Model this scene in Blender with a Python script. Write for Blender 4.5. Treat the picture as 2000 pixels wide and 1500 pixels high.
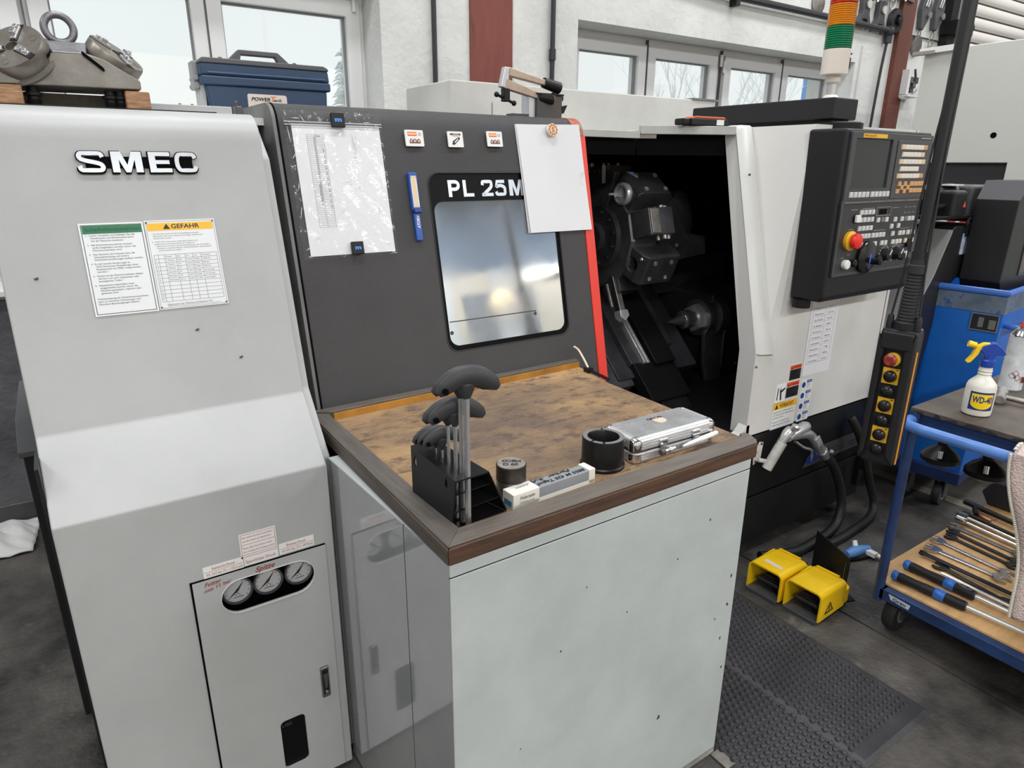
import bpy, bmesh, math, random
from mathutils import Vector, Matrix
random.seed(7)
for _o in list(bpy.data.objects): bpy.data.objects.remove(_o)
SC = bpy.context.scene; COL = SC.collection
R = math.radians; PI = math.pi

# ---------------------------------------------------------------- camera, world, lights, exposure
def set_camera():
    yaw, pit, rol = R(33.967), R(18.223), R(-0.376)
    f = Vector((math.sin(yaw)*math.cos(pit), math.cos(yaw)*math.cos(pit), -math.sin(pit)))
    r = Vector((math.cos(yaw), -math.sin(yaw), 0)); d = f.cross(r)
    c, s = math.cos(rol), math.sin(rol)
    rr = c*r + s*d; dd = -s*r + c*d
    cd = bpy.data.cameras.new('camera'); cam = bpy.data.objects.new('camera', cd); COL.objects.link(cam)
    cd.sensor_width = 36; cd.lens = 23.457; cd.clip_start = .05; cd.clip_end = 200
    m = Matrix((rr, -dd, -f)).transposed().to_4x4(); m.translation = Vector((0, 0, 1.55))
    cam.matrix_world = m; SC.camera = cam
set_camera()
def lin(c):
    o = []
    for v in c[:3]:
        v /= 255.; o.append(v/12.92 if v <= .04045 else ((v+.055)/1.055)**2.4)
    return (*o, 1)
W = bpy.data.worlds.new('overcast_sky'); SC.world = W; W.use_nodes = True
W.node_tree.nodes['Background'].inputs[0].default_value = lin((236, 243, 242))
W.node_tree.nodes['Background'].inputs[1].default_value = 1.08
def area(x, y, z, sx, sy, e, col=(.985, .995, 1.0), rot=(0, 0, 0)):
    l = bpy.data.lights.new('ceiling_light', 'AREA'); l.shape = 'RECTANGLE'; l.size = sx; l.size_y = sy; l.energy = e; l.color = col
    o = bpy.data.objects.new('ceiling_light', l); o.location = (x, y, z); o.rotation_euler = rot; COL.objects.link(o)
for lx in (-3.2, .6, 4.4, 8.2):
    area(lx, -4.4, 4.45, 1.6, .5, 185)
    area(lx, .55, 4.45, 1.6, .5, 46)
    area(lx, 2.2, 4.45, 1.6, .4, 46)
VS = SC.view_settings
SC.display_settings.display_device = 'sRGB'
VS.view_transform = 'Standard'; VS.look = 'None'; VS.exposure = 0; VS.gamma = 1; VS.use_curve_mapping = False

# ---------------------------------------------------------------- materials
_M = {}
def mat(name, c=(200, 200, 200), rough=.5, metal=0., bump=0., bsc=60., var=0., vsc=4., c2=None, coat=0., stretch=None, emit=0., spec=.5, spot=None, spot_t=(.62, .68), spot_sc=8.):
    if name in _M: return _M[name]
    m = bpy.data.materials.new(name); m.use_nodes = True; _M[name] = m
    nt = m.node_tree; N = nt.nodes; L = nt.links; b = N['Principled BSDF']
    b.inputs['Base Color'].default_value = lin(c); b.inputs['Roughness'].default_value = rough; b.inputs['Metallic'].default_value = metal
    b.inputs['Specular IOR Level'].default_value = spec
    if coat: b.inputs['Coat Weight'].default_value = coat; b.inputs['Coat Roughness'].default_value = .04
    if emit: b.inputs['Emission Color'].default_value = lin(c); b.inputs['Emission Strength'].default_value = emit
    tc = mp = None
    if bump or var or c2 or spot:
        tc = N.new('ShaderNodeTexCoord'); mp = N.new('ShaderNodeMapping'); L.new(tc.outputs['Object'], mp.inputs[0])
        if stretch: mp.inputs['Scale'].default_value = stretch
    src = None
    if var or c2:
        n = N.new('ShaderNodeTexNoise'); n.inputs['Scale'].default_value = vsc; n.inputs['Detail'].default_value = 8; n.inputs['Roughness'].default_value = .62
        L.new(mp.outputs[0], n.inputs['Vector'])
        rp = N.new('ShaderNodeValToRGB'); L.new(n.outputs['Fac'], rp.inputs[0])
        a, d = (c, c2) if c2 else (tuple(v*(1-var) for v in c), tuple(min(255, v*(1+var*.7)) for v in c))
        rp.color_ramp.elements[0].position = .36; rp.color_ramp.elements[1].position = .66
        rp.color_ramp.elements[0].color = lin(a); rp.color_ramp.elements[1].color = lin(d); src = rp.outputs[0]
        L.new(src, b.inputs['Base Color'])
    if spot:
        n = N.new('ShaderNodeTexNoise'); n.inputs['Scale'].default_value = spot_sc; n.inputs['Detail'].default_value = 6; n.inputs['Roughness'].default_value = .7
        L.new(mp.outputs[0], n.inputs['Vector'])
        rp = N.new('ShaderNodeValToRGB'); L.new(n.outputs['Fac'], rp.inputs[0])
        rp.color_ramp.elements[0].position, rp.color_ramp.elements[1].position = spot_t
        rp.color_ramp.elements[0].color = (0, 0, 0, 1); rp.color_ramp.elements[1].color = (1, 1, 1, 1)
        mx = N.new('ShaderNodeMix'); mx.data_type = 'RGBA'; L.new(rp.outputs[0], mx.inputs[0])
        if src: L.new(src, mx.inputs[6])
        else: mx.inputs[6].default_value = lin(c)
        mx.inputs[7].default_value = lin(spot); L.new(mx.outputs[2], b.inputs['Base Color'])
    if bump:
        n = N.new('ShaderNodeTexNoise'); n.inputs['Scale'].default_value = bsc; n.inputs['Detail'].default_value = 4
        L.new(mp.outputs[0], n.inputs['Vector'])
        bp = N.new('ShaderNodeBump'); bp.inputs['Strength'].default_value = bump; bp.inputs['Distance'].default_value = .01
        L.new(n.outputs['Fac'], bp.inputs['Height']); L.new(bp.outputs[0], b.inputs['Normal'])
    return m
def glass_mat(name, refl=.06, tint=(1, 1, 1), rough=0.):
    m = bpy.data.materials.new(name); m.use_nodes = True; nt = m.node_tree; N = nt.nodes; L = nt.links
    N.remove(N['Principled BSDF']); out = N['Material Output']
    t = N.new('ShaderNodeBsdfTransparent'); t.inputs[0].default_value = (*tint, 1); g = N.new('ShaderNodeBsdfGlossy'); g.inputs['Roughness'].default_value = rough
    mx = N.new('ShaderNodeMixShader'); mx.inputs[0].default_value = refl
    L.new(t.outputs[0], mx.inputs[1]); L.new(g.outputs[0], mx.inputs[2]); L.new(mx.outputs[0], out.inputs[0]); return m

# ---------------------------------------------------------------- mesh builder
class F:                                   # a flat frame: origin, across, up, and the normal towards the viewer
    def __init__(s, o, u=(1, 0, 0), v=(0, 0, 1)):
        s.o = Vector(o); s.u = Vector(u).normalized(); s.v = Vector(v).normalized(); s.n = s.u.cross(s.v)
    def __call__(s, a, b, c=0.): return s.o + s.u*a + s.v*b + s.n*c
XYZ = F((0, 0, 0), (1, 0, 0), (0, 1, 0))
class MB:
    def __init__(s): s.V = []; s.Fc = []
    def _add(s, vs, fs):
        k = len(s.V); s.V += [Vector(v) for v in vs]; s.Fc += [tuple(i+k for i in f) for f in fs]; return s
    def box(s, x0, x1, y0, y1, z0, z1, f=XYZ):
        v = [f(x, y, z) for z in (z0, z1) for y in (y0, y1) for x in (x0, x1)]
        return s._add(v, [(0, 2, 3, 1), (4, 5, 7, 6), (0, 1, 5, 4), (1, 3, 7, 5), (3, 2, 6, 7), (2, 0, 4, 6)])
    def prism(s, poly, f, h0, h1):
        n = len(poly)
        a = sum(poly[i][0]*poly[(i+1) % n][1]-poly[(i+1) % n][0]*poly[i][1] for i in range(n))
        if a < 0: poly = poly[::-1]
        v = [f(p[0], p[1], h0) for p in poly]+[f(p[0], p[1], h1) for p in poly]
        fs = [tuple(range(n))[::-1], tuple(range(n, 2*n))]+[(i, (i+1) % n, n+(i+1) % n, n+i) for i in range(n)]
        return s._add(v, fs)
    def ring(s, outer, inner, f, h0, h1):   # plate with a hole, same point count
        n = len(outer); v = []
        for h in (h0, h1):
            v += [f(*p, h) for p in outer]+[f(*p, h) for p in inner]
        fs = []
        for i in range(n):
            j = (i+1) % n
            fs += [(i, n+i, n+j, j), (2*n+i, 2*n+j, 3*n+j, 3*n+i), (i, j, 2*n+j, 2*n+i), (n+i, 3*n+i, 3*n+j, n+j)]
        return s._add(v, fs)
    def cyl(s, p0, p1, r0, r1=None, seg=16, caps=True):
        return s.tube([p0, p1], [r0, r0 if r1 is None else r1], seg, caps)
    def tube(s, path, r, seg=10, caps=True, up=None):
        path = [Vector(p) for p in path]; n = len(path); rs = r if isinstance(r, (list, tuple)) else [r]*n
        t0 = (path[1]-path[0]).normalized(); a = Vector((0, 0, 1)) if abs(t0.z) < .9 else Vector((1, 0, 0))
        if up: a = Vector(up)
        a = (a-t0*a.dot(t0)).normalized(); vs = []
        for i, p in enumerate(path):
            t = (path[min(i+1, n-1)]-path[max(i-1, 0)]).normalized()
            a = (a-t*a.dot(t)).normalized(); b = t.cross(a)
            vs += [p+(a*math.cos(2*PI*k/seg)+b*math.sin(2*PI*k/seg))*rs[i] for k in range(seg)]
        fs = [(i*seg+k, i*seg+(k+1) % seg, (i+1)*seg+(k+1) % seg, (i+1)*seg+k) for i in range(n-1) for k in range(seg)]
        if caps: fs += [tuple(range(seg))[::-1], tuple(range((n-1)*seg, n*seg))]
        return s._add(vs, fs)
    def lathe(s, prof, o, axis=(0, 0, 1), seg=24, caps=True, squash=1., up=None):
        ax = Vector(axis).normalized(); o = Vector(o); a = Vector((1, 0, 0)) if abs(ax.x) < .9 else Vector((0, 1, 0))
        if up: a = Vector(up)
        a = (a-ax*a.dot(ax)).normalized(); b = ax.cross(a); n = len(prof)
        vs = [o+ax*h+(a*math.cos(2*PI*k/seg)+b*squash*math.sin(2*PI*k/seg))*r for r, h in prof for k in range(seg)]
        fs = [(i*seg+k, i*seg+(k+1) % seg, (i+1)*seg+(k+1) % seg, (i+1)*seg+k) for i in range(n-1) for k in range(seg)]
        if caps: fs += [tuple(range(seg))[::-1], tuple(range((n-1)*seg, n*seg))]
        return s._add(vs, fs)
    def torus(s, o, axis, R0, r, seg=28, sg=10, a0=0, a1=2*PI, up=None):
        ax = Vector(axis).normalized(); a = Vector((1, 0, 0)) if abs(ax.x) < .9 else Vector((0, 1, 0))
        if up: a = Vector(up)
        a = (a-ax*a.dot(ax)).normalized(); b = ax.cross(a); o = Vector(o); full = abs(a1-a0-2*PI) < 1e-4
        m = seg if full else seg+1; vs = []
        for i in range(m):
            t = a0+(a1-a0)*i/seg; d = a*math.cos(t)+b*math.sin(t)
            vs += [o+d*(R0+r*math.cos(2*PI*k/sg))+ax*(r*math.sin(2*PI*k/sg)) for k in range(sg)]
        fs = [(i*sg+k, ((i+1) % m)*sg+k, ((i+1) % m)*sg+(k+1) % sg, i*sg+(k+1) % sg) for i in range(seg) for k in range(sg)]
        return s._add(vs, fs)
    def ball(s, o, r, sz=1., seg=14, rings=8, axis=(0, 0, 1), lo=-PI/2):
        return s.lathe([(max(r*math.cos(lo+(PI/2-lo)*i/rings), 1e-5), sz*r*math.sin(lo+(PI/2-lo)*i/rings)) for i in range(rings+1)], o, axis, seg)
    def grid(s, fn, nu, nv):
        vs = [fn(i/nu, j/nv) for j in range(nv+1) for i in range(nu+1)]
        return s._add(vs, [(j*(nu+1)+i, j*(nu+1)+i+1, (j+1)*(nu+1)+i+1, (j+1)*(nu+1)+i) for j in range(nv) for i in range(nu)])
    def text(s, f, t, a, b, h, c=.0006, width=None, align='L', bold=0., slant=0., rot=0., depth=0.):
        cu = bpy.data.curves.new('txt', 'FONT'); cu.body = t; cu.size = h/.7; cu.shear = slant; cu.resolution_u = 3; cu.offset = bold*h; cu.extrude = depth
        cu.align_x = 'LEFT'; ob = bpy.data.objects.new('txt', cu); me = bpy.data.meshes.new_from_object(ob)
        xs = [v.co.x for v in me.vertices]
        if not xs: return s
        x0, x1 = min(xs), max(xs); sx = (width/(x1-x0)) if width else 1.; wd = (x1-x0)*sx
        off = {'L': 0, 'C': -wd/2, 'R': -wd}[align]; cr, sr = math.cos(rot), math.sin(rot); vs = []
        for v in me.vertices:
            x = (v.co.x-x0)*sx+off; y = v.co.y
            vs.append(f(a+x*cr-y*sr, b+x*sr+y*cr, c+v.co.z+depth))
        s._add(vs, [tuple(p.vertices) for p in me.polygons])
        bpy.data.meshes.remove(me); bpy.data.objects.remove(ob); bpy.data.curves.remove(cu); return s
    def build(s, name, m, parent=None, label=None, cat=None, group=None, kind=None, bevel=0., seg=2, ang=35, sub=0, flat=False):
        og = ORG.get(parent, Vector((0, 0, 0))) if parent else None
        if og is None:
            if s.V and kind != 'structure':
                lo = [min(v[i] for v in s.V) for i in range(3)]; hi = [max(v[i] for v in s.V) for i in range(3)]
                og = Vector(((lo[0]+hi[0])/2, (lo[1]+hi[1])/2, lo[2]))
            else: og = Vector((0, 0, 0))
        me = bpy.data.meshes.new(name); me.from_pydata([v-og for v in s.V], [], s.Fc); me.update()
        o = bpy.data.objects.new(name, me); COL.objects.link(o)
        if m: me.materials.append(m)
        if parent: o.parent = parent
        else: o.location = og
        ORG[o] = og
        if label: o['label'] = label
        if cat: o['category'] = cat
        if group: o['group'] = group
        if kind: o['kind'] = kind
        if not flat:
            me.shade_smooth(); me.set_sharp_from_angle(angle=R(ang))
        if bevel:
            b = o.modifiers.new('bevel', 'BEVEL'); b.width = bevel; b.segments = seg; b.limit_method = 'ANGLE'; b.angle_limit = R(24); b.harden_normals = True
            me.set_sharp_from_angle(angle=R(24)) if not flat else None
        if sub:
            b = o.modifiers.new('sub', 'SUBSURF'); b.levels = b.render_levels = sub
        return o
ORG = {}
def thing(name, label, cat, loc=(0, 0, 0), group=None, kind=None, rotz=0):
    o = bpy.data.objects.new(name, None); COL.objects.link(o); o.location = loc; o.empty_display_size = .05; ORG[o] = Vector(loc)
    o['label'] = label; o['category'] = cat
    if group: o['group'] = group
    if kind: o['kind'] = kind
    if rotz: o.rotation_euler.z = rotz
    return o
def kids(o): return [c for c in bpy.data.objects if c.parent == o]
def dup(root, loc, label, rotz=None):
    r = root.copy(); COL.objects.link(r); r.location = loc; r['label'] = label
    if rotz is not None: r.rotation_euler.z = rotz
    def rec(a, b):
        for ch in kids(a):
            c = ch.copy(); c.parent = b; COL.objects.link(c); rec(ch, c)
    rec(root, r); return r
def share(o, name, delta, parent=None):      # another part with the same mesh, moved
    c = o.copy(); c.location = Vector(o.location)+Vector(delta); COL.objects.link(c)
    c.name = name
    if parent: c.parent = parent
    ORG[c] = ORG.get(parent or o.parent, Vector((0, 0, 0)))
    return c
def cut(o, *cutters):
    for mb in cutters:
        c = mb.build('cutter', None)
        md = o.modifiers.new('cut', 'BOOLEAN'); md.operation = 'DIFFERENCE'; md.object = c; md.solver = 'EXACT'
        mt = list(o.data.materials)
        c.location = ORG[c]
        bpy.context.view_layer.update()
        dg = bpy.context.evaluated_depsgraph_get()
        bev = [x for x in o.modifiers if x.type != 'BOOLEAN']
        for x in bev: x.show_viewport = False
        dg.update()
        me = bpy.data.meshes.new_from_object(o.evaluated_get(dg)); old = o.data
        o.modifiers.remove(md); nm = old.name; o.data = me; bpy.data.meshes.remove(old); me.name = nm
        for x in bev: x.show_viewport = True
        me.materials.clear()
        for x in mt: me.materials.append(x)
        for p in me.polygons: p.material_index = 0
        ORG.pop(c); cm = c.data; bpy.data.objects.remove(c); bpy.data.meshes.remove(cm)
    o.data.set_sharp_from_angle(angle=R(24))
    return o
def rrect(x0, x1, y0, y1, r, n=5):           # rounded rectangle, counter-clockwise
    o = []
    for cx, cy, a in ((x1-r, y1-r, 0), (x0+r, y1-r, 90), (x0+r, y0+r, 180), (x1-r, y0+r, 270)):
        o += [(cx+r*math.cos(R(a+90*i/n)), cy+r*math.sin(R(a+90*i/n))) for i in range(n+1)]
    return o
def toouter(inner, x0, x1, y0, y1):          # matching points on a surrounding rectangle
    cx, cy = (x0+x1)/2, (y0+y1)/2; o = []
    ix = sum(p[0] for p in inner)/len(inner); iy = sum(p[1] for p in inner)/len(inner)
    for p in inner:
        dx, dy = p[0]-ix, p[1]-iy
        tx = ((x1-ix)/dx if dx > 0 else (x0-ix)/dx) if abs(dx) > 1e-9 else 1e9
        ty = ((y1-iy)/dy if dy > 0 else (y0-iy)/dy) if abs(dy) > 1e-9 else 1e9
        t = min(tx, ty); o.append((ix+dx*t, iy+dy*t))
    for c in ((x0, y0), (x1, y0), (x1, y1), (x0, y1)):
        k = min(range(len(o)), key=lambda i: (o[i][0]-c[0])**2+(o[i][1]-c[1])**2); o[k] = c
    return o
def circ(cx, cy, r, n=20, a0=0): return [(cx+r*math.cos(2*PI*i/n+a0), cy+r*math.sin(2*PI*i/n+a0)) for i in range(n)]
def smooth(path, n=6):                       # Catmull-Rom through points
    p = [Vector(q) for q in path]; p = [p[0]*2-p[1]]+p+[p[-1]*2-p[-2]]; o = []
    for i in range(1, len(p)-2):
        for k in range(n):
            t = k/n; a, b, c, d = p[i-1:i+3]
            o.append(.5*((2*b)+(c-a)*t+(2*a-5*b+4*c-d)*t*t+(3*b-a-3*c+d)*t**3))
    o.append(p[-2]); return o

GLY = {   # bold block letters as closed outlines or strokes in a unit box
 'M': [[(0, 0), (.24, 0), (.24, .62), (.42, 0), (.58, 0), (.76, .62), (.76, 0), (1, 0), (1, 1), (.68, 1), (.5, .36), (.32, 1), (0, 1)]],
 'E': [[(0, 0), (1, 0), (1, .2), (.3, .2), (.3, .41), (.93, .41), (.93, .6), (.3, .6), (.3, .8), (.98, .8), (.98, 1), (0, 1)]],
 'P': [[(0, 0), (.28, 0), (.28, .36), (.55, .36), (.82, .42), (.98, .56), (1, .70), (.94, .87), (.8, .97), (.6, 1), (0, 1), (0, .5), (.28, .5), (.28, .82), (.55, .82), (.68, .79), (.72, .69), (.68, .58), (.55, .54), (.0, .54)]],
 'L': [[(0, 0), (1, 0), (1, .2), (.3, .2), (.3, 1), (0, 1)]]}
STK = {
 'S': [(.93, .72), (.86, .87), (.70, .955), (.5, .985), (.28, .955), (.13, .86), (.10, .73), (.17, .62), (.34, .55), (.6, .48), (.82, .40), (.90, .28), (.86, .14), (.70, .045), (.5, .015), (.28, .045), (.12, .14), (.06, .30)],
 'C': [(.93, .70), (.84, .87), (.66, .97), (.48, .985), (.28, .93), (.14, .77), (.10, .5), (.14, .23), (.28, .07), (.48, .015), (.66, .03), (.84, .13), (.93, .30)],
 '2': [(.08, .68), (.13, .85), (.28, .965), (.5, .985), (.72, .95), (.88, .84), (.91, .70), (.82, .55), (.62, .40), (.36, .24), (.16, .09)],
 '5': [(.92, .93), (.22, .93), (.15, .56), (.3, .62), (.52, .645), (.76, .58), (.91, .44), (.92, .28), (.80, .10), (.58, .02), (.36, .025), (.16, .12), (.08, .28)]}
def block(mb, f, ch, x, y, w, h, c0, c1, t=.22, grow=0.):
    def P(p): return (x-grow+p[0]*(w+2*grow), y-grow+p[1]*(h+2*grow))
    if ch in GLY and ch != 'P':
        for g in GLY[ch]: mb.prism([P(p) for p in g], f, c0, c1)
        return
    if ch == 'P':
        mb.prism([P(p) for p in ((0, 0), (.28, 0), (.28, 1), (0, 1))], f, c0, c1)
        st = [(.28, .90), (.6, .90), (.80, .84), (.87, .70), (.80, .54), (.6, .46), (.28, .46)]
    else: st = STK[ch]
    pts = [Vector((*q, 0)) for q in st]; pts = smooth(pts, 3) if ch != '5' else pts[:3]+smooth(pts[2:], 3)
    hw, hh = t*.5*min(w, h)/w, t*.5*min(w, h)/h; n = len(pts); L_, R_ = [], []
    for i, p in enumerate(pts):
        d = (pts[min(i+1, n-1)]-pts[max(i-1, 0)]); d = Vector((d.x*w, d.y*h, 0)).normalized()
        nx, ny = -d.y, d.x
        q = (min(max(p.x, hw), 1-hw), min(max(p.y, hh), 1-hh))
        L_.append((q[0]+nx*hw, q[1]+ny*hh)); R_.append((q[0]-nx*hw, q[1]-ny*hh))
    v = []
    for c in (c0, c1):
        v += [f(*P(a), c) for a in L_]+[f(*P(a), c) for a in R_]
    fs = []
    for i in range(n-1):
        fs += [(i, n+i, n+i+1, i+1), (2*n+i, 2*n+i+1, 3*n+i+1, 3*n+i), (i, i+1, 2*n+i+1, 2*n+i), (n+i, 3*n+i, 3*n+i+1, n+i+1)]
    fs += [(0, 2*n, 3*n, n), (n-1, 2*n-1, 4*n-1, 3*n-1)]
    mb._add(v, fs)
    if ch == '2': mb.prism([P(p) for p in ((0.02, 0), (1, 0), (1, .2), (0.02, .2))], f, c0, c1)
# shared materials
paint = mat('light_grey_paint', (174, 175, 175), .42, var=.03, vsc=3, bump=.03, bsc=300)
paint_w = mat('white_machine_paint', (214, 213, 209), .42, var=.03, vsc=3)
paint_g = mat('grey_enamel', (186, 192, 191), .3, var=.04, vsc=5, spot=(70, 74, 76), spot_t=(.76, .8), spot_sc=34)
gloss_g = mat('glossy_grey_enamel', (148, 150, 152), .11, var=.04, vsc=3, coat=1., spec=.9)
dark_tex = mat('dark_grey_texture_paint', (72, 71, 72), .5, spec=.3, bump=.35, bsc=420, var=.05, vsc=3)
black_m = mat('black_paint', (32, 32, 34), .45, spec=.25, var=.1, vsc=6)
black_s = mat('black_satin', (26, 26, 28), .38, spec=.25)
black_p = mat('black_plastic', (32, 32, 34), .5, spec=.3, bump=.1, bsc=300)
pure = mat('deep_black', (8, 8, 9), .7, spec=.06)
rubber = mat('rubber_black', (38, 38, 40), .65)
red_m = mat('red_paint', (226, 58, 44), .4)
steel = mat('bright_steel', (214, 215, 217), .24, .9, var=.06, vsc=20)
steel_d = mat('dull_steel', (150, 146, 140), .42, 1., var=.12, vsc=25)
oxide = mat('black_oxide_steel', (84, 84, 88), .34, .35, var=.15, vsc=12)
steel_b = mat('satin_bright_steel', (212, 213, 215), .24, .6, var=.06, vsc=20)
chrome = mat('chrome', (222, 224, 226), .12, 1.)
white_p = mat('white_print', (232, 232, 230), .45)
paper = mat('paper_white', (226, 226, 230), .6, bump=.02, bsc=12)
ink = mat('black_ink', (28, 28, 30), .5)
ink_g = mat('grey_ink', (110, 110, 112), .5)
ink_r = mat('red_ink', (168, 70, 44), .5)
yellow = mat('warning_yellow', (238, 182, 40), .45)
orange = mat('warning_orange', (226, 92, 52), .45)
blue_l = mat('label_blue', (24, 76, 164), .45)
green_l = mat('label_green', (20, 112, 72), .45)
def FV(y): return F((0, y, 0), (1, 0, 0), (0, 0, 1))
sD = .22; kD = math.sqrt(1+sD*sD)
FD = F((0, 1.66, .93), (1, 0, 0), (0, sD, 1))          # sliding door plane
def dv(z): return (z-.93)*kD
sH = .268; kH = math.sqrt(1+sH*sH)
FH = F((0, 1.53, 1.03), (1, 0, 0), (0, sH, 1))         # headstock cover, upper slope
def hv(z): return (z-1.03)*kH

# ================================================================ the hall
plaster = mat('white_plaster', (214, 214, 211), .8, bump=.5, bsc=28, var=.05, vsc=2.2, spot=(150, 148, 150), spot_t=(.70, .86), spot_sc=2.6)
wall_dk = mat('dark_lower_wall_paint', (92, 90, 96), .6, bump=.6, bsc=24, var=.2, vsc=3)
conc = mat('oily_concrete', (42, 41, 41), .5, bump=.35, bsc=60, c2=(104, 100, 95), vsc=3.2, spot=(128, 122, 114), spot_t=(.60, .80), spot_sc=6)
cream = mat('cream_wall', (216, 204, 184), .7)
upper = mat('upper_blue_grey_wall', (98, 112, 130), .7)
ceil_m = mat('ceiling_panels', (196, 200, 206), .7)
pvc = mat('window_profile_pvc', (220, 220, 220), .35)
pane_m = glass_mat('window_glass', .05)
# floor slabs with recessed joints
fl = MB().box(-6, 12, -6, 3.47, -.12, -.012).build('floor', mat('joint_dirt', (28, 27, 26), .9), kind='structure')
ys = [-6, -2.6, .1, 3.47]; xs = [-6, -3.4, -1.3, 2.160, 4.9, 8.2, 12]
for i in range(len(xs)-1):
    for j in range(len(ys)-1):
        g = .004 if j < 9 else 0
        MB().box(xs[i]+g, xs[i+1]-g, ys[j]+(0 if j == 0 else g), ys[j+1]-(0 if j == len(ys)-2 else g), -.05, 0).build('slab', conc, fl)
# light drain strip in the floor behind the trolley
MB().box(3.39, 3.46, -.6, 1.62, 0, .003).build('drain_strip', mat('worn_concrete_edge', (118, 112, 102), .8, bump=.3, bsc=40), fl)
YW = 3.47
wb = MB()
W1 = (-2.6, 1.53, 1.04, 2.46); W2 = (2.795, 5.745, 1.45, 2.37)
T = .42
wb.box(-6, W1[0], YW, YW+T, 0, 4.6); wb.box(W1[0], W1[1], YW, YW+T, 0, W1[2]); wb.box(W1[0], W1[1], YW, YW+T, W1[3], 4.6)
wb.box(W1[1], W2[0], YW, YW+T, 0, 4.6); wb.box(W2[0], W2[1], YW, YW+T, 0, W2[2]); wb.box(W2[0], W2[1], YW, YW+T, W2[3], 4.6)
wb.box(W2[1], 12, YW, YW+T, 0, 4.6)
wall = wb.build('wall_back', plaster, kind='structure', flat=True)
MB().box(-6, 6, YW-.012, YW, .09, 1.0).build('trim_3', wall_dk, kind='structure', bevel=.003)
MB().box(-6, 1.9, YW-.03, YW-.012, 0, .085).build('baseboard_back', mat('dark_skirting', (60, 58, 60), .6, var=.2), kind='structure')
MB().box(-6.2, -6, -6, YW+T, 0, 4.6).build('wall_left', plaster, kind='structure', flat=True)
MB().box(12, 12.2, -6, YW+T, 0, 4.6).build('wall_right', plaster, kind='structure', flat=True)
wr = MB().box(-6.2, 12.2, -6.2, -6, 0, 3.25).build('wall_rear', cream, kind='structure', flat=True)
MB().box(-6.2, 12.2, -6.2, -6, 3.25, 4.6).build('upper_wall', upper, wr, flat=True)
for x in (4.75, 5.95, 7.9): MB().box(x, x+.35, -6, -5.9, 0, 3.25).build('pilaster', plaster, wr)
MB().box(5.35, 5.9, -6, -5.97, 0, 2.9).box(6.4, 6.75, -6, -5.97, 0, 2.95).build('doorway', mat('dim_doorway', (118, 122, 128), .6), wr)
MB().box(-6.2, 12.2, -6.2, YW+T, 4.6, 4.75).build('ceiling', ceil_m, kind='structure', flat=True)
MB().box(-40, 60, YW+T, 60, -.3, -.05).build('ground_outside', mat('bounce_white_ground', (225, 228, 230), .9), kind='structure')  # unseen ground, made white to bounce light onto the trees

# windows: frames sit back in the wall at y = 3.70
def window(name, X0, X1, Z0, Z1, panes, zg0, zg1, gaps, zf, hinge):
    yf = 3.70
    fr = MB()
    edges = [X0]+[v for p in panes for v in p]+[X1]
    for i in range(0, len(edges), 2): fr.box(edges[i], edges[i+1], yf, yf+.07, Z0, Z1)
    for a, b in panes: fr.box(a, b, yf, yf+.07, zg1, Z1); fr.box(a, b, yf, yf+.07, Z0, zg0)
    w = fr.build(name, pvc, kind='structure', flat=True)
    for a, b in panes:
        MB().box(a, b, yf+.03, yf+.036, zg0, zg1).build('pane', pane_m, w, flat=True)
        # sash: a raised bead round the pane, its own frame
        i_ = [(a, zg0), (b, zg0), (b, zg1), (a, zg1)]; e = .075
        o_ = [(a-e, zg0-e), (b+e, zg0-e), (b+e, zg1+e), (a-e, zg1+e)]
        MB().ring(o_, i_, FV(yf), 0, .022).build('sash', pvc, w, bevel=.005, flat=True)
        e = .007; MB().ring(i_, [(a+e, zg0+e), (b-e, zg0+e), (b-e, zg1-e), (a+e, zg1-e)], FV(yf+.03), 0, .025).build('glazing_bead', mat('gasket_grey', (128, 128, 130), .6), w, flat=True)
    for x in gaps: MB().box(x-.003, x+.003, yf-.026, yf, Z0, zf).build('sash_gap', mat('gap_grey', (88, 88, 90), .6), w, flat=True)
    for x, z in hinge: MB().cyl((x, yf-.03, z-.04), (x, yf-.03, z+.04), .011).build('hinge', pvc, w)
    return w
window('window_1', -2.6, 1.53, 1.04, 2.46, [(-2.5, -1.6), (-1.4, -.75), (-.62, -.045), (.137, .688), (.826, 1.432)], 1.16, 2.267, [-1.5, -.68, .045, .752], 2.36, [(1.475, 2.33)])
window('window_2', 2.795, 5.745, 1.45, 2.37, [(2.98, 3.50), (3.665, 4.23), (4.46, 5.0), (5.165, 5.70)], 1.60, 2.255, [3.58, 4.345, 5.08], 2.36, [(4.33, 2.29), (4.365, 2.25)])
MB().box(-2.6, 1.53, 3.40, 3.70, 1.02, 1.045).build('trim_1', pvc, kind='structure', bevel=.004)
# rust-red steel columns set into the wall
rust = mat('rust_red_paint', (124, 66, 56), .7, bump=.15, bsc=60, stretch=(3, 3, .5), var=.07, vsc=6, spot=(96, 52, 40), spot_t=(.62, .72), spot_sc=5)
rust2 = mat('rust_brown_paint', (88, 50, 36), .7, bump=.15, bsc=60, stretch=(3, 3, .5), c2=(110, 60, 50), vsc=2, spot=(72, 40, 26), spot_t=(.6, .7), spot_sc=4)
MB().box(2.044, 2.318, YW-.012, YW+.02, 0, 4.6).box(2.12, 2.24, YW+.02, YW+.1, 0, 4.6).build('steel_column', rust, None, 'rust red flat steel column in the white wall between the windows', 'column')
MB().box(6.27, 6.48, YW-.04, YW, 0, 4.6).build('steel_column', rust2, None, 'brown rusty steel column at the wall corner right of the signal lamp', 'column')
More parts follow.
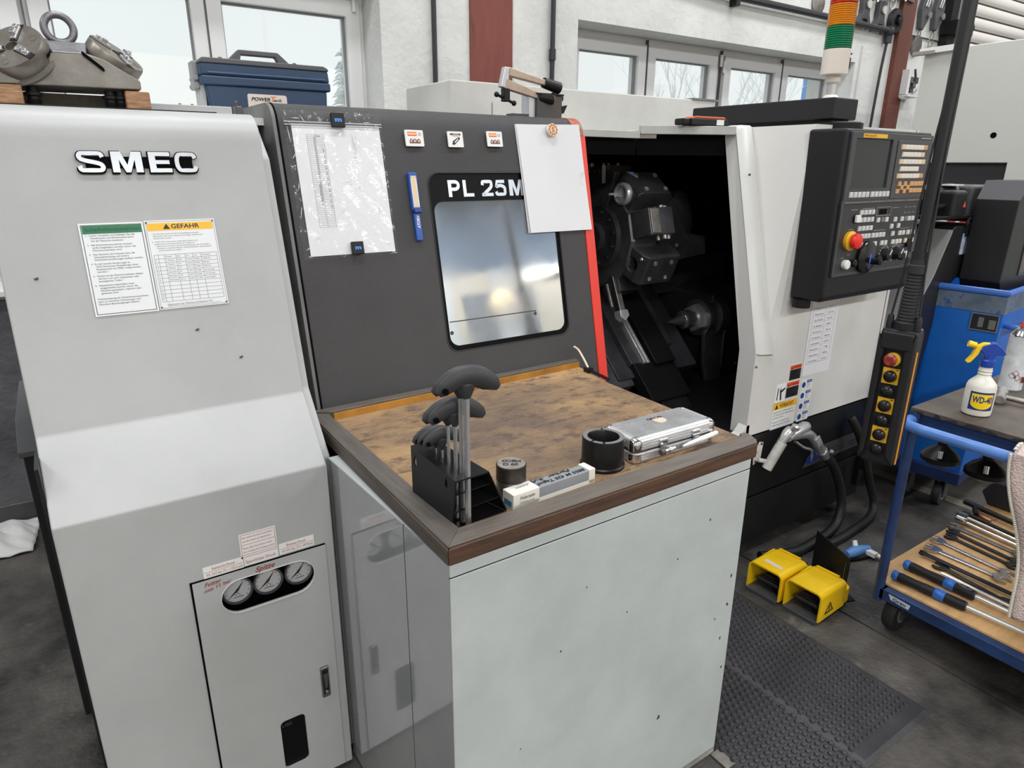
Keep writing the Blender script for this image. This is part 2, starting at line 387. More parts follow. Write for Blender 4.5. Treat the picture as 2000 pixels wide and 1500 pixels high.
# pipes
pipe_m = mat('dark_conduit', (52, 53, 56), .45, spec=.3)
MB().tube([(1.823, YW-.016, 1.2), (1.823, YW-.016, 4.4)], .013).build('conduit_pipe', pipe_m, None, 'thin dark conduit on the white wall left of the red column', 'pipe')
t = thing('conduit_pipe', 'thin dark conduit on the wall right of the red column, behind the lever tool', 'pipe', (2.594, YW-.02, 1.2))
MB().tube([(2.594, YW-.02, 1.2), (2.594, YW-.02, 4.4)], .014).build('tube', pipe_m, t)
MB().cyl((2.594, YW-.02, 2.13), (2.594, YW-.02, 2.19), .02).build('coupling', pipe_m, t)
t = thing('air_pipe', 'dark air pipe running along the wall above the right windows then down', 'pipe', (4.1, YW-.05, 2.63))
MB().tube([(3.2, YW-.045, 2.70), (4.14, YW-.045, 2.645), (6.08, YW-.045, 2.635)], .024).build('tube', pipe_m, t)
MB().tube(smooth([(6.08, YW-.045, 2.635), (6.11, YW-.04, 2.62), (6.11, YW-.035, 2.56), (6.085, YW-.03, 2.2), (6.05, YW-.03, 1.2)], 4), .011).build('drop_pipe', pipe_m, t)
MB().ball((6.10, YW-.045, 2.63), .042).cyl((6.11, YW-.04, 2.54), (6.11, YW-.04, 2.6), .03).build('elbow', pipe_m, t)
for x in (4.14, 5.3): MB().box(x-.02, x+.02, YW-.06, YW, 2.59, 2.66).build('pipe_clip', black_m, t)
MB().box(5.80, 5.815, YW-.008, YW, 1.2, 2.5).build('trim_2', mat('wall_trunking', (196, 196, 194), .6), kind='structure')

# things hung on the wall above the right windows
def cclamp(x, z, lab):
    t = thing('clamp_jaw', lab, 'clamp', (x, YW-.03, z), 'dark clamp jaws hung on the wall')
    MB().prism([(-.07, -.12), (-.09, -.09), (-.03, -.02), (-.03, .11), (.07, .11), (.08, .09), (.06, .08), (.065, -.02), (.1, -.10), (.085, -.13), (.04, -.06), (-.02, -.06)], F((x, YW, z)), .012, .05).build('body', oxide, t, bevel=.004)
    MB().lathe([(.026, 0), (.03, .006), (.03, .015)], (x+.025, YW-.05, z+.045), (0, -1, 0)).build('bore', mat('pale_bore', (190, 186, 180), .5), t)
    MB().cyl((x+.02, YW, z+.105), (x+.02, YW-.06, z+.105), .006).build('hook', steel_d, t)
cclamp(5.70, 2.74, 'dark clamp jaw on the wall just right of the signal lamp')
cclamp(5.93, 2.725, 'second dark clamp jaw on the wall, beside the black knob wheel')
t = thing('hand_wheel', 'black round hand wheel hanging on the wall beside the brown column', 'wheel', (6.19, YW, 2.715))
MB().lathe([(.02, 0), (.085, .01), (.1, .03), (.09, .05), (.05, .055), (.04, .035), (.01, .035)], (6.19, YW, 2.715), (0, -1, 0)).build('rim', black_p, t)
MB().lathe([(.028, .03), (.028, .075), (.01, .08)], (6.19, YW, 2.715), (0, -1, 0)).build('hub', black_s, t)
MB().lathe([(.005, 0), (.075, .002), (.078, .014), (.06, .02), (.01, .02)], (5.118, YW, 2.73), (0, -1, 0)).build('flange_disc', steel_d, None, 'grey round steel disc hanging on the wall left of the signal lamp', 'disc')
MB().lathe([(.005, 0), (.075, .002), (.078, .03), (.05, .034), (.01, .034)], (6.615, YW, 2.575), (0, -1, 0)).build('flange_disc', steel_d, None, 'grey round steel disc on the wall right of the brown column', 'disc')
def lump(x, z, s, seed, name, lab):
    rd = random.Random(seed); t = thing(name, lab, 'clamp', (x, YW-.03, z))
    MB().prism([(-.09*s, -.03), (-.05*s, .09*s), (.06*s, .1*s), (.1*s, .02*s), (.05*s, -.09*s), (-.02*s, -.05*s)], F((x, YW, z), (1, 0, .3)), .01, .07).build('body', oxide, t, bevel=.008)
    MB().cyl((x-.05*s, YW-.03, z-.02), (x+.08*s, YW-.09, z+.05*s), .022*s).build('screw', steel_d, t)
    MB().cyl((x+.08*s, YW-.06, z-.08*s), (x+.08*s, YW-.06, z+.06*s), .012*s).build('tommy_bar', steel, t)
lump(5.74, 2.90, 1.1, 1, 'screw_clamp', 'dark screw clamp at the frame top directly right of the signal lamp')
lump(5.98, 2.92, .9, 2, 'screw_clamp', 'small grey screw clamp on the wall above the two clamp jaws')
lump(6.18, 2.93, .8, 3, 'screw_clamp', 'bright screw clamp with a wire loop above the black hand wheel')
MB().tube(smooth([(6.1, YW-.02, 2.9), (6.07, YW-.03, 2.83), (6.1, YW-.03, 2.795), (6.15, YW-.03, 2.83), (6.17, YW-.02, 2.92)], 6), .007).build('wire_loop', mat('pale_wire', (196, 192, 186), .5), None, 'pale wire loop hanging above the black hand wheel', 'wire')
MB().prism([(-.06, -.05), (.05, -.06), (.07, .1), (-.07, .1)], F((6.34, YW-.04, 2.93)), 0, .02).build('tin_plate', steel_d, None, 'small bent tin plate fixed at the top of the brown column', 'plate', bevel=.004)
def jaw(x, z, lab):
    t = thing('grip_tool', lab, 'tool', (x, YW, z), 'hanging grip tools with dangling wires')
    MB().prism([(-.04, -.13), (-.07, .02), (-.02, .2), (.05, .2), (.085, .05), (.06, -.06), (.0, -.14)], F((x, YW, z)), .012, .05).build('body', mat('dark_grey_tool', (78, 78, 80), .5), t, bevel=.006)
    for k in range(2): MB().cyl((x-.03+.035*k, YW-.055, z+.04), (x+.02+.035*k, YW-.055, z+.18), .008).build('rod', steel, t)
    MB().lathe([(.01, 0), (.026, .004), (.026, .02)], (x+.045, YW-.05, z-.02), (0, -1, 0)).build('pin', steel, t)
    MB().tube(smooth([(x, YW-.02, z-.13), (x-.04, YW-.02, z-.22), (x-.03, YW-.02, z-.36)], 5), .005).build('wire', steel_d, t)
    MB().tube([(x+.02, YW-.02, z-.13), (x+.03, YW-.02, z-.25), (x-.01, YW-.02, z-.26), (x-.01, YW-.02, z-.31), (x+.05, YW-.02, z-.31), (x+.05, YW-.02, z-.26)], .005).build('wire_hook', steel_d, t)
jaw(6.63, 2.83, 'left of two grey grip tools with dangling wires right of the brown column')
jaw(6.86, 2.845, 'right of two grey grip tools with dangling wires, next to the black rail')
MB().tube([(6.44, YW-.012, 2.645), (7.1, YW-.012, 2.64)], .006).build('wall_cable', pipe_m, None, 'thin dark cable along the wall below the hanging grip tools', 'cable')
t = thing('wall_bracket', 'small wall bracket holding metal scrap right of the brown column', 'bracket', (6.550, YW, 2.2))
MB().box(6.430, 6.470, YW-.1, YW, 2.16, 2.36).box(6.430, 6.650, YW-.12, YW, 2.14, 2.155).build('bracket_plate', pvc, t)
for k in range(6):
    a = Vector((6.490+.03*k, YW-.06, 2.2+.04*(k % 3))); b = a+Vector((random.uniform(-.06, .06), random.uniform(-.02, .02), random.uniform(.03, .1)))
    MB().box(a.x-.025, a.x+.025, YW-.07, YW-.02, a.z-.02, a.z+.03).cyl(a, b, .01).build('fitting', oxide if k % 2 else steel_d, t)
MB().prism([(6.350, 2.12), (6.480, 2.115), (6.630, 2.2), (6.620, 2.215), (6.490, 2.135), (6.350, 2.14)], FV(YW-.09), 0, .004).build('blade', steel, t)
# roller shutter and its rail at the far right
t = thing('roller_shutter', 'pale corrugated roller shutter at the top right corner', 'shutter', (7.35, YW, 2.2))
sl = mat('shutter_slats', (222, 218, 212), .4)
z = 2.36; first = None
while z < 3.6:
    if first is None:
        z0_ = z
        first = MB().prism([(0, 0), (.02, .01), (.034, .05), (.02, .092), (0, .1)], F((7.3, YW, z), (0, -1, 0), (0, 0, 1)), -4.5, 0).build('slat', sl, t, ang=60)
    else: share(first, 'slat', (0, 0, z-z0_), t)
    z += .112
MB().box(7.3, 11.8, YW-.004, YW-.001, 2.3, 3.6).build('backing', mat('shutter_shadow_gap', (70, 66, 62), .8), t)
t = thing('shutter_rail', 'black vertical rail post with a bracket left of the roller shutter', 'rail', (7.25, YW-.1, 1))
MB().box(7.02, 7.14, YW-.08, YW, 1.5, 4.4).build('post', black_m, t, bevel=.004)
MB().box(7.16, 7.3, YW-.05, YW, 1.5, 4.4).build('track', mat('track_grey', (120, 118, 116), .5), t)
MB().box(6.98, 7.3, YW-.16, YW-.02, 2.69, 2.80).cyl((7.2, YW-.2, 2.745), (7.2, YW-.15, 2.745), .03).build('bracket', black_s, t, bevel=.005)
# outside: blue post, bare trees and a conifer, haze painted pale into their colour
MB().box(12.05, 12.30, 8, 8.25, -.1, 3.6).build('signpost_outside', mat('sky_blue_paint', (110, 160, 220), .5), None, 'blue post outside the rightmost window pane', 'post')
bark = mat('hazy_bark', (240, 242, 244), .9)  # near-white bark colour stands in for the fog
def tree(x, y, h, seed, lab, spread=.5):
    rd = random.Random(seed); mb = MB()
    def br(p, d, L, r, k):
        q = p+d*L; mb.tube([p, p+d*L*.5+Vector((rd.uniform(-.04, .04), 0, rd.uniform(-.02, .04)))*L, q], [r, r*.8, r*.6], 5)
        if k == 0: return
        for i in range(rd.choice((2, 3, 3))):
            e = (d+Vector((rd.uniform(-1, 1)*spread, rd.uniform(-1, 1)*spread, rd.uniform(-.1, .5)))).normalized()
            br(p+d*L*rd.uniform(.55, 1), e, L*rd.uniform(.55, .8), r*.55, k-1)
    br(Vector((x, y, -.05)), Vector((rd.uniform(-.05, .05), 0, 1)), h*.42, .012*h, 5)
    mb.build('bare_tree', bark, None, lab, 'tree', 'hazy bare trees outside the right windows')
tree(8.75, 8.2, 4.0, 3, 'faint bare tree outside the second pane of the right window')
tree(10.3, 8.4, 4.2, 5, 'faint bare tree outside the third pane of the right window', .6)
tree(11.75, 8.6, 4.2, 8, 'faint bare tree outside the rightmost pane beside the blue post', .6)
t = MB(); rd = random.Random(4)
t.tube([(3.05, 8, -.05), (3.05, 8, 2.9)], [.06, .01], 6)
for i in range(60):
    z = .3+2.5*i/60; L = .42*(1-(z/2.95))+.06
    for k in range(5):
        a = rd.uniform(0, 2*PI); d = Vector((math.cos(a), math.sin(a), -.25)); t.tube([(3.05, 8, z), Vector((3.05, 8, z))+d*L*.6+Vector((0, 0, .02)), Vector((3.05, 8, z))+d*L], [.022, .016, .004], 4)
t.build('conifer', mat('hazy_needles', (214, 220, 220), .9), None, 'faint hazy conifer outside the window behind the blue battery case', 'tree')  # pale needle colour stands in for the fog
# lamps of the hall (behind the camera; they show mirrored in the door glass)
lamp = mat('tube_glow', (255, 250, 240), .5, emit=9)
t = thing('fluorescent_lamp', 'tube lamp on the rear wall mirrored in the lathe door glass', 'lamp', (7.0, -5.9, 3.15))
MB().box(6.55, 7.45, -5.99, -5.9, 3.1, 3.19).build('housing', pvc, t)
MB().cyl((6.6, -5.87, 3.09), (7.4, -5.87, 3.17), .035).build('lamp_tube', lamp, t)
t = thing('wall_lamp', 'round warm lamp on the rear wall mirrored in the lathe door glass', 'lamp', (5.95, -5.7, 2.7))
MB().lathe([(.1, 0), (.12, .05), (.1, .1)], (5.93, -5.86, 2.7), (0, 1, 0)).build('housing', pvc, t)
MB().ball((5.93, -5.72, 2.7), .1).build('lamp_bulb', mat('bulb_glow', (255, 216, 150), .5, emit=8), t)

# ================================================================ the lathe (one machine, many parts)
LA = thing('cnc_lathe', 'large light grey CNC lathe with dark sliding door standing open', 'lathe', (1.5, 1.9, 0))
# ---- headstock cover
prof = [(1.402, .012), (1.402, .89), (1.530, 1.031), (1.6735, 1.565)]
prof += [(1.7475-.072*math.cos(R(a)), 1.583+.074*math.sin(R(a))) for a in range(8, 91, 10)]+[(2.45, 1.657), (2.45, .012)]
hs = MB().prism(prof, F((-.101, 0, 0), (0, 1, 0), (0, 0, 1)), 0, .531).build('headstock_cover', paint, LA, bevel=.004, seg=2)
cut(hs, MB().box(.15, .40, 1.30, 1.45, .572, .68), MB().box(.24, .33, 1.3, 1.44, .07, .25))
MB().box(.241, .329, 1.436, 1.439, .071, .249).build('cavity_darkener', pure, hs)  # black sheets added to darken the recesses, whose own walls are light
MB().box(.151, .399, 1.446, 1.449, .573, .679).box(.151, .399, 1.404, 1.446, .573, .575).box(.151, .153, 1.404, 1.446, .573, .679).box(.397, .399, 1.404, 1.446, .573, .679).box(.151, .399, 1.404, 1.446, .677, .679).build('cavity_darkener', pure, hs)
# side strip between the cover and the door
MB().prism([(1.44, .02), (1.44, .89), (1.56, 1.03), (1.705, 1.56), (1.79, 1.64), (2.3, 1.64), (2.3, .02)], F((.431, 0, 0), (0, 1, 0), (0, 0, 1)), 0, .022).build('side_flange', paint, LA, bevel=.006)
MB().prism([(1.90, .02), (1.90, 1.0), (1.97, 1.58), (2.3, 1.6), (2.3, .02)], F((.454, 0, 0), (0, 1, 0), (0, 0, 1)), 0, .04).build('side_gap_plate', black_m, LA)
MB().box(-.108, -.101, 1.44, 2.4, .02, 1.0).build('rear_edge_panel', black_m, hs)
# gauge door with slot and small window
slot = [( .335+.042*math.cos(R(a)), .6255+.042*math.sin(R(a))) for a in range(-90, 91, 15)]+[(.211+.042*math.cos(R(a)), .6255+.042*math.sin(R(a))) for a in range(90, 271, 15)]
gd = MB().ring(toouter(slot, .1165, .4085, .56, .688), slot, FV(1.402), 0, .006)
win = rrect(.257, .318, .088, .236, .012)
gd.ring(toouter(win, .1165, .4085, .06, .26), win, FV(1.402), 0, .006)
gd.box(.1165, .4085, 1.396, 1.402, .26, .56).box(.1165, .4085, 1.396, 1.402, .02, .06)
gdo = gd.build('gauge_door', paint, LA, flat=True)
MB().box(.1125, .1165, 1.3985, 1.402, .016, .691).build('door_gap_shade', pure, gdo)  # black strips paint the shade along the door's left and top edges
MB().box(.1125, .4085, 1.3985, 1.402, .688, .6905).build('door_gap_shade', pure, gdo)
g = MB().ring([(p[0]+(p[0]-.273)*.007, p[1]+(p[1]-.6255)*.02) for p in slot], slot, FV(1.396), 0, .0015).build('slot_edge', white_p, gdo)
for i, gx in enumerate((.206, .274, .345)):
    G = MB().lathe([(.0305, -.012), (.034, 0), (.034, .008), (.031, .01), (.029, .006)], (gx+.001, 1.421, .6275), (0, -1, 0), 32, caps=False).build('pressure_gauge', oxide, LA)
    MB().lathe([(.0001, .002), (.0305, .002)], (gx+.001, 1.421, .6275), (0, -1, 0), 32, caps=False).build('dial', mat('dial_shaded_grey', (178, 178, 180), .4), G)  # dial colour darkened for the shade inside the recess
    f = F((gx+.001, 1.4185, .6275))
    nb = MB().prism([(-.022, -.018), (.0005, .0035), (.0165, .0215), (.002, -.002), (-.0005, -.004)], f, 0, .0006)
    nb.prism(circ(0, 0, .003, 10), f, 0, .0012)
    for a in range(-40, 221, 26): nb.prism([(math.cos(R(a+1.2))*.027, math.sin(R(a+1.2))*.027), (math.cos(R(a-1.2))*.027, math.sin(R(a-1.2))*.027), (math.cos(R(a-1.2))*.0235, math.sin(R(a-1.2))*.0235), (math.cos(R(a+1.2))*.0235, math.sin(R(a+1.2))*.0235)], f, 0, .0003)
    for q in ((0, -.0075), (-.004, -.012), (.004, -.012)): nb.prism(circ(q[0], q[1], .0014, 8), f, 0, .0004)
    nb.box(-.010, .012, -.0185, -.0172, 0, .0004, f)
    nb.build('needle', ink, G, flat=True)
lt = MB().box(.3655, .3855, 1.388, 1.396, .262, .352).build('latch', steel_d, LA, bevel=.002)
MB().box(.3685, .3825, 1.386, 1.389, .274, .346).build('recess', black_s, lt)
MB().prism([(.370, .335), (.381, .335), (.379, .295), (.372, .295)], FV(1.386), 0, .003).build('paddle', oxide, lt)
MB().lathe([(.0045, 0), (.0045, .003), (.0015, .003)], (.3755, 1.3865, .282), (0, -1, 0), 12).build('lock', chrome, lt)
MB().box(.2455, .325, 1.4025, 1.404, .08, .245).build('level_window', mat('black_gloss', (12, 12, 13), .35, spec=.2), LA)
MB().text(FV(1.402), 'UBE', .262, .213, .010, bold=.02).build('window_print', mat('dim_print', (66, 66, 70), .4), LA)
# stickers above the gauges
def sticker(name, f, x0, x1, z0, z1, items, par=LA, base=white_p, th=.0007, edge=None, label=None):
    p = MB().box(x0, x1, z0, z1, 0, th, f).build(name, base, par, label, flat=True)
    if edge:
        e, m, w = edge; MB().ring([(x0+e, z0+e), (x1-e, z0+e), (x1-e, z1-e), (x0+e, z1-e)], [(x0+e+w, z0+e+w), (x1-e-w, z0+e+w), (x1-e-w, z1-e-w), (x0+e+w, z1-e-w)], f, th, th+.0002).build('border', m, p, flat=True)
    by = {}
    for it in items:
        m = it[0]; mb = by.setdefault(m.name, (m, MB()))[1]
        if it[1] == 'T': mb.text(f, it[2], it[3], it[4], it[5], th+.0005, **(it[6] if len(it) > 6 else {}))
        elif it[1] == 'B': mb.box(it[2], it[3], it[4], it[5], th, th+.0003, f)
        elif it[1] == 'P': mb.prism(it[2], f, th, th+.0004)
        elif it[1] == 'R': mb.ring(it[2], it[3], f, th, th+.0004)
    for m, mb in by.values(): mb.build('print', m, p, flat=True)
    return p
f14 = FV(1.4018)
sticker('instruction_sticker', f14, .222, .301, .712, .772, [(ink_r, 'T', 'Bitte stellen Sie die Druckschalter', .2275, .7605, .0042, dict(width=.067)), (ink_r, 'T', 'nach dem Aendern der Betriebsdruck', .2275, .7515, .0042, dict(width=.063)), (ink_r, 'B', .2245, .2985, .7445, .7452), (ink_r, 'T', 'Please adjust the pressure switch', .2275, .7345, .0042, dict(width=.063)), (ink_r, 'T', 'after changing the chucking pressure', .2275, .7255, .0042, dict(width=.068)), (ink_r, 'B', .2245, .2985, .7195, .7202)], edge=(.0025, ink_r, .0008))
sticker('chuck_pressure_sticker', f14, .227, .301, .692, .7115, [(ink_r, 'T', 'Spannfutter Druck', .230, .698, .0078, dict(width=.066))])
sticker('tailstock_pressure_sticker', f14, .142, .225, .690, .7175, [(ink_r, 'T', 'Reitstock Druck', .160, .7075, .0065, dict(width=.048)), (ink_r, 'T', '4.9~24.5 bar (71.1~355.6 psi)', .147, .6945, .0062, dict(width=.075)), (ink_r, 'B', .144, .224, .7035, .7041)])
sticker('brake_pressure_sticker', f14, .304, .384, .694, .7215, [(ink_r, 'T', 'Bremsen Druck', .321, .7115, .0065, dict(width=.044)), (ink_r, 'T', '4.9~34.3 bar (71.1~497.8 psi)', .309, .6985, .0062, dict(width=.072)), (ink_r, 'B', .306, .383, .7075, .7081)])
hw = mat('red_marker', (140, 40, 20), .5)
MB().text(FV(1.396), 'Futter', .140, .6735, .0095, slant=.35, rot=.06, bold=.015).text(FV(1.396), 'min 11 bar', .138, .6590, .0080, slant=.3, rot=.17, bold=.015, width=.058).build('marker_writing', hw, gdo, flat=True)
MB().text(FV(1.396), 'Spitze', .246, .6725, .0125, slant=.4, rot=.02, bold=.015, width=.044).build('marker_writing', hw, gdo, flat=True)
# small paint chips on the cover
chip = mat('chip_dark', (70, 66, 64), .7)
rd = random.Random(11); mb = MB()
for x, z in ((.36, 1.6), (.28, 1.6), (.245, 1.6), (.05, 1.29), (.22, 1.2), (-.05, 1.33), (.13, 1.35), (.3, 1.13)):
    a = rd.uniform(0, 1); mb.prism([(x, hv(z)), (x+.009*math.cos(a), hv(z)+.003), (x+.008, hv(z)-.002), (x+.002, hv(z)-.003)], FH, .0022, .0028)
mb.build('paint_chips', chip, hs, flat=True, kind='stuff')
# ---- badge SMEC
bd = MB(); hz = lambda z: hv(z)
b0, b1 = hv(1.5265), hv(1.5675); hh = b1-b0
bd.box(.075, .275, b0+hh*.25, b1-hh*.22, .002, .006, FH)
badge = bd.build('logo_badge', pure, LA, flat=True)
for ch, x, w in (('S', .0605, .0495), ('M', .1215, .056), ('E', .1905, .042), ('C', .2395, .045)):
    mb = MB(); block(mb, FH, ch, x, b0, w, hh, .003, .008, .2, .002); mb.build('letter_shadow', pure, badge, flat=True)
    mb = MB(); block(mb, FH, ch, x, b0, w, hh, .008, .0105, .2); mb.build('letter', mat('brushed_chrome', (158, 160, 163), .3, .55), badge, flat=True)
# ---- safety plates
def lines(xs0, z, h, rows, gap, mk, wmax):
    o = []
    for i, (tx, ind, wd) in enumerate(rows): o.append((mk, 'T', tx, xs0+ind, z-i*gap, h, dict(width=wd)))
    return o
z1 = hv(1.4295); z0 = hv(1.2470); L = []
rows = [('1.  Lesen, verstehen und befolgen Sie alle', 0, .088), ('Handbuecher und Warnhinweise bevor', .008, .078), ('Sie die Maschine bedienen.', .008, .058), None,
 ('2.  Alle Sicherheitsmassnahmen muessen', 0, .080), ('strikt eingehalten werden, bevor die', .008, .078), ('Maschine betrieben wird.', .008, .052), None,
 ('3.  Die Maschine darf niemals ohne die', 0, .082), ('Schutzabdeckung und andere', .008, .062), ('Sicherheitsvorkehrungen bedient werden.', .008, .088), None,
 ('4.  Es darf niemals Aenderungen an', 0, .070), ('CNC-Parameter Einstellungen ohne', .008, .076), ('Ruecksprache mit SMEC vorgenommen', .008, .080), ('werden !', .008, .02), None,
 ('5.  Waehrend die Maschine arbeitet, bleiben', 0, .090), ('Sie fern von sich rotierenden oder', .008, .074), ('beweglichen Teilen !', .008, .044), None,
 ('6.  Hauptsicherungsschalter muss', 0, .070), ('ausgeschaltet werden, bevor die', .008, .068), ('Maschine gesaeubert, repariert oder', .008, .074), ('gewartet wird', .008, .03), None, None,
 ('Nichteinhaltung der Sicherheitsmassnahmen', 0, .092), ('kann zu schweren Verletzungen und', 0, .076), ('Maschinen Beschaedigungen fuehren.', 0, .074)]
z = z1-.0265
for r_ in rows:
    if r_: L.append((ink, 'T', r_[0], .0505+r_[1], z, .0034, dict(width=r_[2])))
    z -= .0054 if r_ else .0030
L += [(green_l, 'B', .046, .1535, z1-.0215, z1-.005), (mat('dark_green_ink', (6, 58, 38), .5), 'T', 'Sicherheitsmassnahmen', .050, z1-.0165, .0078, dict(width=.1))]
fp = F(FH(0, 0, .002), FH.u, FH.v)
sticker('safety_rules_plate', fp, .0405, .1575, z0, z1, L, edge=(.0035, ink, .0012), th=.0012, base=mat('plate_silver', (222, 224, 226), .35))
L = [(yellow, 'B', .164, .2935, z1-.0205, z1-.0045), (ink, 'T', 'GEFAHR', .210, z1-.0165, .0090, dict(width=.056, bold=.03)), (ink, 'P', [(.194, z1-.0175), (.208, z1-.0175), (.201, z1-.006)])]
rows = [('1.  Die Maschine druck und die Drehzahlbegrenzung der', .0, .095), ('Spannfutter oder andere Spannvorrichtungen duerfen nicht', .004, .098), ('ueberschritten werden.', .004, .035), None, ('2.  Stellen Sie immer einen minimalen Futterdruck', 0, .09), ('entsprechend der Spannkraft aus Tabelle ein.', .004, .08), ('- Beachten Sie hierzu die Betriebsanleitung des Herstellers', .006, .107), ('- Reibwert zwischen Backe und Werkstueck, Spannflaeche', .006, .11), ('auf Drehzahl pruefen.', .01, .045)]
z = z1-.0285
for r_ in rows:
    if r_: L.append((ink_g, 'T', r_[0], .168+r_[1], z, .0027, dict(width=r_[2])))
    z -= .0046 if r_ else .0030
tz1 = z1-.0715; n = 12; ch = .0083
xsT = [.167, .175, .187, .209, .227, .242, .259, .2915]
for i in range(n+1):
    x0 = .167 if i in (0, 1, n) or True else .175
    L.append((ink_g, 'B', x0, .2915, tz1-i*ch-(.0004), tz1-i*ch+.0002))
for x in xsT: L.append((ink_g, 'B', x-.0003, x+.0003, tz1-n*ch, tz1))
for i in range(1, n): L.append((ink_g, 'T', str(i), .1695, tz1-(i+1)*ch+.0028, .0032))
for i, row in enumerate((('Futter', 'bar', 'mm', 'min', 'Drehzahl'), ('3 Backen', '24.5', '169.6', '3.000', '1.000 kN'), ('3 Backen', '27', '169.6', '3.500', '800 kN'), ('2 Backen', '27', '191.4', '3.700', '1000 kN'), ('Spanndorn', '27', '147.9', '3.700', 'auf Anfrage'), ('Spanndorn', '22', '147.9', '3.000', 'auf Anfrage'), ('Spannzange', '27.5', '169.6', '3.500', 'nach Angabe'))):
    for k, s_ in enumerate(row): L.append((ink_g, 'T', s_, xsT[2+k]+.002, tz1-(i+1)*ch+.0028, .0029, dict(width=min(xsT[3+k]-xsT[2+k]-.004, .0017*len(s_)+.002))))
L += [(ink_g, 'T', 'Eigentuemer der Maschine Auf-Nummer NC', .176, z0+.0095, .0040, dict(width=.09)), (ink_g, 'B', .176, .283, z0+.0075, z0+.008)]
sticker('danger_plate', fp, .1595, .2985, z0+.0015, z1+.0015, L, edge=(.0025, ink_g, .0007), th=.0012, base=mat('plate_silver', (222, 224, 226), .35))
mb = MB()
for x in (.1635, .2945):
    for z in (z0+.006, z1-.003): mb.lathe([(.0022, 0), (.0018, .0014), (.0001, .0016)], FH(x, z, .0032), FH.n, 10)
mb.build('rivets', oxide, LA, kind='stuff')
# ---- sliding door, tilted back, rounded at the top and returning over the roof
def zprof(off):
    o = [(dv(.845), off)]
    return o
R0 = .055
def door_prof(inset):
    p = [(0., dv(.84))]
    yt = lambda z: 1.66+sD*(z-.93)
    pts = [(yt(.84)+inset, .84), (yt(1.64)+inset, 1.64)]
    r = R0-inset*.5
    cy, cz = yt(1.64)+R0*1.05, 1.64
    a0 = math.degrees(math.atan2(1, sD))
    for k in range(7):
        a = R(180-12-(90-12)*k/6)
        pts.append((cy+(R0-inset)*math.cos(a)*1.02, cz+(R0-inset)*math.sin(a)))
    return pts+[(2.36, 1.695-inset)]
outer = door_prof(0); inner = door_prof(.028)
fx = F((.507, 0, 0), (0, 1, 0), (0, 0, 1))
doorpoly = outer+[(2.36, 1.665)]+inner[::-1][1:]
dr = MB().prism(doorpoly, fx, 0, .962).build('sliding_door', dark_tex, LA, bevel=.004)
wv = [dv(1.022), dv(1.524)]
wo = rrect(.909, 1.360, wv[0], wv[1], .035, 6)
cut(dr, MB().prism(wo, FD, -.08, .04))
# light edge flange at the left end of the door
fl_ = MB().prism(outer+[(2.36, 1.58)]+door_prof(.115)[::-1][1:], F((.4985, 0, 0), (0, 1, 0), (0, 0, 1)), 0, .0085).build('edge_flange', mat('worn_grey_paint', (112, 112, 112), .5, var=.1, vsc=9), dr)
MB().prism([(o[0]-.001, o[1]) if i < 2 else o for i, o in enumerate(door_prof(-.0015))]+door_prof(.012)[::-1], F((.508, 0, 0), (0, 1, 0), (0, 0, 1)), 0, .004).build('edge_seal', pure, dr)
MB().box(.408, .424, 1.79, 1.82, 1.657, 1.678).cyl((.412, 1.80, 1.676), (.412, 1.80, 1.69), .005).build('roller_stop', oxide, LA, bevel=.003)
# red end strip
rp = door_prof(-.002)
mb = MB()
mb.prism(rp[:2]+door_prof(.03)[:2][::-1], F((1.4695, 0, 0), (0, 1, 0), (0, 0, 1)), 0, .038)
mb.build('red_edge', red_m, dr, bevel=.003)
mb = MB().prism(rp[1:]+door_prof(.03)[1:][::-1], F((1.4695, 0, 0), (0, 1, 0), (0, 0, 1)), -.012, .03)
mb.build('worn_edge', mat('worn_edge', (150, 112, 84), .5, spot=(176, 52, 40), spot_t=(.5, .55), spot_sc=30), dr)
# window: dark frame print and mirror-like safety glass
pg = MB(); zi0, zi1 = dv(1.036), dv(1.447)
io = rrect(.920, 1.349, zi0, zi1, .03, 6)
gl = bpy.data.materials.new('door_safety_glass'); gl.use_nodes = True; b = gl.node_tree.nodes['Principled BSDF']
b.inputs['Base Color'].default_value = (.58, .62, .66, 1); b.inputs['Metallic'].default_value = .8; b.inputs['Roughness'].default_value = .03
nt = gl.node_tree; tcx = nt.nodes.new('ShaderNodeTexCoord'); nz = nt.nodes.new('ShaderNodeTexNoise'); nz.inputs['Scale'].default_value = 5; nz.inputs['Detail'].default_value = 6
rmp = nt.nodes.new('ShaderNodeMapRange'); rmp.inputs[1].default_value = .4; rmp.inputs[2].default_value = .75; rmp.inputs[3].default_value = .02; rmp.inputs[4].default_value = .14
nt.links.new(tcx.outputs['Object'], nz.inputs['Vector']); nt.links.new(nz.outputs['Fac'], rmp.inputs[0]); nt.links.new(rmp.outputs[0], b.inputs['Roughness'])
wgl = MB().prism(wo, FD, -.012, -.006).build('window_glass', gl, dr, flat=True)
io2 = [io[i] for i in range(len(io))]
MB().ring(wo, io2, FD, -.0055, -.0045).build('window_border', mat('window_print_black', (10, 10, 12), .4, spec=.1), dr, flat=True)
MB().ring([(a[0]+(.003 if a[0] > 1.13 else -.003), a[1]+(.003 if a[1] > .3 else -.003)) for a in wo], wo, FD, -.004, .0015).build('window_gasket', rubber, dr, flat=True)
for ch, x, w in (('P', .974, .040), ('L', 1.024, .036), ('2', 1.087, .041), ('5', 1.135, .041), ('M', 1.187, .056)):
    mb = MB(); block(mb, FD, ch, x, dv(1.459), w, .048, -.0044, -.0038, .24); mb.build('model_letter', mat('silver_lettering', (190, 196, 204), .3, .3), dr, flat=True)
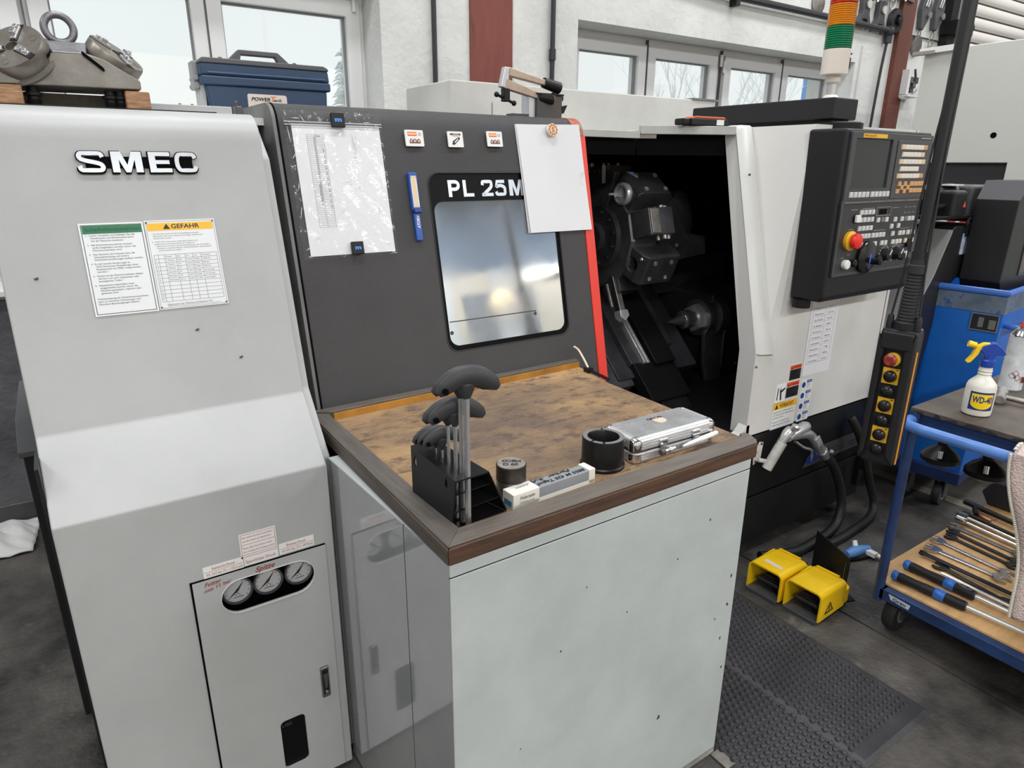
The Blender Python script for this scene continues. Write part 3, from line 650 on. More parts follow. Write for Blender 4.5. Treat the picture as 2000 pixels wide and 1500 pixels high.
mb = MB().box(.925, 1.24, dv(1.105), dv(1.108), -.0058, -.0055, FD)
for x, z in ((1.235, 1.098), (.928, 1.075)): mb.prism(circ(x, dv(z), .006, 14), FD, -.0058, -.0054)
mb.build('glass_marks', mat('glass_mark', (60, 60, 64), .4), dr, flat=True)
# ---- base, enclosure, roof
bs = MB().box(.47, 2.985, 1.475, 2.7, .06, .56).box(.5, 2.95, 1.55, 2.6, 0, .06)
bso = bs.build('base', black_s, LA, bevel=.006)
MB().box(1.0, 2.985, 1.4725, 1.475, .274, .2775).build('seam', pure, bso)
MB().box(1.3, 2.985, 1.47, 1.4745, .062, .272).build('lower_panel', black_m, bso, bevel=.004)
tank = MB().box(-.09, .47, 1.5, 2.6, .0, .012)
np_ = MB().prism([(2.50, .315), (2.985, .328), (2.985, .40), (2.56, .392)], FV(1.4725), 0, .003).build('maker_plate', mat('plate_grey', (74, 74, 76), .45), LA, flat=True)
MB().prism([(2.575+.06*math.cos(t_)+.014*math.sin(t_), .352+.028*math.sin(t_)) for t_ in [2*PI*i/24 for i in range(24)]], FV(1.4695), 0, .0006).build('oval_logo', mat('logo_blue', (30, 58, 140), .4), np_, flat=True)
MB().text(FV(1.4695), 'SMEC CO., LTD.', .0+2.62, .338, .028, width=.29, slant=.25, bold=.01).build('lettering', mat('dark_lettering', (34, 36, 44), .4), np_, flat=True)
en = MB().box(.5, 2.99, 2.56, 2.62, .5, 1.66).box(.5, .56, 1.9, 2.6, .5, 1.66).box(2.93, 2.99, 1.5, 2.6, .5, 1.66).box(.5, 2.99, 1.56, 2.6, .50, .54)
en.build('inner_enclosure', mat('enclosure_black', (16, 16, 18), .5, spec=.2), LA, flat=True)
MB().prism([(2.03, .548), (2.10, .548), (2.10, .60), (2.083, .60), (2.06, .572), (2.03, .562)], FV(1.475), -.04, 0).build('door_sill', paint_w, LA, flat=True)
rf = MB().prism([(-.09, 2.0), (.5, 1.90), (1.78, 1.875), (2.085, 1.75), (2.96, 1.75), (2.96, 2.6), (-.09, 2.6)], F((0, 0, 0), (1, 0, 0), (0, 1, 0)), 1.642, 1.66)
rf.build('roof', paint_w, LA, flat=True)
# top rail: behind the door, then coming forward to the right panel
MB().box(.52, 1.782, 1.842, 1.862, 1.640, 1.664).build('top_rail', mat('rail_grey', (176, 176, 172), .5, var=.06, vsc=9), LA, bevel=.002)
fr = F((1.782, 1.840, 0), (2.085-1.782, 1.672-1.840, 0), (0, 0, 1))
MB().box(0, .348, 1.655, 1.684, -.03, 0, fr).build('top_rail_return', mat('rail_grey', (176, 176, 172), .5), LA, bevel=.002)
MB().prism([(.0, 1.66), (.0, 1.585), (.34, 1.585), (.34, 1.66)], fr, -.05, -.04).build('wiper_plate', pure, LA)
MB().box(1.5, 1.79, 1.87, 1.88, 1.585, 1.645).build('wiper_plate', pure, LA)
# ---- right hand panel: bright strip beside the opening, slanted facet, flat front face
mb = MB()
mb._add([(2.083, 1.475, .548), (2.12, 1.475, .548), (2.12, 1.475, .887), (2.083, 1.475, .887)], [(0, 1, 2, 3)])
mb._add([(2.12, 1.475, .548), (2.97, 1.475, .548), (2.97, 1.475, 1.69), (2.262, 1.475, 1.690), (2.186, 1.475, .868), (2.12, 1.475, .887)], [(0, 1, 2, 3, 4, 5)])
rp_ = mb.build('right_panel', paint_w, LA, flat=True)
MB()._add([(2.150, 1.490, .887), (2.186, 1.475, .868), (2.262, 1.475, 1.690), (2.168, 1.690, 1.684)], [(0, 1, 2, 3)]).build('slanted_facet', mat('facet_paint', (208, 207, 204), .42), LA, flat=True)
sp = mat('panel_strip_toned', (200, 200, 197), .4)  # white panel paint darkened to offset the light its tilt catches
MB()._add([(2.083, 1.476, .887), (2.100, 1.462, .884), (2.150, 1.458, .880), (2.184, 1.466, .870),
           (2.084, 1.668, 1.662), (2.098, 1.655, 1.672), (2.128, 1.655, 1.676), (2.172, 1.672, 1.684),
           (2.090, 1.685, 1.684), (2.12, 1.682, 1.690), (2.172, 1.682, 1.690), (2.184, 1.478, .870), (2.12, 1.476, .887)],
          [(0, 1, 5, 4), (1, 2, 6, 5), (2, 3, 7, 6), (4, 5, 9, 8), (5, 6, 10, 9), (6, 7, 10), (3, 11, 10, 7), (0, 12, 11, 3, 2, 1)]).build('panel_strip', sp, LA, ang=50)
MB()._add([(2.083, 1.475, .548), (2.083, 1.475, .887), (2.084, 1.668, 1.662), (2.090, 1.685, 1.684), (2.085, 1.72, 1.66), (2.085, 1.55, .887), (2.085, 1.55, .548)], [(0, 1, 2, 3, 4, 5, 6)]).build('jamb', mat('jamb_paint', (206, 205, 202), .5), LA, flat=True)
MB()._add([(2.090, 1.685, 1.684), (2.12, 1.682, 1.690), (2.172, 1.682, 1.690), (2.262, 1.475, 1.690), (2.97, 1.475, 1.69), (2.97, 2.6, 1.69), (2.10, 2.6, 1.69)], [(0, 1, 2, 3, 4, 5, 6)]).build('panel_top', paint_w, LA, flat=True)
MB().box(2.955, 2.972, 1.478, 2.6, .56, 1.69).build('end_panel', paint_w, LA, bevel=.004)
MB().box(2.945, 2.949, 1.4735, 1.476, .56, 1.69).build('panel_seam', ink_g, rp_)
for y, z in ((1.60, 1.52), (1.474, .835)): MB().lathe([(.005, 0), (.004, .003), (.0001, .003)], (2.094, y, z), (-.5, -1, .25), 10).build('screw', oxide, LA)
# rear housing on the machine's back
rh = MB().box(1.33, 2.81, 2.40, 2.79, 1.62, 1.852).build('rear_housing', mat('housing_pale_grey', (190, 190, 186), .5, var=.04, vsc=4, bump=.05, bsc=20), LA, bevel=.006)
MB().box(1.512, 1.515, 2.398, 2.401, 1.65, 1.78).build('housing_seam', ink_g, rh)
MB().box(2.65, 2.83, 2.39, 2.80, 1.850, 1.858).build('housing_lid', ink_g, rh)
# ---- labels on the right panel
fR = FV(1.4745)
rows = [('Name', 'Wert'), ('Maschine', '25 M'), ('Typ. Drehzahl', '60 Hz'), ('Typ. Spannfutter', '400 V'), ('Gewicht', '50 A'), ('Typ. Futterdruck', '380 V/Hz'), ('Typ. Reitstockdruck', '65 kW'), ('Baujahr', '4'), ('Gesamt Gewicht', '5 000 kg'), ('Hersteller', 'EN ISO')]
L = [(ink_g, 'B', .412+2.0, .412+2.155, .795, .7956)]
z = 1.035
for i, (a, b) in enumerate(rows):
    L += [(ink_g, 'T', a, 2.425, z-.019, .0065, dict(width=.06)), (ink_g, 'T', b, 2.515, z-.018, .0065, dict(width=.035))]
    if i % 1 == 0: L.append((ink_g, 'B', 2.412, 2.567, z-.0245, z-.024))
    z -= .024
for x in (2.412, 2.497, 2.567): L.append((ink_g, 'B', x, x+.0006, z, 1.035))
pl = sticker('data_sheet', F((0, 1.4742, 0), (1, 0, .0), (0, 0, 1)), 2.398, 2.585, .745, 1.075, L, base=paper, label='white paper data sheet taped on the white panel')
sticker('warning_sticker', fR, 2.312, 2.389, .740, .806, [(orange, 'B', 2.314, 2.387, .787, .804), (ink, 'B', 2.314, 2.387, .742, .786), (mat('dark_red_ink', (120, 24, 14), .5), 'T', 'WARNUNG', 2.335, .7905, .010, dict(width=.048, bold=.03)), (ink, 'P', [(2.318, .789), (2.33, .789), (2.324, .801)])]+[(ink_g, 'B', 2.318, 2.318+w, zz, zz+.0022) for w, zz in ((.05, .778), (.06, .771), (.045, .764), (.062, .757), (.055, .750))])
sticker('warning_sticker', fR, 2.304, 2.389, .668, .738, [(orange, 'B', 2.306, 2.387, .716, .735), (ink, 'B', 2.306, 2.387, .670, .714), (mat('dark_red_ink', (120, 24, 14), .5), 'T', 'WARNUNG', 2.329, .7195, .010, dict(width=.052, bold=.03)), (ink, 'P', [(2.311, .718), (2.324, .718), (2.3175, .731)])]+[(ink_g, 'B', 2.310, 2.310+w, zz, zz+.0022) for w, zz in ((.055, .706), (.065, .699), (.05, .692), (.068, .685), (.06, .678))])
sticker('hand_hazard_sticker', fR, 2.238, 2.302, .655, .738, [(ink, 'P', [(2.248, .672), (2.2535, .672), (2.2555, .722), (2.250, .722)]), (ink, 'P', [(2.271, .668), (2.280, .670), (2.275, .702), (2.292, .712), (2.290, .717), (2.274, .709), (2.272, .724), (2.268, .709), (2.262, .722), (2.266, .700)]), (ink, 'P', [(2.276, .700), (2.298, .713), (2.297, .719), (2.28, .712)])])
sticker('caution_sticker', fR, 2.232, 2.389, .548, .660, [(yellow, 'B', 2.234, 2.387, .630, .658), (ink, 'T', 'VORSICHT', 2.275, .6365, .015, dict(width=.09, bold=.03)), (ink, 'P', [(2.246, .634), (2.268, .634), (2.257, .654)])]+[(ink_g, 'T', tx, 2.240, zz, .0065, dict(width=w)) for tx, w, zz in (('Spaenefoerderer der Maschine darf nur', .13, .617), ('zur Reinigung der Spaenewanne', .135, .605), ('geoeffnet werden.', .07, .593), ('Schutztuer der Maschine nicht', .11, .575), ('oeffnen waehrend im Betrieb.', .12, .562))], edge=(.001, ink_g, .0006))
for k in range(4):
    zz = .728-.046*k; xx = 2.405-.0
    sticker('notice_sticker', fR, xx, xx+.078, zz-.042, zz, [(blue_l, 'P', circ(xx+.017, zz-.022, .0125, 20)), (blue_l, 'B', xx+.037, xx+.072, zz-.016, zz-.004), (white_p, 'T', 'HINWEIS', xx+.044, zz-.0125, .0055, dict(width=.024))]+[(ink_g, 'B', xx+.037, xx+.037+w, zz-d_, zz-d_+.0014) for w, d_ in ((.02, .021), (.026, .026), (.018, .031), (.024, .036))]+[(white_p, 'P', [(xx+.0155, zz-.028), (xx+.0185, zz-.028), (xx+.0185, zz-.017), (xx+.0155, zz-.017)])])

# ---- working area: turret, slide covers, tailstock
TY, TZ = 2.17, 1.262
tur = MB().lathe([(.10, .13), (.205, .125), (.21, .12), (.21, .0), (.20, -.012), (.05, -.012)], (1.905, TY, TZ), (1, 0, 0), 12, up=(0, -1, 0)).build('turret', oxide, LA, ang=20)
dk = mat('turret_black', (66, 66, 70), .36, .25, var=.15, vsc=14)
MB().lathe([(.03, -.045), (.055, -.045), (.062, -.04), (.062, -.022), (.085, -.02), (.128, -.02), (.138, -.012), (.14, .0)], (1.90, TY, TZ), (1, 0, 0), 40).build('face_flange', dk, tur)
mb = MB()
for k in range(12):
    a = R(30*k+15); y, z = TY-.107*math.cos(a), TZ+.107*math.sin(a)
    mb.lathe([(.008, 0), (.008, -.004), (.0045, -.004), (.0045, -.001), (.0001, -.001)], (1.88, y, z), (1, 0, 0), 10)
mb.build('flange_bolts', steel_d, tur, kind='stuff')
def hf(th):     # holder frame: u = along X, v = radial, n = tangential
    rd_ = Vector((0, -math.cos(R(th)), math.sin(R(th)))); return F((1.90, TY, TZ), (1, 0, 0), rd_)
# holder with collet (upper right)
f = hf(52)
h1 = MB().prism([(.0, .17), (.20, .17), (.20, .255), (.17, .285), (.02, .285), (.0, .27)], f, -.062, .062).build('collet_holder', dk, tur, bevel=.005)
cf = F(f(0, .232, 0), f.v, f.n)
MB().lathe([(.043, 0), (.045, -.014), (.041, -.024), (.034, -.026), (.034, -.006), (.0001, -.006)], f(0, .228, 0), (1, 0, 0), 28).build('collet_nut', steel_b, h1)
MB().cyl(f(-.085, .228, 0), f(-.02, .228, 0), .0045, .006, 10).build('drill_bit', steel_b, h1)
mb = MB()
for x in (.05, .155):
    for t_ in (-.04, .04): mb.lathe([(.010, 0), (.010, .004), (.006, .004), (.006, 0)], f(x, .285, t_), f.v, 12)
mb.lathe([(.006, 0), (.005, -.004)], f(0, .185, -.045), (1, 0, 0), 8)
mb.build('bolts', steel_b, h1, kind='stuff')
MB()._add([f(.012, .2862, -.06), f(.05, .2862, -.06), f(.05, .2862, -.02)], [(0, 1, 2)]).build('blue_label', mat('pale_blue_label', (150, 190, 240), .4), h1, flat=True)
# clamp holder with cut off blade (middle right)
f = hf(16)
h2 = MB().prism([(.0, .19), (.15, .19), (.16, .235), (.13, .30), (.0, .30)], f, -.055, .05).build('tool_holder', oxide, tur, bevel=.004)
MB().box(.005, .05, .296, .305, -.05, .045, f).build('shank', steel_d, h2, bevel=.002)
mb = MB()
for q in ((.10, .27), (.10, .235), (.135, .255)): mb.cyl(f(q[0], q[1], .05), f(q[0], q[1], .064), .011, .009, 12).cyl(f(q[0], q[1], -.055), f(q[0], q[1], -.067), .011, .009, 12)
mb.build('clamp_screws', steel_b, h2, kind='stuff')
# boring bar holder (lower right)
f = hf(-24)
h3 = MB().prism([(.0, .16), (.21, .16), (.21, .25), (.19, .285), (.02, .285), (.0, .255)], f, -.062, .062).build('boring_holder', dk, tur, bevel=.004)
cutm = MB().cyl(f(-.03, .222, 0), f(.12, .222, 0), .028, None, 24); cut(h3, cutm)
mb = MB()
for x in (.06, .15):
    for t_ in (-.035, .035): mb.lathe([(.009, 0), (.009, .003), (.0055, .003), (.0055, 0)], f(x, .285, t_), f.v, 12)
for q in ((.185, -.04), (.185, .04), (.26, -.045)): mb.lathe([(.007, .002), (.006, -.004), (.0001, -.004)], f(0, q[0], q[1]), (1, 0, 0), 10)
mb.build('bolts', steel_b, h3, kind='stuff')
# turning tool pointing down
f = hf(-66)
h4 = MB().box(-.0, .12, .17, .25, -.05, .05, f).build('tool_holder', dk, tur, bevel=.004)
MB().box(-.012, .018, .18, .335, -.036, -.004, f).build('shank', steel_d, h4, bevel=.003)
MB().prism([(-.018, .325), (.024, .325), (.028, .352), (.002, .372), (-.022, .352)], f, -.042, -.002).build('insert', steel_b, h4, bevel=.003)
MB().box(-.01, .016, .20, .30, .008, .02, f).build('clamp_wedge', steel_b, h4, bevel=.002)
# top holder
f = hf(94)
h5 = MB().box(.0, .13, .18, .285, -.06, .05, f).build('tool_holder', dk, tur, bevel=.004)
MB().box(.004, .02, .26, .30, -.075, -.055, f).build('shank', steel_b, h5, bevel=.002)
mb = MB()
for q in ((.04, .285, -.02), (.075, .285, -.03), (.1, .285, .0)): mb.cyl(f(*q), f(q[0], q[1]+.012, q[2]), .008, .007, 10)
mb.cyl(f(-.004, .265, -.03), f(0, .265, -.03), .007).cyl(f(-.004, .265, .0), f(0, .265, 0), .007)
mb.build('bolts', mat('brass_bolts', (190, 160, 110), .35, .9), h5, kind='stuff')
MB().box(-.004, -.001, .215, .285, .02, .038, f).build('white_tag', white_p, h5, flat=True)
f = hf(74); MB().box(-.01, .02, .12, .275, -.03, .012, f).build('shank', oxide, tur, bevel=.003)
# turret housing behind
MB().prism([(2.05, 1.42), (2.20, 1.46), (2.34, 1.44), (2.44, 1.36), (2.44, 1.22), (2.36, 1.13), (2.14, 1.11), (2.05, 1.15)], FV(2.28), -.22, .12).build('turret_housing', mat('housing_black', (60, 60, 64), .45, .2), LA, bevel=.015)
MB().lathe([(.10, 0), (.11, .004), (.11, .03), (.095, .04)], (2.36, 2.18, 1.33), (0.35, -1, .2), 30).build('motor_cover', mat('motor_cover_grey', (92, 92, 96), .4, .2), LA)
# slanted cross slide with telescopic covers
sv = Vector((0, 1, 1)).normalized()
fs = F((1.93, 1.98, .70), (1, 0, 0), sv)                # u: X, v: up the slope, n: towards the door
sc = MB()
sld = MB().box(-.06, .42, -.02, .50, -.10, 0, fs).build('cross_slide', dk, LA, bevel=.004)
for k, (x0, x1, v0, v1, n0, m) in enumerate(((.02, .07, .03, .40, .03, oxide), (.078, .096, .02, .42, .045, steel_b), (.104, .118, .02, .42, .038, steel_b), (.13, .25, .0, .40, .055, black_s), (.252, .266, .06, .44, .03, steel_b), (.27, .33, .1, .5, .012, oxide))):
    MB().box(x0, x1, v0, v1, 0, n0, fs).build('way_cover' if m is black_s else 'rail', m, sld, bevel=.003)
MB().box(.03, .26, -.16, .03, -.03, .03, fs).build('lower_cover', black_s, LA, bevel=.004)
lc = MB().box(.09, .24, -.30, -.10, -.06, .015, fs).build('wiper_block', black_m, LA, bevel=.004)
mb = MB()
for q in ((.105, -.285), (.225, -.285), (.225, -.12), (.105, -.12), (.165, -.285), (.165, -.12)): mb.lathe([(.006, 0), (.005, .005), (.0001, .006)], fs(q[0], q[1], .015), fs.n, 10)
mb.build('bolts', steel, lc, kind='stuff')
MB().box(-.42, .02, -.05, .22, -.06, -.01, fs).build('way_cover', oxide, LA, bevel=.004)
MB().box(1.5, 2.9, 2.30, 2.5, .95, 1.12).build('upper_way', dk, LA, bevel=.004)
# tailstock with live centre
ty, tz = 2.1, .862
tl = MB().prism([(2.53, .97), (2.62, 1.0), (2.93, .99), (2.93, .56), (2.60, .56), (2.55, .66), (2.52, .80)], FV(2.06), -.34, 0).build('tailstock', mat('tailstock_black', (62, 62, 66), .42, .2), LA, bevel=.012)
lcx = MB().lathe([(.0005, 0), (.008, .02), (.028, .085), (.030, .088), (.030, .10), (.043, .102), (.043, .165), (.038, .17)], (2.275, ty, tz), (1, 0, 0), 36).build('live_center', steel, LA)
MB().lathe([(.055, .165), (.066, .17), (.066, .195), (.07, .2)], (2.275, ty, tz), (1, 0, 0), 6, up=(0, 0, 1)).build('draw_nut', steel_b, lcx, ang=20)
MB().lathe([(.06, .195), (.086, .20), (.086, .275), (.076, .28)], (2.275, ty, tz), (1, 0, 0), 36).build('quill_collar', steel, lcx)
MB().lathe([(.092, .26), (.1, .265), (.1, .32)], (2.275, ty, tz), (1, 0, 0), 36).build('seal_ring', oxide, tl)
mb = MB()
for q in ((2.56, .70), (2.60, .62), (2.60, .92), (2.75, .60), (2.85, .75)): mb.lathe([(.007, 0), (.006, .004), (.0001, .005)], (q[0], 2.06, q[1]), (0, -1, 0), 10)
mb.build('bolts', steel, tl, kind='stuff')
MB().tube([(2.60, 2.03, .62), (2.585, 2.02, .78), (2.62, 2.03, .88)], .006).build('coolant_line', mat('brassy_line', (120, 110, 96), .4, .8), tl)

MB().prism([(2.46, .80), (2.53, .88), (2.62, .84), (2.60, .50), (2.50, .56), (2.47, .66)], FV(2.03), -.02, 0).build('foot_plate', oxide, tl, bevel=.004)
MB().prism([(2.06, 1.30), (2.10, 1.44), (2.22, 1.40), (2.30, 1.27), (2.42, 1.25), (2.44, 1.17), (2.12, 1.14)], FV(2.05), -.03, 0).build('turret_side_plate', oxide, tur, bevel=.006)
mb = MB()
for q in ((2.10, 1.40), (2.17, 1.36), (2.24, 1.22)): mb.lathe([(.009, 0), (.007, .006), (.0001, .007)], (q[0], 2.05, q[1]), (0, -1, 0), 10)
mb.build('bolts', steel_b, tur, kind='stuff')
# ---- control box on its swing arm
CB = F((2.262, 1.350, 1.67), (1, .02, 0), (0, .02, 1))   # front face of the screen unit
cbx = MB().prism([(1.345, 1.672), (1.338, 1.10), (1.352, 1.083), (1.472, 1.083), (1.485, 1.672)], F((2.238, 0, 0), (0, 1, 0), (0, 0, 1)), 0, .575).build('control_box', black_p, LA, bevel=.014, seg=4)
MB().cyl((2.262, 1.435, 1.052), (2.262, 1.435, 1.083), .032, None, 20).build('cable_gland', black_s, cbx)
FC = F((2.262, 1.3455, 1.67), (1, 0, 0), (0, .0122, 1))
bez = mat('bezel_grey', (66, 66, 69), .45, bump=.08, bsc=300)
su = MB().ring([(.002, -.008), (.288, -.008), (.288, -.235), (.002, -.235)][::-1], [(.030, -.030), (.262, -.030), (.262, -.192), (.030, -.192)][::-1], FC, -.004, .010).build('screen_bezel', bez, cbx, bevel=.003, flat=True)
MB().box(.03, .262, -.192, -.03, -.004, .003, FC).build('screen', mat('screen_off', (46, 48, 49), .18), cbx, flat=True)
MB().box(.03, .262, -.196, -.192, .003, .011, FC).build('screen_sill', bez, cbx)
MB().box(.064, .216, -.026, -.013, .0102, .0108, FC).build('yellow_nameplate', yellow, cbx, flat=True)
MB().text(FC, 'FANUC Series 0i-TD', .070, -.0225, .0065, .0112, width=.075, bold=.02).build('nameplate_print', mat('amber_ink', (120, 70, 10), .5), cbx, flat=True)
key_w = mat('key_grey', (206, 206, 204), .45); key_t = mat('key_tan', (222, 196, 166), .45); key_o = mat('key_ochre', (204, 156, 104), .45); key_p = mat('key_pale', (226, 218, 206), .45)
KEYS = {}
def key(x, y, w, h, m, par=None, f=FC, t=.006, base=.0):
    k = (m.name, round(w, 4), round(h, 4))
    if k not in KEYS:
        o = MB().prism([(x-w/2, y-h/2), (x+w/2, y-h/2), (x+w/2, y+h/2), (x-w/2, y+h/2)], f, base, base+t*.6)._add([f(x-w/2, y-h/2, base+t*.6), f(x+w/2, y-h/2, base+t*.6), f(x+w/2, y+h/2, base+t*.6), f(x-w/2, y+h/2, base+t*.6), f(x-w*.4, y-h*.4, base+t), f(x+w*.4, y-h*.4, base+t), f(x+w*.4, y+h*.4, base+t), f(x-w*.4, y+h*.4, base+t)], [(0, 1, 5, 4), (1, 2, 6, 5), (2, 3, 7, 6), (3, 0, 4, 7), (4, 5, 6, 7)]).build('key', m, cbx, flat=True)
        KEYS[k] = (o, x, y); return o
    o, x0, y0 = KEYS[k]; return share(o, 'key', f.u*(x-x0)+f.v*(y-y0))
for i in range(10): key(.036+.0255*i+(.006 if i > 4 else 0), -.2135, .017, .019, key_w, base=.010)
ku = MB().box(.292, .555, -.240, -.008, -.004, .004, FC).build('key_unit', bez, cbx, bevel=.003, flat=True)
MB().box(.305, .545, -.232, -.030, .004, .0075, FC).build('key_plate', mat('key_plate_grey', (74, 74, 77), .5), cbx, bevel=.002, flat=True)
MB().box(.46, .535, -.0205, -.0175, .004, .0055, FC).build('key_unit_trim', steel, cbx)
def keyrow(y, x0, n, cols, w=.0235, h=.017):
    for i in range(n): key(x0+.0262*i, y, w, h, cols[i] if isinstance(cols, list) else cols, base=.0075)
keyrow(-.052, .335, 7, [key_t, key_p, key_p, key_p, key_p, key_p, key_o])
keyrow(-.077, .348, 6, [key_p, key_p, key_p, key_p, key_p, key_t])
keyrow(-.102, .335, 7, [key_t, key_p, key_p, key_p, key_p, key_p, key_t])
keyrow(-.127, .348, 5, key_p)
keyrow(-.152, .335, 7, [key_t, key_p, key_p, key_p, key_p, key_p, key_o])
for x, y in ((.349, -.180), (.341, -.206), (.367, -.193), (.389, -.180), (.389, -.206), (.411, -.193)): key(x, y, .018, .017, key_o, base=.0075)
keyrow(-.180, .435, 4, key_o); keyrow(-.204, .435, 4, key_o)
# operator panel
FO = F((2.262, 1.343, 1.435), (1, 0, 0), (0, .0122, 1))
op = MB().box(-.004, .530, -.258, 0, -.004, .008, FO).build('operator_panel', mat('operator_panel_grey', (50, 50, 53), .45), cbx, bevel=.003)
MB().ring([(-.006, -.260), (.532, -.260), (.532, .002), (-.006, .002)], [(.006, -.248), (.520, -.248), (.520, -.010), (.006, -.010)], FO, .008, .0105).build('panel_frame', bez, cbx, bevel=.002, flat=True)
MB().box(.006, .524, -.006, -.002, .0105, .0115, FO).build('frame_highlight', steel_d, cbx)
B = .008
def rowk(y, xs_, m=key_w, w=.0165, h=.017):
    for x in xs_: key(x, y, w, h, m, f=FO, base=B)
key_d = mat('key_dark_grey', (120, 116, 110), .45)  # darker grey for a few keys and the display frame
rowk(-.040, (.125, .150, .175, .200)); rowk(-.066, (.125, .150, .175, .200))
rowk(-.070, (.243, .300)); rowk(-.070, (.271,), key_d); rowk(-.072, (.362, .410, .460, .486)); rowk(-.072, (.435, .510), key_d)
rowk(-.096, (.125, .150, .175, .200)); rowk(-.096, (.343, .392))
rowk(-.124, (.128, .150, .172, .194, .222, .246, .270, .294)); rowk(-.124, (.360, .410, .436, .470, .510)); rowk(-.124, (.490,), key_d)
rowk(-.155, (.128, .152, .176, .222, .246, .292, .318, .370, .398, .422, .510)); rowk(-.155, (.462,), key_t)
MB().ring([(.222, -.024), (.320, -.024), (.320, -.056), (.222, -.056)][::-1], [(.225, -.027), (.317, -.027), (.317, -.053), (.225, -.053)][::-1], FO, B, B+.003).build('display_frame', key_d, cbx, flat=True)
MB().box(.245, .295, -.050, -.032, B, B+.001, FO).build('tool_display', pure, cbx, flat=True)
pr_ = MB()
for x, y, w in ((.13, -.028, .08), (.335, -.03, .045), (.42, -.03, .018), (.45, -.03, .018), (.48, -.03, .018), (.42, -.05, .018), (.45, -.05, .018), (.48, -.05, .018), (.225, -.108, .08), (.06, -.030, .04), (.06, -.098, .03), (.31, -.176, .02), (.365, -.172, .04), (.43, -.172, .04), (.075, -.186, .016), (.04, -.196, .016)): pr_.box(x, x+w, y, y+.0018, B, B+.0006, FO)
for q in ((.5, -.108, .035), (.41, -.108, .07)): pr_.box(q[0]-.0, q[0]+q[2], q[1], q[1]+.0013, B, B+.0006, FO)
pr_.build('panel_print', mat('panel_print_grey', (150, 148, 142), .5), cbx, flat=True)
MB().lathe([(.016, 0), (.016, .006), (.012, .006)], FO(.095, -.060, B), FO.n, 20).build('button_base', black_s, cbx)
MB().prism(rrect(.082, .108, -.073, -.047, .004), FO, B+.004, B+.014).build('white_button', white_p, cbx, bevel=.002, flat=True)
es = MB().lathe([(.033, 0), (.034, .012), (.026, .016)], FO(.070, -.135, B), FO.n, 28).build('emergency_stop', yellow, cbx)
MB().lathe([(.015, .012), (.016, .020), (.026, .023), (.028, .030), (.025, .039), (.012, .043), (.0001, .0435)], FO(.070, -.135, B), FO.n, 28).build('red_mushroom', mat('stop_red', (232, 44, 36), .35), es)
MB().lathe([(.016, 0), (.017, .006), (.017, .014), (.014, .018), (.0001, .0185)], FO(.062, -.218, B), FO.n, 24).build('white_button', white_p, cbx)
MB().lathe([(.013, 0), (.013, .02), (.010, .024), (.0001, .024)], FO(.100, -.215, B), FO.n, 20).build('black_button', black_s, cbx)
hwm = MB().lathe([(.055, 0), (.058, .004), (.058, .014), (.05, .018), (.0001, .019)], FO(.190, -.200, B), FO.n, 36).build('hand_wheel', mat('gloss_black', (20, 20, 22), .15), cbx)
MB().lathe([(.012, .018), (.011, .045), (.013, .05), (.0001, .054)], FO(.215, -.215, B), FO.n, 20).build('crank_knob', black_s, hwm)
MB().box(.196, .204, -.222, -.188, B+.0185, B+.0195, FO).build('blue_mark', mat('bright_blue_mark', (60, 110, 230), .4), hwm, flat=True)
MB().lathe([(.018, 0), (.018, .02), (.0001, .021)], FO(.262, -.213, B), FO.n, 20).build('black_button', black_s, cbx)
for x in (.325, .405):
    mb = MB()
    for a in range(-50, 231, 20): mb.prism([(x+.03*math.cos(R(a-3)), -.200+.03*math.sin(R(a-3))), (x+.03*math.cos(R(a+3)), -.200+.03*math.sin(R(a+3))), (x+.036*math.cos(R(a+3)), -.200+.036*math.sin(R(a+3))), (x+.036*math.cos(R(a-3)), -.200+.036*math.sin(R(a-3)))], FO, B, B+.0006)
    kn = MB().lathe([(.024, 0), (.022, .012), (.018, .022), (.0001, .023)], FO(x, -.200, B), FO.n, 12).build('override_knob', black_s, cbx, ang=20)
    mb.build('scale_print', mat('scale_white', (190, 188, 184), .5), kn, flat=True)
    MB().prism([(x-.002, -.2), (x+.002, -.2), (x+.014, -.184), (x+.011, -.181)], FO, B+.0225, B+.0245).build('pointer', white_p, kn, flat=True)
MB().prism(rrect(.468, .494, -.222, -.196, .004), FO, B, B+.012).build('white_button', white_p, cbx, bevel=.002, flat=True)
MB().lathe([(.016, 0), (.016, .012), (.0001, .0125)], FO(.48, -.165, B), FO.n, 16).build('key_switch', black_s, cbx)
MB().lathe([(.013, 0), (.014, .016), (.0001, .0165)], FO(.445, -.214, B), FO.n, 16).build('black_button', black_s, cbx)
for z in (1.61, 1.53, 1.45, 1.40, 1.34, 1.27, 1.24, 1.21): MB().box(2.813, 2.835, 1.36, 1.39, z-.012, z+.012).build('side_connector', steel_d, cbx, bevel=.003)
# swing arm
MB().lathe([(.085, 0), (.085, .022), (.075, .026)], (2.44, 1.505, 1.676), (0, 0, 1), 30).build('swivel', black_s, LA)
arm = MB().box(2.392, 2.545, 1.50, 2.16, 1.712, 1.786).build('swing_arm', black_p, LA, bevel=.006)
MB().box(2.42, 2.53, 1.52, 1.95, 1.695, 1.713).build('arm_underside', black_s, arm)
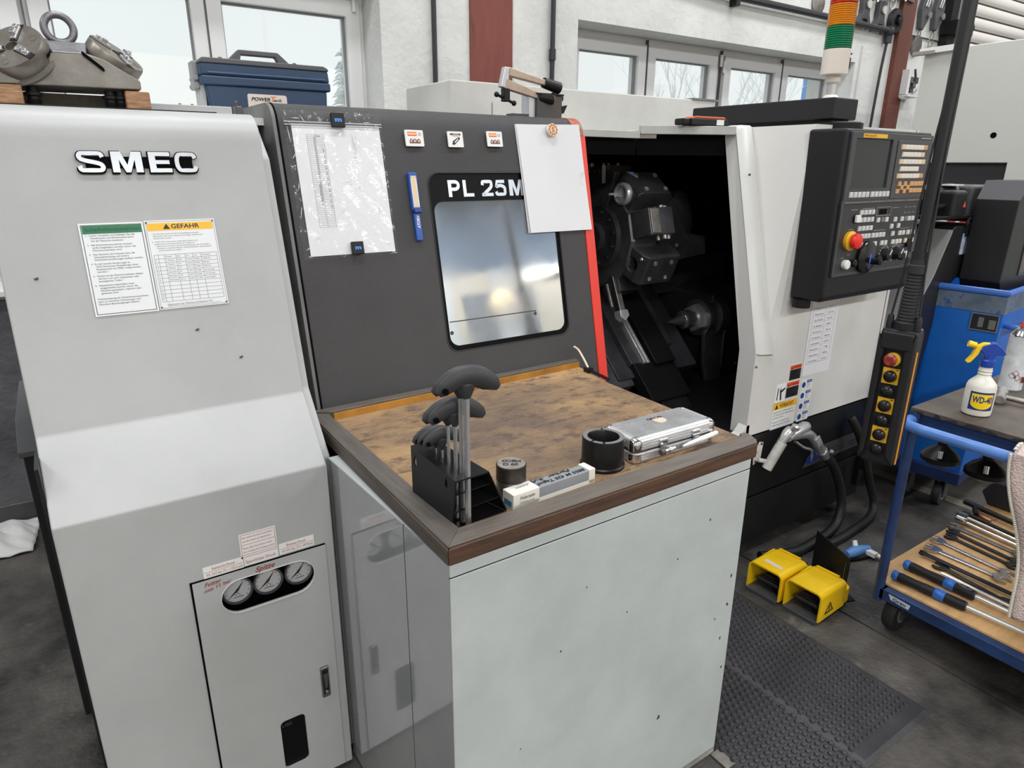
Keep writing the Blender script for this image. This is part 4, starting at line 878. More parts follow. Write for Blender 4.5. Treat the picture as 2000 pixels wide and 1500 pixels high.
# signal lamp (stack light)
SB = (2.520, 1.60)
sg = MB().lathe([(.045, 0), (.045, .003), (.032, .008), (.022, .018), (.015, .022)], (*SB, 1.786), (0, 0, 1), 28).build('beacon_foot', mat('beacon_white', (226, 222, 216), .4), LA)
MB().cyl((*SB, 1.80), (*SB, 1.865), .0185, None, 20).build('beacon_pole', mat('aluminium_tube', (190, 190, 192), .35, .6), sg)
MB().lathe([(.022, 1.845), (.026, 1.85), (.026, 1.872), (.022, 1.875)], (*SB, 0), (0, 0, 1), 24).build('beacon_nut', mat('beacon_beige', (214, 204, 194), .45), sg)
hb = MB().lathe([(.044, 1.872), (.0475, 1.876), (.0475, 1.958), (.046, 1.96)], (*SB, 0), (0, 0, 1), 32).build('buzzer_housing', mat('beacon_beige', (214, 204, 194), .45), sg)
mb = MB(); bf = F((SB[0]+.02, SB[1]-.0425, 1.9), (.9, .42, 0), (0, 0, 1))
for k in range(6): mb.box(-.004, .020, -.004+.0062*k, -.0015+.0062*k, -.004, .0035, bf)
mb.box(.006, .016, .042, .047, -.004, .004, bf)
mb.build('buzzer_slots', ink, hb, kind='stuff')
def lens(z0, z1, name, c, n):
    p = []
    for i in range(n):
        a = z0+(z1-z0)*i/n; b_ = z0+(z1-z0)*(i+1)/n; p += [(.0445, a), (.0475, a+(b_-a)*.3), (.0475, a+(b_-a)*.7), (.0445, b_)]
    m = mat(name, c, .22); bb = m.node_tree.nodes['Principled BSDF']; bb.inputs['Transmission Weight'].default_value = .25
    return MB().lathe(p, (*SB, 0), (0, 0, 1), 32).build('lens', m, sg, ang=25)
lens(1.962, 2.036, 'green_lens', (10, 128, 84), 10); lens(2.038, 2.108, 'amber_lens', (228, 142, 16), 10); lens(2.110, 2.184, 'red_lens', (206, 48, 40), 10)
MB().lathe([(.0455, 2.184), (.046, 2.2), (.02, 2.206), (.0001, 2.206)], (*SB, 0), (0, 0, 1), 28).build('beacon_cap', mat('beacon_white', (226, 222, 216), .4), sg)
MB().lathe([(.046, 1.9585), (.0462, 1.9625)], (*SB, 0), (0, 0, 1), 28).build('seal', ink, sg)

# ================================================================ cabinet with wooden worktop
CA = thing('tool_cabinet', 'grey sheet metal cabinet with a wood framed worktop in front of the lathe', 'cabinet', (.87, 1.2, 0))
sa = math.tan(R(2.6))
MB().prism([(.469, .884), (1.275, .884), (1.275, 1.43), (.469-(1.43-.884)*sa, 1.43)], XYZ, .008, .893).build('body', mat('cabinet_shell', (176, 181, 181), .35), CA)
fS = F((.469, .884, 0), (-sa, 1, 0), (0, 0, 1)); fS.n = -fS.n          # left side, facing the gauges
MB().box(.0, .166, .01, .893, 0, .0025, fS).build('side_panel', gloss_g, CA, flat=True)
MB().box(.170, .545, .01, .893, 0, .0025, fS).build('side_panel', gloss_g, CA, flat=True)
MB().box(.166, .170, .01, .893, .0, .001, fS).build('panel_gap', pure, CA, flat=True)
MB().box(.0, .545, .0, .010, .0, .004, fS).build('bottom_trim', steel_d, CA)
fp_ = MB().box(.4665, 1.2765, .880, .884, .022, .866).build('front_panel', paint_g, CA, bevel=.0015)
MB().box(.4665, 1.2765, .8805, .884, .8685, .893).build('top_rail', paint_g, CA, bevel=.001)
MB().box(.4665, 1.2765, .882, .8835, .866, .8685).build('panel_gap', pure, CA)
MB().box(.4665, 1.2765, .882, .8835, .0195, .022).build('panel_gap', pure, CA)
MB().box(.468, 1.276, .8805, .884, .003, .0195).build('kick_strip', mat('kick_dirty', (150, 148, 142), .5, var=.2, vsc=14), CA)
MB().box(1.26, 1.30, .82, .878, .0, .006).build('foot_edge', steel_d, CA)
# dents and chipped paint on the front
mb = MB(); f = FV(.8798); rd = random.Random(5)
for x, z, r in ((1.034, .255, .006), (1.253, .497, .005), (1.255, .58, .004), (.718, .60, .003), (1.21, .47, .003), (1.24, .40, .004), (1.05, .70, .0025), (.62, .4, .002), (.9, .62, .002), (1.26, .30, .004), (1.15, .77, .003), (.78, .73, .002)):
    mb.prism([(x+r*rd.uniform(.5, 1.1)*math.cos(2*PI*k/7), z+r*rd.uniform(.5, 1.5)*math.sin(2*PI*k/7)) for k in range(7)], f, 0, .0004)
mb.build('paint_chips', chip, fp_, flat=True, kind='stuff')
dm = MB(); dm.grid(lambda u, v: FV(.8797)(.817+(u-.5)*.05, .43+(v-.5)*.07, -.0+.0012*math.exp(-((u-.62)**2*30+(v-.4)**2*22))*(1 if u > .45 else .4)), 16, 16)
dm.build('dent', paint_g, fp_)
# worktop board and rim
board = mat('worn_chipboard', (106, 88, 73), .6, bump=.5, bsc=60, c2=(186, 150, 104), vsc=1.7, stretch=(1, 1.6, 1), spot=(88, 72, 62), spot_t=(.50, .66), spot_sc=20)
nt = board.node_tree
MB().prism([(.50, .92), (1.30, .92), (1.322, .945), (1.334, 1.448), (1.372, 1.650), (.50, 1.638)], XYZ, .893, .915).build('board', board, CA, bevel=.002)
rim = mat('dark_rim_wood', (98, 66, 46), .5, bump=.25, bsc=26, stretch=(2.5, 40, 40), c2=(62, 46, 38), vsc=2.2, spot=(150, 104, 66), spot_t=(.70, .76), spot_sc=5)
rim_y = mat('dark_rim_wood_depth', (82, 70, 60), .5, bump=.25, bsc=26, stretch=(40, 2.5, 40), c2=(56, 48, 43), vsc=2.2, spot=(120, 90, 66), spot_t=(.72, .77), spot_sc=5)
MB().prism([(.462, .878), (1.290, .878), (1.306, .890), (1.322, .925), (1.318, .940), (1.30, .940), (1.292, .929), (.513, .929)], XYZ, .893, .928).build('rim_strip', rim, CA, bevel=.004)
MB().prism([(.462, .878), (.513, .929), (.513, 1.612), (.468, 1.638)], XYZ, .893, .928).build('rim_strip', rim_y, CA, bevel=.004)
cap = mat('worn_rim_top', (92, 86, 80), .5, bump=.2, bsc=26, stretch=(2.5, 40, 40), c2=(112, 102, 92), vsc=3, spot=(140, 104, 70), spot_t=(.68, .76), spot_sc=6)
MB().prism([(.4645, .8805), (1.289, .8805), (1.304, .892), (1.319, .926), (1.316, .938), (1.30, .938), (1.292, .927), (.511, .927)], XYZ, .928, .932).build('rim_cap', cap, CA, bevel=.0015)
MB().prism([(.4645, .8805), (.511, .927), (.511, 1.611), (.4705, 1.636)], XYZ, .928, .932).build('rim_cap', mat('worn_rim_side_top', (84, 80, 76), .5, bump=.2, bsc=26, stretch=(40, 2.5, 40), c2=(102, 95, 88), vsc=3), CA, bevel=.0015)
MB().prism([(.468, 1.638), (.522, 1.606), (1.366, 1.634), (1.372, 1.660)], XYZ, .893, .938).build('rim_strip', mat('rim_back_grey', (92, 84, 76), .6, bump=.2, bsc=26, stretch=(2.5, 40, 40), var=.15), CA, bevel=.003)
MB().prism([(.522, 1.600), (1.366, 1.628), (1.366, 1.6335), (.522, 1.6055)], XYZ, .915, .932).build('rim_face', mat('amber_wood', (164, 114, 44), .45, var=.18, vsc=9, spot=(112, 74, 30), spot_t=(.6, .7), spot_sc=12), CA)

# ---- hex key stand
HK = thing('hex_key_stand', 'black folded metal stand holding a graded set of T handle hex keys', 'stand', (.56, 1.01, .915))
f = F((.503, 1.097, .915), (.04, -1, 0), (0, 0, 1))       # u: towards the viewer, n: left
Lh = .148; Lt = .164
hs_ = MB().prism([(0, 0), (Lh, 0), (Lt, .105), (0, .116)], f, -.003, .0).build('back_plate', black_s, HK, bevel=.001)
cut(hs_, *[MB().prism([(uu-.004, .082), (uu, .076), (uu+.004, .082), (uu+.003, .092), (uu, .100), (uu-.003, .092)], f, -.03, .03) for uu in (.016, .132)])
zt0, zt1 = .116, .105
MB()._add([f(0, zt0, -.002), f(Lt, zt1, -.002), f(Lt, zt1, -.070), f(0, zt0, -.052), f(0, zt0-.003, -.002), f(Lt, zt1-.003, -.002), f(Lt, zt1-.003, -.070), f(0, zt0-.003, -.052)], [(0, 1, 2, 3), (7, 6, 5, 4), (0, 4, 5, 1), (1, 5, 6, 2), (2, 6, 7, 3), (3, 7, 4, 0)]).build('top_plate', black_s, HK)
MB()._add([f(0, zt0, -.052), f(Lt, zt1, -.070), f(Lh, .002, -.122), f(.0, .002, -.094), f(0, zt0, -.054), f(Lt, zt1, -.072), f(Lh, .002, -.125), f(.0, .002, -.097)], [(0, 1, 2, 3), (4, 7, 6, 5), (0, 4, 5, 1), (1, 5, 6, 2), (2, 6, 7, 3), (3, 7, 4, 0)]).build('sloped_front', black_s, HK)
for zz, w0, w1 in ((.068, .072, .092), (.034, .084, .108)):
    MB()._add([f(.0, zz, -.003), f(Lh, zz, -.003), f(Lh, zz+.004, -w1), f(.0, zz, -w0), f(.0, zz-.002, -.003), f(Lh, zz-.002, -.003), f(Lh, zz+.002, -w1), f(.0, zz-.002, -w0)], [(0, 1, 2, 3), (7, 6, 5, 4), (1, 5, 6, 2), (0, 4, 5, 1)]).build('guide_plate', black_s, HK)
MB()._add([f(.0, .001, -.003), f(Lh, .001, -.003), f(Lh, .001, -.122), f(.0, .001, -.094)], [(0, 1, 2, 3)]).build('bottom_plate', black_s, HK)
hk_grip = mat('grip_dark_rubber', (50, 51, 54), .5, bump=.1, bsc=400)
def hexkey(u, off, ztop, gl, r, lab, tilt=0.):
    p = f(u, .0, -off)
    h = thing('hex_key', lab, 'hex key', (p.x, p.y, .920), 'T handle hex keys in the black stand')
    MB().tube([(p.x, p.y, .920), (p.x, p.y, .915+ztop)], r, 6).build('shaft', steel, h, ang=20)
    # arched grip: swept body along an arc, ends drooping
    gd_ = Vector((1, -.18+tilt, 0)).normalized(); c = Vector((p.x, p.y, .915+ztop)); n = 14
    path = []; rs = []
    for i in range(n+1):
        t = -1+2*i/n
        path.append(c+gd_*(gl*t+.004)+Vector((0, 0, .008*gl/.05+gl*.50*(1-abs(t)**1.9)-gl*.18)))
        rs.append(gl*(.20+.16*(1-t*t))*(.62 if i in (0, n) else 1))
    mb = MB(); k0 = len(mb.V); mb.tube(path, rs, 12, up=(0, 0, 1))
    side = gd_.cross(Vector((0, 0, 1)))
    for v in mb.V[k0:]:
        d_ = (v-c).dot(side); v -= side*d_*.36
    g_ = mb.build('grip', hk_grip, h)
    MB().lathe([(r*1.25, -.014), (gl*.26, .0), (gl*.30, gl*.22), (gl*.18, gl*.34)], c, (0, 0, 1), 14, squash=.72).build('collar', hk_grip, g_)
    for sgn in (-1,):
        q = c+gd_*(gl*.74*sgn)+Vector((0, 0, gl*.11)); MB().lathe([(gl*.10, -gl*.235), (gl*.10, gl*.235)], q, side, 12).build('hang_hole', pure, g_)
    return h
for a in ((.032, .026, .132, .037, .0015, 'smallest T handle hex key, farthest back in the black stand'), (.052, .027, .137, .038, .0018, 'second smallest T handle hex key in the black stand'), (.074, .028, .141, .039, .0025, 'third T handle hex key, frontmost of the low back trio'),
          (.097, .028, .197, .049, .0035, 'fourth T handle hex key, rear of the middle pair of grips'), (.120, .029, .203, .051, .0042, 'fifth T handle hex key, front of the middle pair of grips'),
          (.139, .030, .262, .053, .0050, 'second largest T handle hex key, just behind the tallest'), (.1565, .031, .266, .055, .0060, 'largest and tallest T handle hex key, nearest in the stand')):
    hexkey(*a)
# ---- round steel bar stub
t = thing('steel_bar_stub', 'short dark round steel bar with handwriting on its end, beside the hex keys', 'workpiece', (.681, 1.012, .915))
MB().lathe([(.0288, 0), (.0298, .001), (.0298, .032), (.0292, .033)], (.681, 1.012, .915), (0, 0, 1), 36).build('turned_end', mat('turned_steel', (140, 142, 148), .38, .9, var=.12, vsc=30), t)
MB().lathe([(.0300, .033), (.0305, .034), (.0305, .066), (.0295, .067), (.0001, .067)], (.681, 1.012, .915), (0, 0, 1), 36).build('rolled_end', mat('rolled_steel', (72, 66, 62), .5, .6, var=.15, vsc=20), t)
MB().lathe([(.0288, .0672), (.0001, .0672)], (.681, 1.012, .915), (0, 0, 1), 36, caps=False).build('end_face', mat('dull_end_face', (136, 130, 124), .55, var=.12, vsc=60), t)
ft = F((.681, 1.012, .9823), (.83, -.55, 0), (.55, .83, 0))
MB().text(ft, '42CrMo4', -.020, .004, .011, .0002, width=.04, bold=.05).text(ft, 'D 60', -.016, -.012, .011, .0002, width=.03, bold=.05).build('marker_writing', ink, t, flat=True)
# ---- polishing stone in its paper box
PS = thing('polishing_stone_box', 'narrow white and grey polishing stone box with handwriting along the front rim', 'box', (.76, .985, .915))
ang = math.atan2(.967-.958, .863-.650)
fp2 = F((.644, .948, .915), (math.cos(ang), math.sin(ang), 0), (-math.sin(ang), math.cos(ang), 0))   # u along, v depth, n up
MB().box(.062, .197, .001, .034, .001, .030, fp2).build('stone', mat('polishing_stone', (140, 144, 148), .7, bump=.1, bsc=200, var=.05), PS, bevel=.001)
MB().box(.0, .064, 0, .036, 0, .032, fp2).build('box_end', mat('box_cardboard', (230, 226, 216), .6), PS, bevel=.001)
MB().box(.196, .213, 0, .036, 0, .032, fp2).build('box_end', mat('box_cardboard', (230, 226, 216), .6), PS, bevel=.001)
MB().box(.0, .213, .0, .0015, 0, .008, fp2).build('box_lip', mat('box_cardboard', (230, 226, 216), .6), PS)
fq = F(fp2(0, 0, .032), -fp2.u, -fp2.v)
MB().text(F(fp2(.205, .036, .0305), -fp2.u, -fp2.v), 'Parker  4-A', .04, .004, .009, .0002, width=.1, slant=.2, bold=.04).text(F(fp2(.205, .036, .0305), -fp2.u, -fp2.v), '8855 M 42S Tagud', .012, .019, .010, .0002, width=.125, slant=.2, bold=.04).build('marker_writing', ink, PS, flat=True)
MB().text(F(fp2(.056, .030, .0322), -fp2.u, -fp2.v), '.com', -.0, .004, .009, .0003, width=.034).build('box_print', ink_g, PS, flat=True)
MB().text(F(fp2(0, 0, 0), fp2.u, (0, 0, 1)), 'Polierstein', .016, .018, .0072, .0004, width=.036, slant=.15, bold=.03).text(F(fp2(0, 0, 0), fp2.u, (0, 0, 1)), 'Polishing stone', .016, .009, .0055, .0004, width=.036, slant=.15).build('box_print', ink_g, PS, flat=True)
MB().box(-.0006, .0, .006, .03, .004, .016, fp2).build('blue_green_print', mat('teal_print', (40, 120, 150), .5), PS, flat=True)
# ---- black sleeve ring
t = thing('sleeve_ring', 'black hollow steel sleeve with a chipped bright lip, left of the aluminium case', 'ring', (.925, 1.012, .915))
q = (.925, 1.012, .915)
rg = MB().lathe([(.045, 0), (.0495, .001), (.0495, .007), (.0465, .009), (.0465, .067), (.0455, .070), (.036, .070), (.034, .067), (.034, .0)], q, (0, 0, 1), 44, caps=False).build('sleeve', mat('black_sleeve', (36, 36, 38), .34, .6, var=.12, vsc=12), t)
lip = MB()
for a0, a1 in ((-2.2, .9), (1.0, 3.3), (3.45, 3.95)):
    n = 16; vs = []
    for i in range(n+1):
        a = a0+(a1-a0)*i/n; c, s_ = math.cos(a), math.sin(a)
        vs += [Vector(q)+Vector((c*.0355, s_*.0355, .0704)), Vector(q)+Vector((c*.0452, s_*.0452, .0704))]
    lip._add(vs, [(2*i, 2*i+1, 2*i+3, 2*i+2) for i in range(n)])
lip.build('bright_lip', mat('worn_lip_grey', (128, 128, 128), .4, .2), t)
# ---- aluminium case
AC = thing('aluminium_case', 'small ribbed aluminium case with rounded corners and two latches on the worktop', 'case', (1.16, 1.07, .915))
alu = mat('aluminium_sheet', (212, 212, 214), .36, .6, var=.08, vsc=14, bump=.03, bsc=60)
ang = math.atan2(.968-.975, 1.255-.985)
fa = F((.985, .974, .915), (math.cos(ang), math.sin(ang), 0), (-math.sin(ang), math.cos(ang), 0))   # u along the front, v depth, n up
LX_, LY_ = .258, .112
lo = MB().prism(rrect(0, LX_, 0, LY_, .016), fa, 0, .024).build('lower_shell', alu, AC, bevel=.003)
up_ = MB().prism(rrect(0, LX_, 0, LY_, .016), fa, .027, .058).build('lid', alu, AC, bevel=.011, seg=4)
MB().prism(rrect(.002, LX_-.002, .002, LY_-.002, .014), fa, .024, .027).build('seam', oxide, AC)
rb = MB()
for k in range(16):
    v = .016+.0051*k; rb.box(.018, LX_-.018, v, v+.0027, .0575, .0588, fa)
rb.build('lid_ribs', alu, AC, kind='stuff')
rb = MB()
for k in range(17):
    v = .0147+.0051*k; rb.box(.018, LX_-.018, v, v+.0007, .0574, .0583, fa)
rb.build('rib_gaps', mat('rib_gap_grey', (92, 92, 94), .6), AC, kind='stuff')
rb = MB()
for z in (.005, .011, .017, .030, .036, .042): rb.box(.022, LX_-.022, -.0012, .001, z, z+.003, fa)
rb.build('front_ribs', alu, AC, kind='stuff')
for u_ in (.0, LX_):
    for v_ in (.0, LY_):
        cx = .013 if u_ == 0 else LX_-.013; cy = .013 if v_ == 0 else LY_-.013
        c_ = MB().ball(fa(cx, cy, .043), .0160, 1., 16, 8, (0, 0, 1), lo=0)
        c_.cyl(fa(cx, cy, .030), fa(cx, cy, .043), .0160, None, 16); c_.cyl(fa(cx, cy, .002), fa(cx, cy, .021), .0160, None, 16)
        c_.build('corner_cap', chrome, AC)
for u_ in (.085, .19):
    l_ = MB().box(u_-.012, u_+.012, -.005, .0, .027, .045, fa).build('latch', chrome, AC, bevel=.002)
    MB().box(u_-.008, u_+.008, -.007, -.001, .012, .033, fa).build('hasp', steel, l_, bevel=.002)
    MB().cyl(fa(u_-.013, -.004, .031), fa(u_+.013, -.004, .031), .003).build('hinge_pin', oxide, l_)
sk = MB().prism(circ(.135, .064, .017, 20), fa, .0588, .0592).build('brand_sticker', mat('worn_sticker', (206, 190, 172), .6, var=.08, vsc=60), AC, flat=True)
MB().text(fa, 'ORION', .108, .074, .009, .0594, width=.046, bold=.05).build('print', mat('brown_ink', (70, 46, 34), .5), sk, flat=True)
# ---- white pen / tube in front of the case
pn = thing('glue_tube', 'thin white tube with clear cap lying against the front of the aluminium case', 'tube', (1.17, .962, .92))
a_, b_ = Vector((1.112, .950, .938)), Vector((1.238, .958, .941))
MB().cyl(a_+(b_-a_)*.22, b_, .0050, .0056, 16).build('barrel', mat('pale_barrel', (226, 226, 222), .35), pn)
MB().cyl(a_+(b_-a_)*.02, a_+(b_-a_)*.22, .0028, .0050, 14).build('cap', mat('clear_cap', (214, 218, 222), .2), pn)
MB().cyl(a_+(b_-a_)*.5, a_+(b_-a_)*.88, .0058, .0060, 16).build('sleeve_label', mat('label_white', (238, 236, 230), .5), pn)
t = thing('set_screw', 'small dark thumb screw lying on the rim below the case latch', 'screw', (1.075, .958, .93))
MB().cyl((1.055, .952, .938), (1.092, .954, .938), .0035, None, 10).cyl((1.07, .952, .938), (1.077, .9525, .938), .0075, None, 12).build('shank', steel, t)
MB().cyl((1.044, .9515, .938), (1.056, .952, .938), .007, None, 12).build('knob', oxide, t)
# ---- cable tie / wire stub at the back corner
t = thing('wire_stub', 'bent white wire with a black clip at the back right corner of the worktop', 'wire', (1.36, 1.57, .915))
MB().tube(smooth([(1.348, 1.640, .985), (1.362, 1.632, .972), (1.362, 1.60, .945), (1.352, 1.565, .925)], 5), .0035).build('wire', mat('ivory_wire', (222, 206, 184), .5), t)
MB().tube(smooth([(1.352, 1.565, .924), (1.35, 1.52, .922), (1.345, 1.462, .920)], 4), .005).box(1.342, 1.362, 1.555, 1.58, .917, .931).build('clip', black_s, t)

# ================================================================ things stuck on the door
def clear_mat():
    m = bpy.data.materials.new('clear_film'); m.use_nodes = True; nt = m.node_tree; N = nt.nodes; L = nt.links; N.remove(N['Principled BSDF'])
    t = N.new('ShaderNodeBsdfTransparent'); g = N.new('ShaderNodeBsdfGlossy'); g.inputs['Roughness'].default_value = .12; d = N.new('ShaderNodeBsdfDiffuse'); d.inputs[0].default_value = (.8, .8, .82, 1)
    tc = N.new('ShaderNodeTexCoord'); n = N.new('ShaderNodeTexNoise'); n.inputs['Scale'].default_value = 26; n.inputs['Detail'].default_value = 3
    bp = N.new('ShaderNodeBump'); bp.inputs['Strength'].default_value = .35; bp.inputs['Distance'].default_value = .01
    L.new(tc.outputs['Object'], n.inputs['Vector']); L.new(n.outputs['Fac'], bp.inputs['Height']); L.new(bp.outputs[0], g.inputs['Normal'])
    m1 = N.new('ShaderNodeMixShader'); m1.inputs[0].default_value = .5; L.new(g.outputs[0], m1.inputs[1]); L.new(d.outputs[0], m1.inputs[2])
    m2 = N.new('ShaderNodeMixShader'); m2.inputs[0].default_value = .034; L.new(t.outputs[0], m2.inputs[1]); L.new(m1.outputs[0], m2.inputs[2]); L.new(m2.outputs[0], N['Material Output'].inputs[0]); return m
film = clear_mat()
SL = thing('plastic_sleeve', 'clear zip plastic sleeve with a printed white sheet held by two magnets on the door', 'sleeve', (.66, 1.78, 1.5))
s0, s1 = dv(1.312), dv(1.676)
rd = random.Random(3)
def wob(x, z, a): return a*(math.sin(x*61+z*23)*math.sin(z*47-x*17)+.6*math.sin(x*140+z*90))
MB().grid(lambda u, v: FD(.524+(.786-.524)*u, s0+(s1-s0)*v, .004+wob(u*.26, v*.36, .0009)+.0015), 40, 52).build('front_film', film, SL)
sm = MB(); sm.box(.524, .786, s1-.030, s1-.027, .0055, .0075, FD).box(.524, .786, s1-.037, s1-.0345, .0055, .0072, FD); sm.build('zip_strip', mat('zip_plastic', (170, 172, 178), .3), SL)
px0, px1, pz0, pz1 = .5425, .780, dv(1.318), dv(1.645)
MB().box(px0, px1, pz0, pz1, .001, .0022, FD).build('sheet', paper, SL, flat=True)
tb = MB(); tx0, tx1, tz1_, tz0_ = .5775, .6225, pz1-.027, pz1-.262; nrow = 49
for i in range(nrow+1): z = tz1_-(tz1_-tz0_)*i/nrow; tb.box(tx0, tx1, z-.00022, z+.00022, .0022, .0024, FD)
for x in (tx0, tx0+.022, tx1): tb.box(x-.00025, x+.00025, tz0_, tz1_, .0022, .0024, FD)
for i in range(nrow-2):
    z = tz1_-(tz1_-tz0_)*(i+1)/nrow
    if i < 36: tb.box(tx0+.0175-(.003 if i > 24 else 0), tx0+.0205, z-.0036, z-.0016, .0022, .0025, FD)
    if i % 3 != 2 and 5 < i < 39: tb.box(tx1-.0065, tx1-.0025-(.001 if i % 4 else 0), z-.0034, z-.0018, .0022, .0025, FD)
tb.text(FD, 'Zahn', tx0+.024, tz1_-.0042, .0035, .0026, width=.011)
tb.build('printed_table', mat('table_ink', (84, 84, 88), .6), SL, flat=True)
# crease highlights: folded wrinkles of the film as thin raised ridges
wr_ = MB()
for (x, z, dx, dz, w) in ((.545, -.02, .02, .0, .003), (.566, -.012, .012, -.018, .0025), (.60, -.045, .004, -.03, .0025), (.622, -.06, -.01, -.04, .002), (.655, -.055, .03, .012, .003), (.70, -.05, .003, -.06, .004), (.708, -.05, -.002, -.055, .003), (.693, -.115, .012, .0, .003), (.735, -.025, .02, .0, .003), (.74, -.03, .01, -.016, .0025), (.765, -.028, .012, -.01, .0025), (.53, -.04, .004, -.04, .003), (.533, -.12, .008, .012, .0025), (.535, -.2, .004, .02, .003), (.66, -.18, .02, .004, .002), (.70, -.185, .002, -.012, .003), (.64, -.255, .012, .012, .002), (.755, -.24, -.01, -.02, .002), (.56, -.325, .018, .012, .003), (.75, -.345, .02, .0, .002), (.53, -.27, .006, .03, .0025), (.532, -.35, .01, .006, .003)):
    a = FD(x, s1+z, .0068); b = FD(x+dx, s1+z+dz, .0068); m_ = (a+b)/2+FD.n*.0006
    wr_.tube([a, m_, b], [.0003, w*.4, .0003], 6)
wr_.build('film_wrinkles', mat('film_shine', (214, 216, 220), .18), SL)
def sqmag(x, z, s, lab, logo='rn'):
    t = thing('square_magnet', lab, 'magnet', tuple(FD(x, z)), 'black square magnets on the sleeve')
    MB().box(x-s/2, x+s/2, z-s/2, z+s/2, .0085, .019, FD).build('body', black_p, t, bevel=.002)
    MB().text(FD, 'm', x-s*.26, z-s*.12, s*.30, .0192, width=s*.52, bold=.07).build('logo', mat('logo_light_blue', (60, 140, 220), .4), t, flat=True)
    return t
sqmag(.6625, dv(1.6535), .036, 'black square magnet at the top of the plastic sleeve')
sqmag(.667, dv(1.332), .033, 'black square magnet at the bottom of the plastic sleeve')
# three white product magnets
def prodmag(x, z, w, kind, lab):
    t = thing('product_magnet', lab, 'magnet', tuple(FD(x, z)), 'white square magnets in a row on the door')
    MB().box(x-w/2+.004, x+w/2-.004, z-.02, z+.018, .0, .007, FD).build('base', black_s, t)
    MB().prism(rrect(x-w/2, x+w/2, z-.022, z+.022, .003), FD, .007, .011).build('plate', white_p, t, flat=True)
    p = MB()
    c = .0112
    if kind == 'v':
        p.box(x-w*.36, x+w*.14, z+.006, z+.0165, c, c+.0003, FD); p.build('print', red_m, t, flat=True)
        MB().box(x-w*.34, x+w*.12, z+.0085, z+.014, c+.0003, c+.0006, FD).text(FD, 'ARNOLD', x-w*.30, z+.0095, .0035, c+.0008, width=w*.4).build('print', mat('print_cream', (236, 206, 130), .5), t, flat=True)
        MB().ring(circ(x+w*.30, z+.011, .0045, 14), circ(x+w*.30, z+.011, .0036, 14), FD, c, c+.0003).text(FD, 'S', x+w*.28, z+.009, .004, c+.0002).build('print', ink_g, t, flat=True)
        q = MB()
        for dx, s_ in ((-.011, .8), (0, 1.1), (.012, .85)): q.prism([(x+dx-.006*s_, z-.014), (x+dx+.006*s_, z-.014), (x+dx+.0065*s_, z-.008), (x+dx+.003*s_, z-.002), (x+dx-.003*s_, z-.002), (x+dx-.0065*s_, z-.008)], FD, c, c+.0003)
        q.build('print', mat('print_brown', (104, 58, 46), .5), t, flat=True)
        q = MB()
        for dx, s_ in ((-.011, .8), (0, 1.1), (.012, .85)): q.prism([(x+dx-.004*s_, z-.011), (x+dx+.004*s_, z-.011), (x+dx+.002*s_, z-.004), (x+dx-.002*s_, z-.004)], FD, c+.0003, c+.0006)
        q.build('print', mat('print_rose', (206, 176, 166), .5), t, flat=True)
    else:
        p.box(x-w*.34, x+w*.36, z+.0115, z+.0165, c, c+.0003, FD); p.build('print', mat('print_brown', (104, 58, 46), .5), t, flat=True)
        MB().text(FD, 'ARNO', x-w*.16, z+.012, .0038, c+.0006, width=w*.38).build('print', white_p, t, flat=True)
        MB().text(FD, 'WERKZEUGE', x-w*.22, z+.0075, .0026, c+.0004, width=w*.5).build('print', ink_g, t, flat=True)
        q = MB().prism([(x-.014, z-.014), (x-.006, z-.016), (x+.014, z+.0), (x+.014, z+.005), (x+.010, z+.006), (x-.011, z-.006), (x-.010, z-.010)], FD, c, c+.0003); q.build('print', ink, t, flat=True)
        MB().prism([(x-.003, z-.010), (x+.009, z-.001), (x+.008, z+.002), (x-.005, z-.0075)], FD, c+.0003, c+.0006).build('print', white_p, t, flat=True)
prodmag(.879, dv(1.6155), .056, 'v', 'leftmost of three white square magnets, showing vices under a red banner')
prodmag(1.010, dv(1.6155), .050, 't', 'middle white square magnet with a black cutting tool picture')
prodmag(1.145, dv(1.6195), .054, 'v', 'rightmost white square magnet beside the hanging white sheets')
# blue magnetic inspection lamp
LT = thing('inspection_lamp', 'blue magnetic pen lamp with a light strip on the dark door', 'lamp', tuple(FD(.853, dv(1.43))))
blue_p = mat('blue_plastic', (36, 82, 168), .4)
fL = F(FD(.8555, dv(1.524)), (1, 0, 0), FD.v)
MB().box(-.013, .013, -.105, 0, .002, .018, fL).build('body', blue_p, LT, bevel=.004)
MB().box(-.011, .013, -.112, -.098, .002, .024, fL).build('collar', mat('blue_plastic_dark', (26, 56, 124), .4), LT, bevel=.003)
MB().box(-.0065, .0065, -.094, -.012, .018, .0195, fL).build('light_strip', mat('cob_strip', (218, 196, 158), .4), LT, flat=True)
MB().box(-.009, .009, -.096, -.010, .0175, .0184, fL).build('strip_frame', white_p, LT, flat=True)
for k in range(4): MB().box(-.012, .012, -.006-.003*k-.001, -.006-.003*k+.0005, .018, .0188, fL).build('rib', blue_p, LT)
MB().box(-.010, .010, -.188, -.110, .002, .014, fL).build('clip', blue_p, LT, bevel=.003)
MB().text(F(fL(.005, -.15, 0), fL.v, -fL.u), 'ATORN', -.004, -.0, .0085, .0145, width=.036, slant=.25, bold=.04).build('print', white_p, LT, flat=True)
MB().text(F(fL(-.005, -.18, 0), fL.u, fL.v), '::', -.002, -.0, .007, .0145, width=.008).build('print', ink, LT, flat=True)
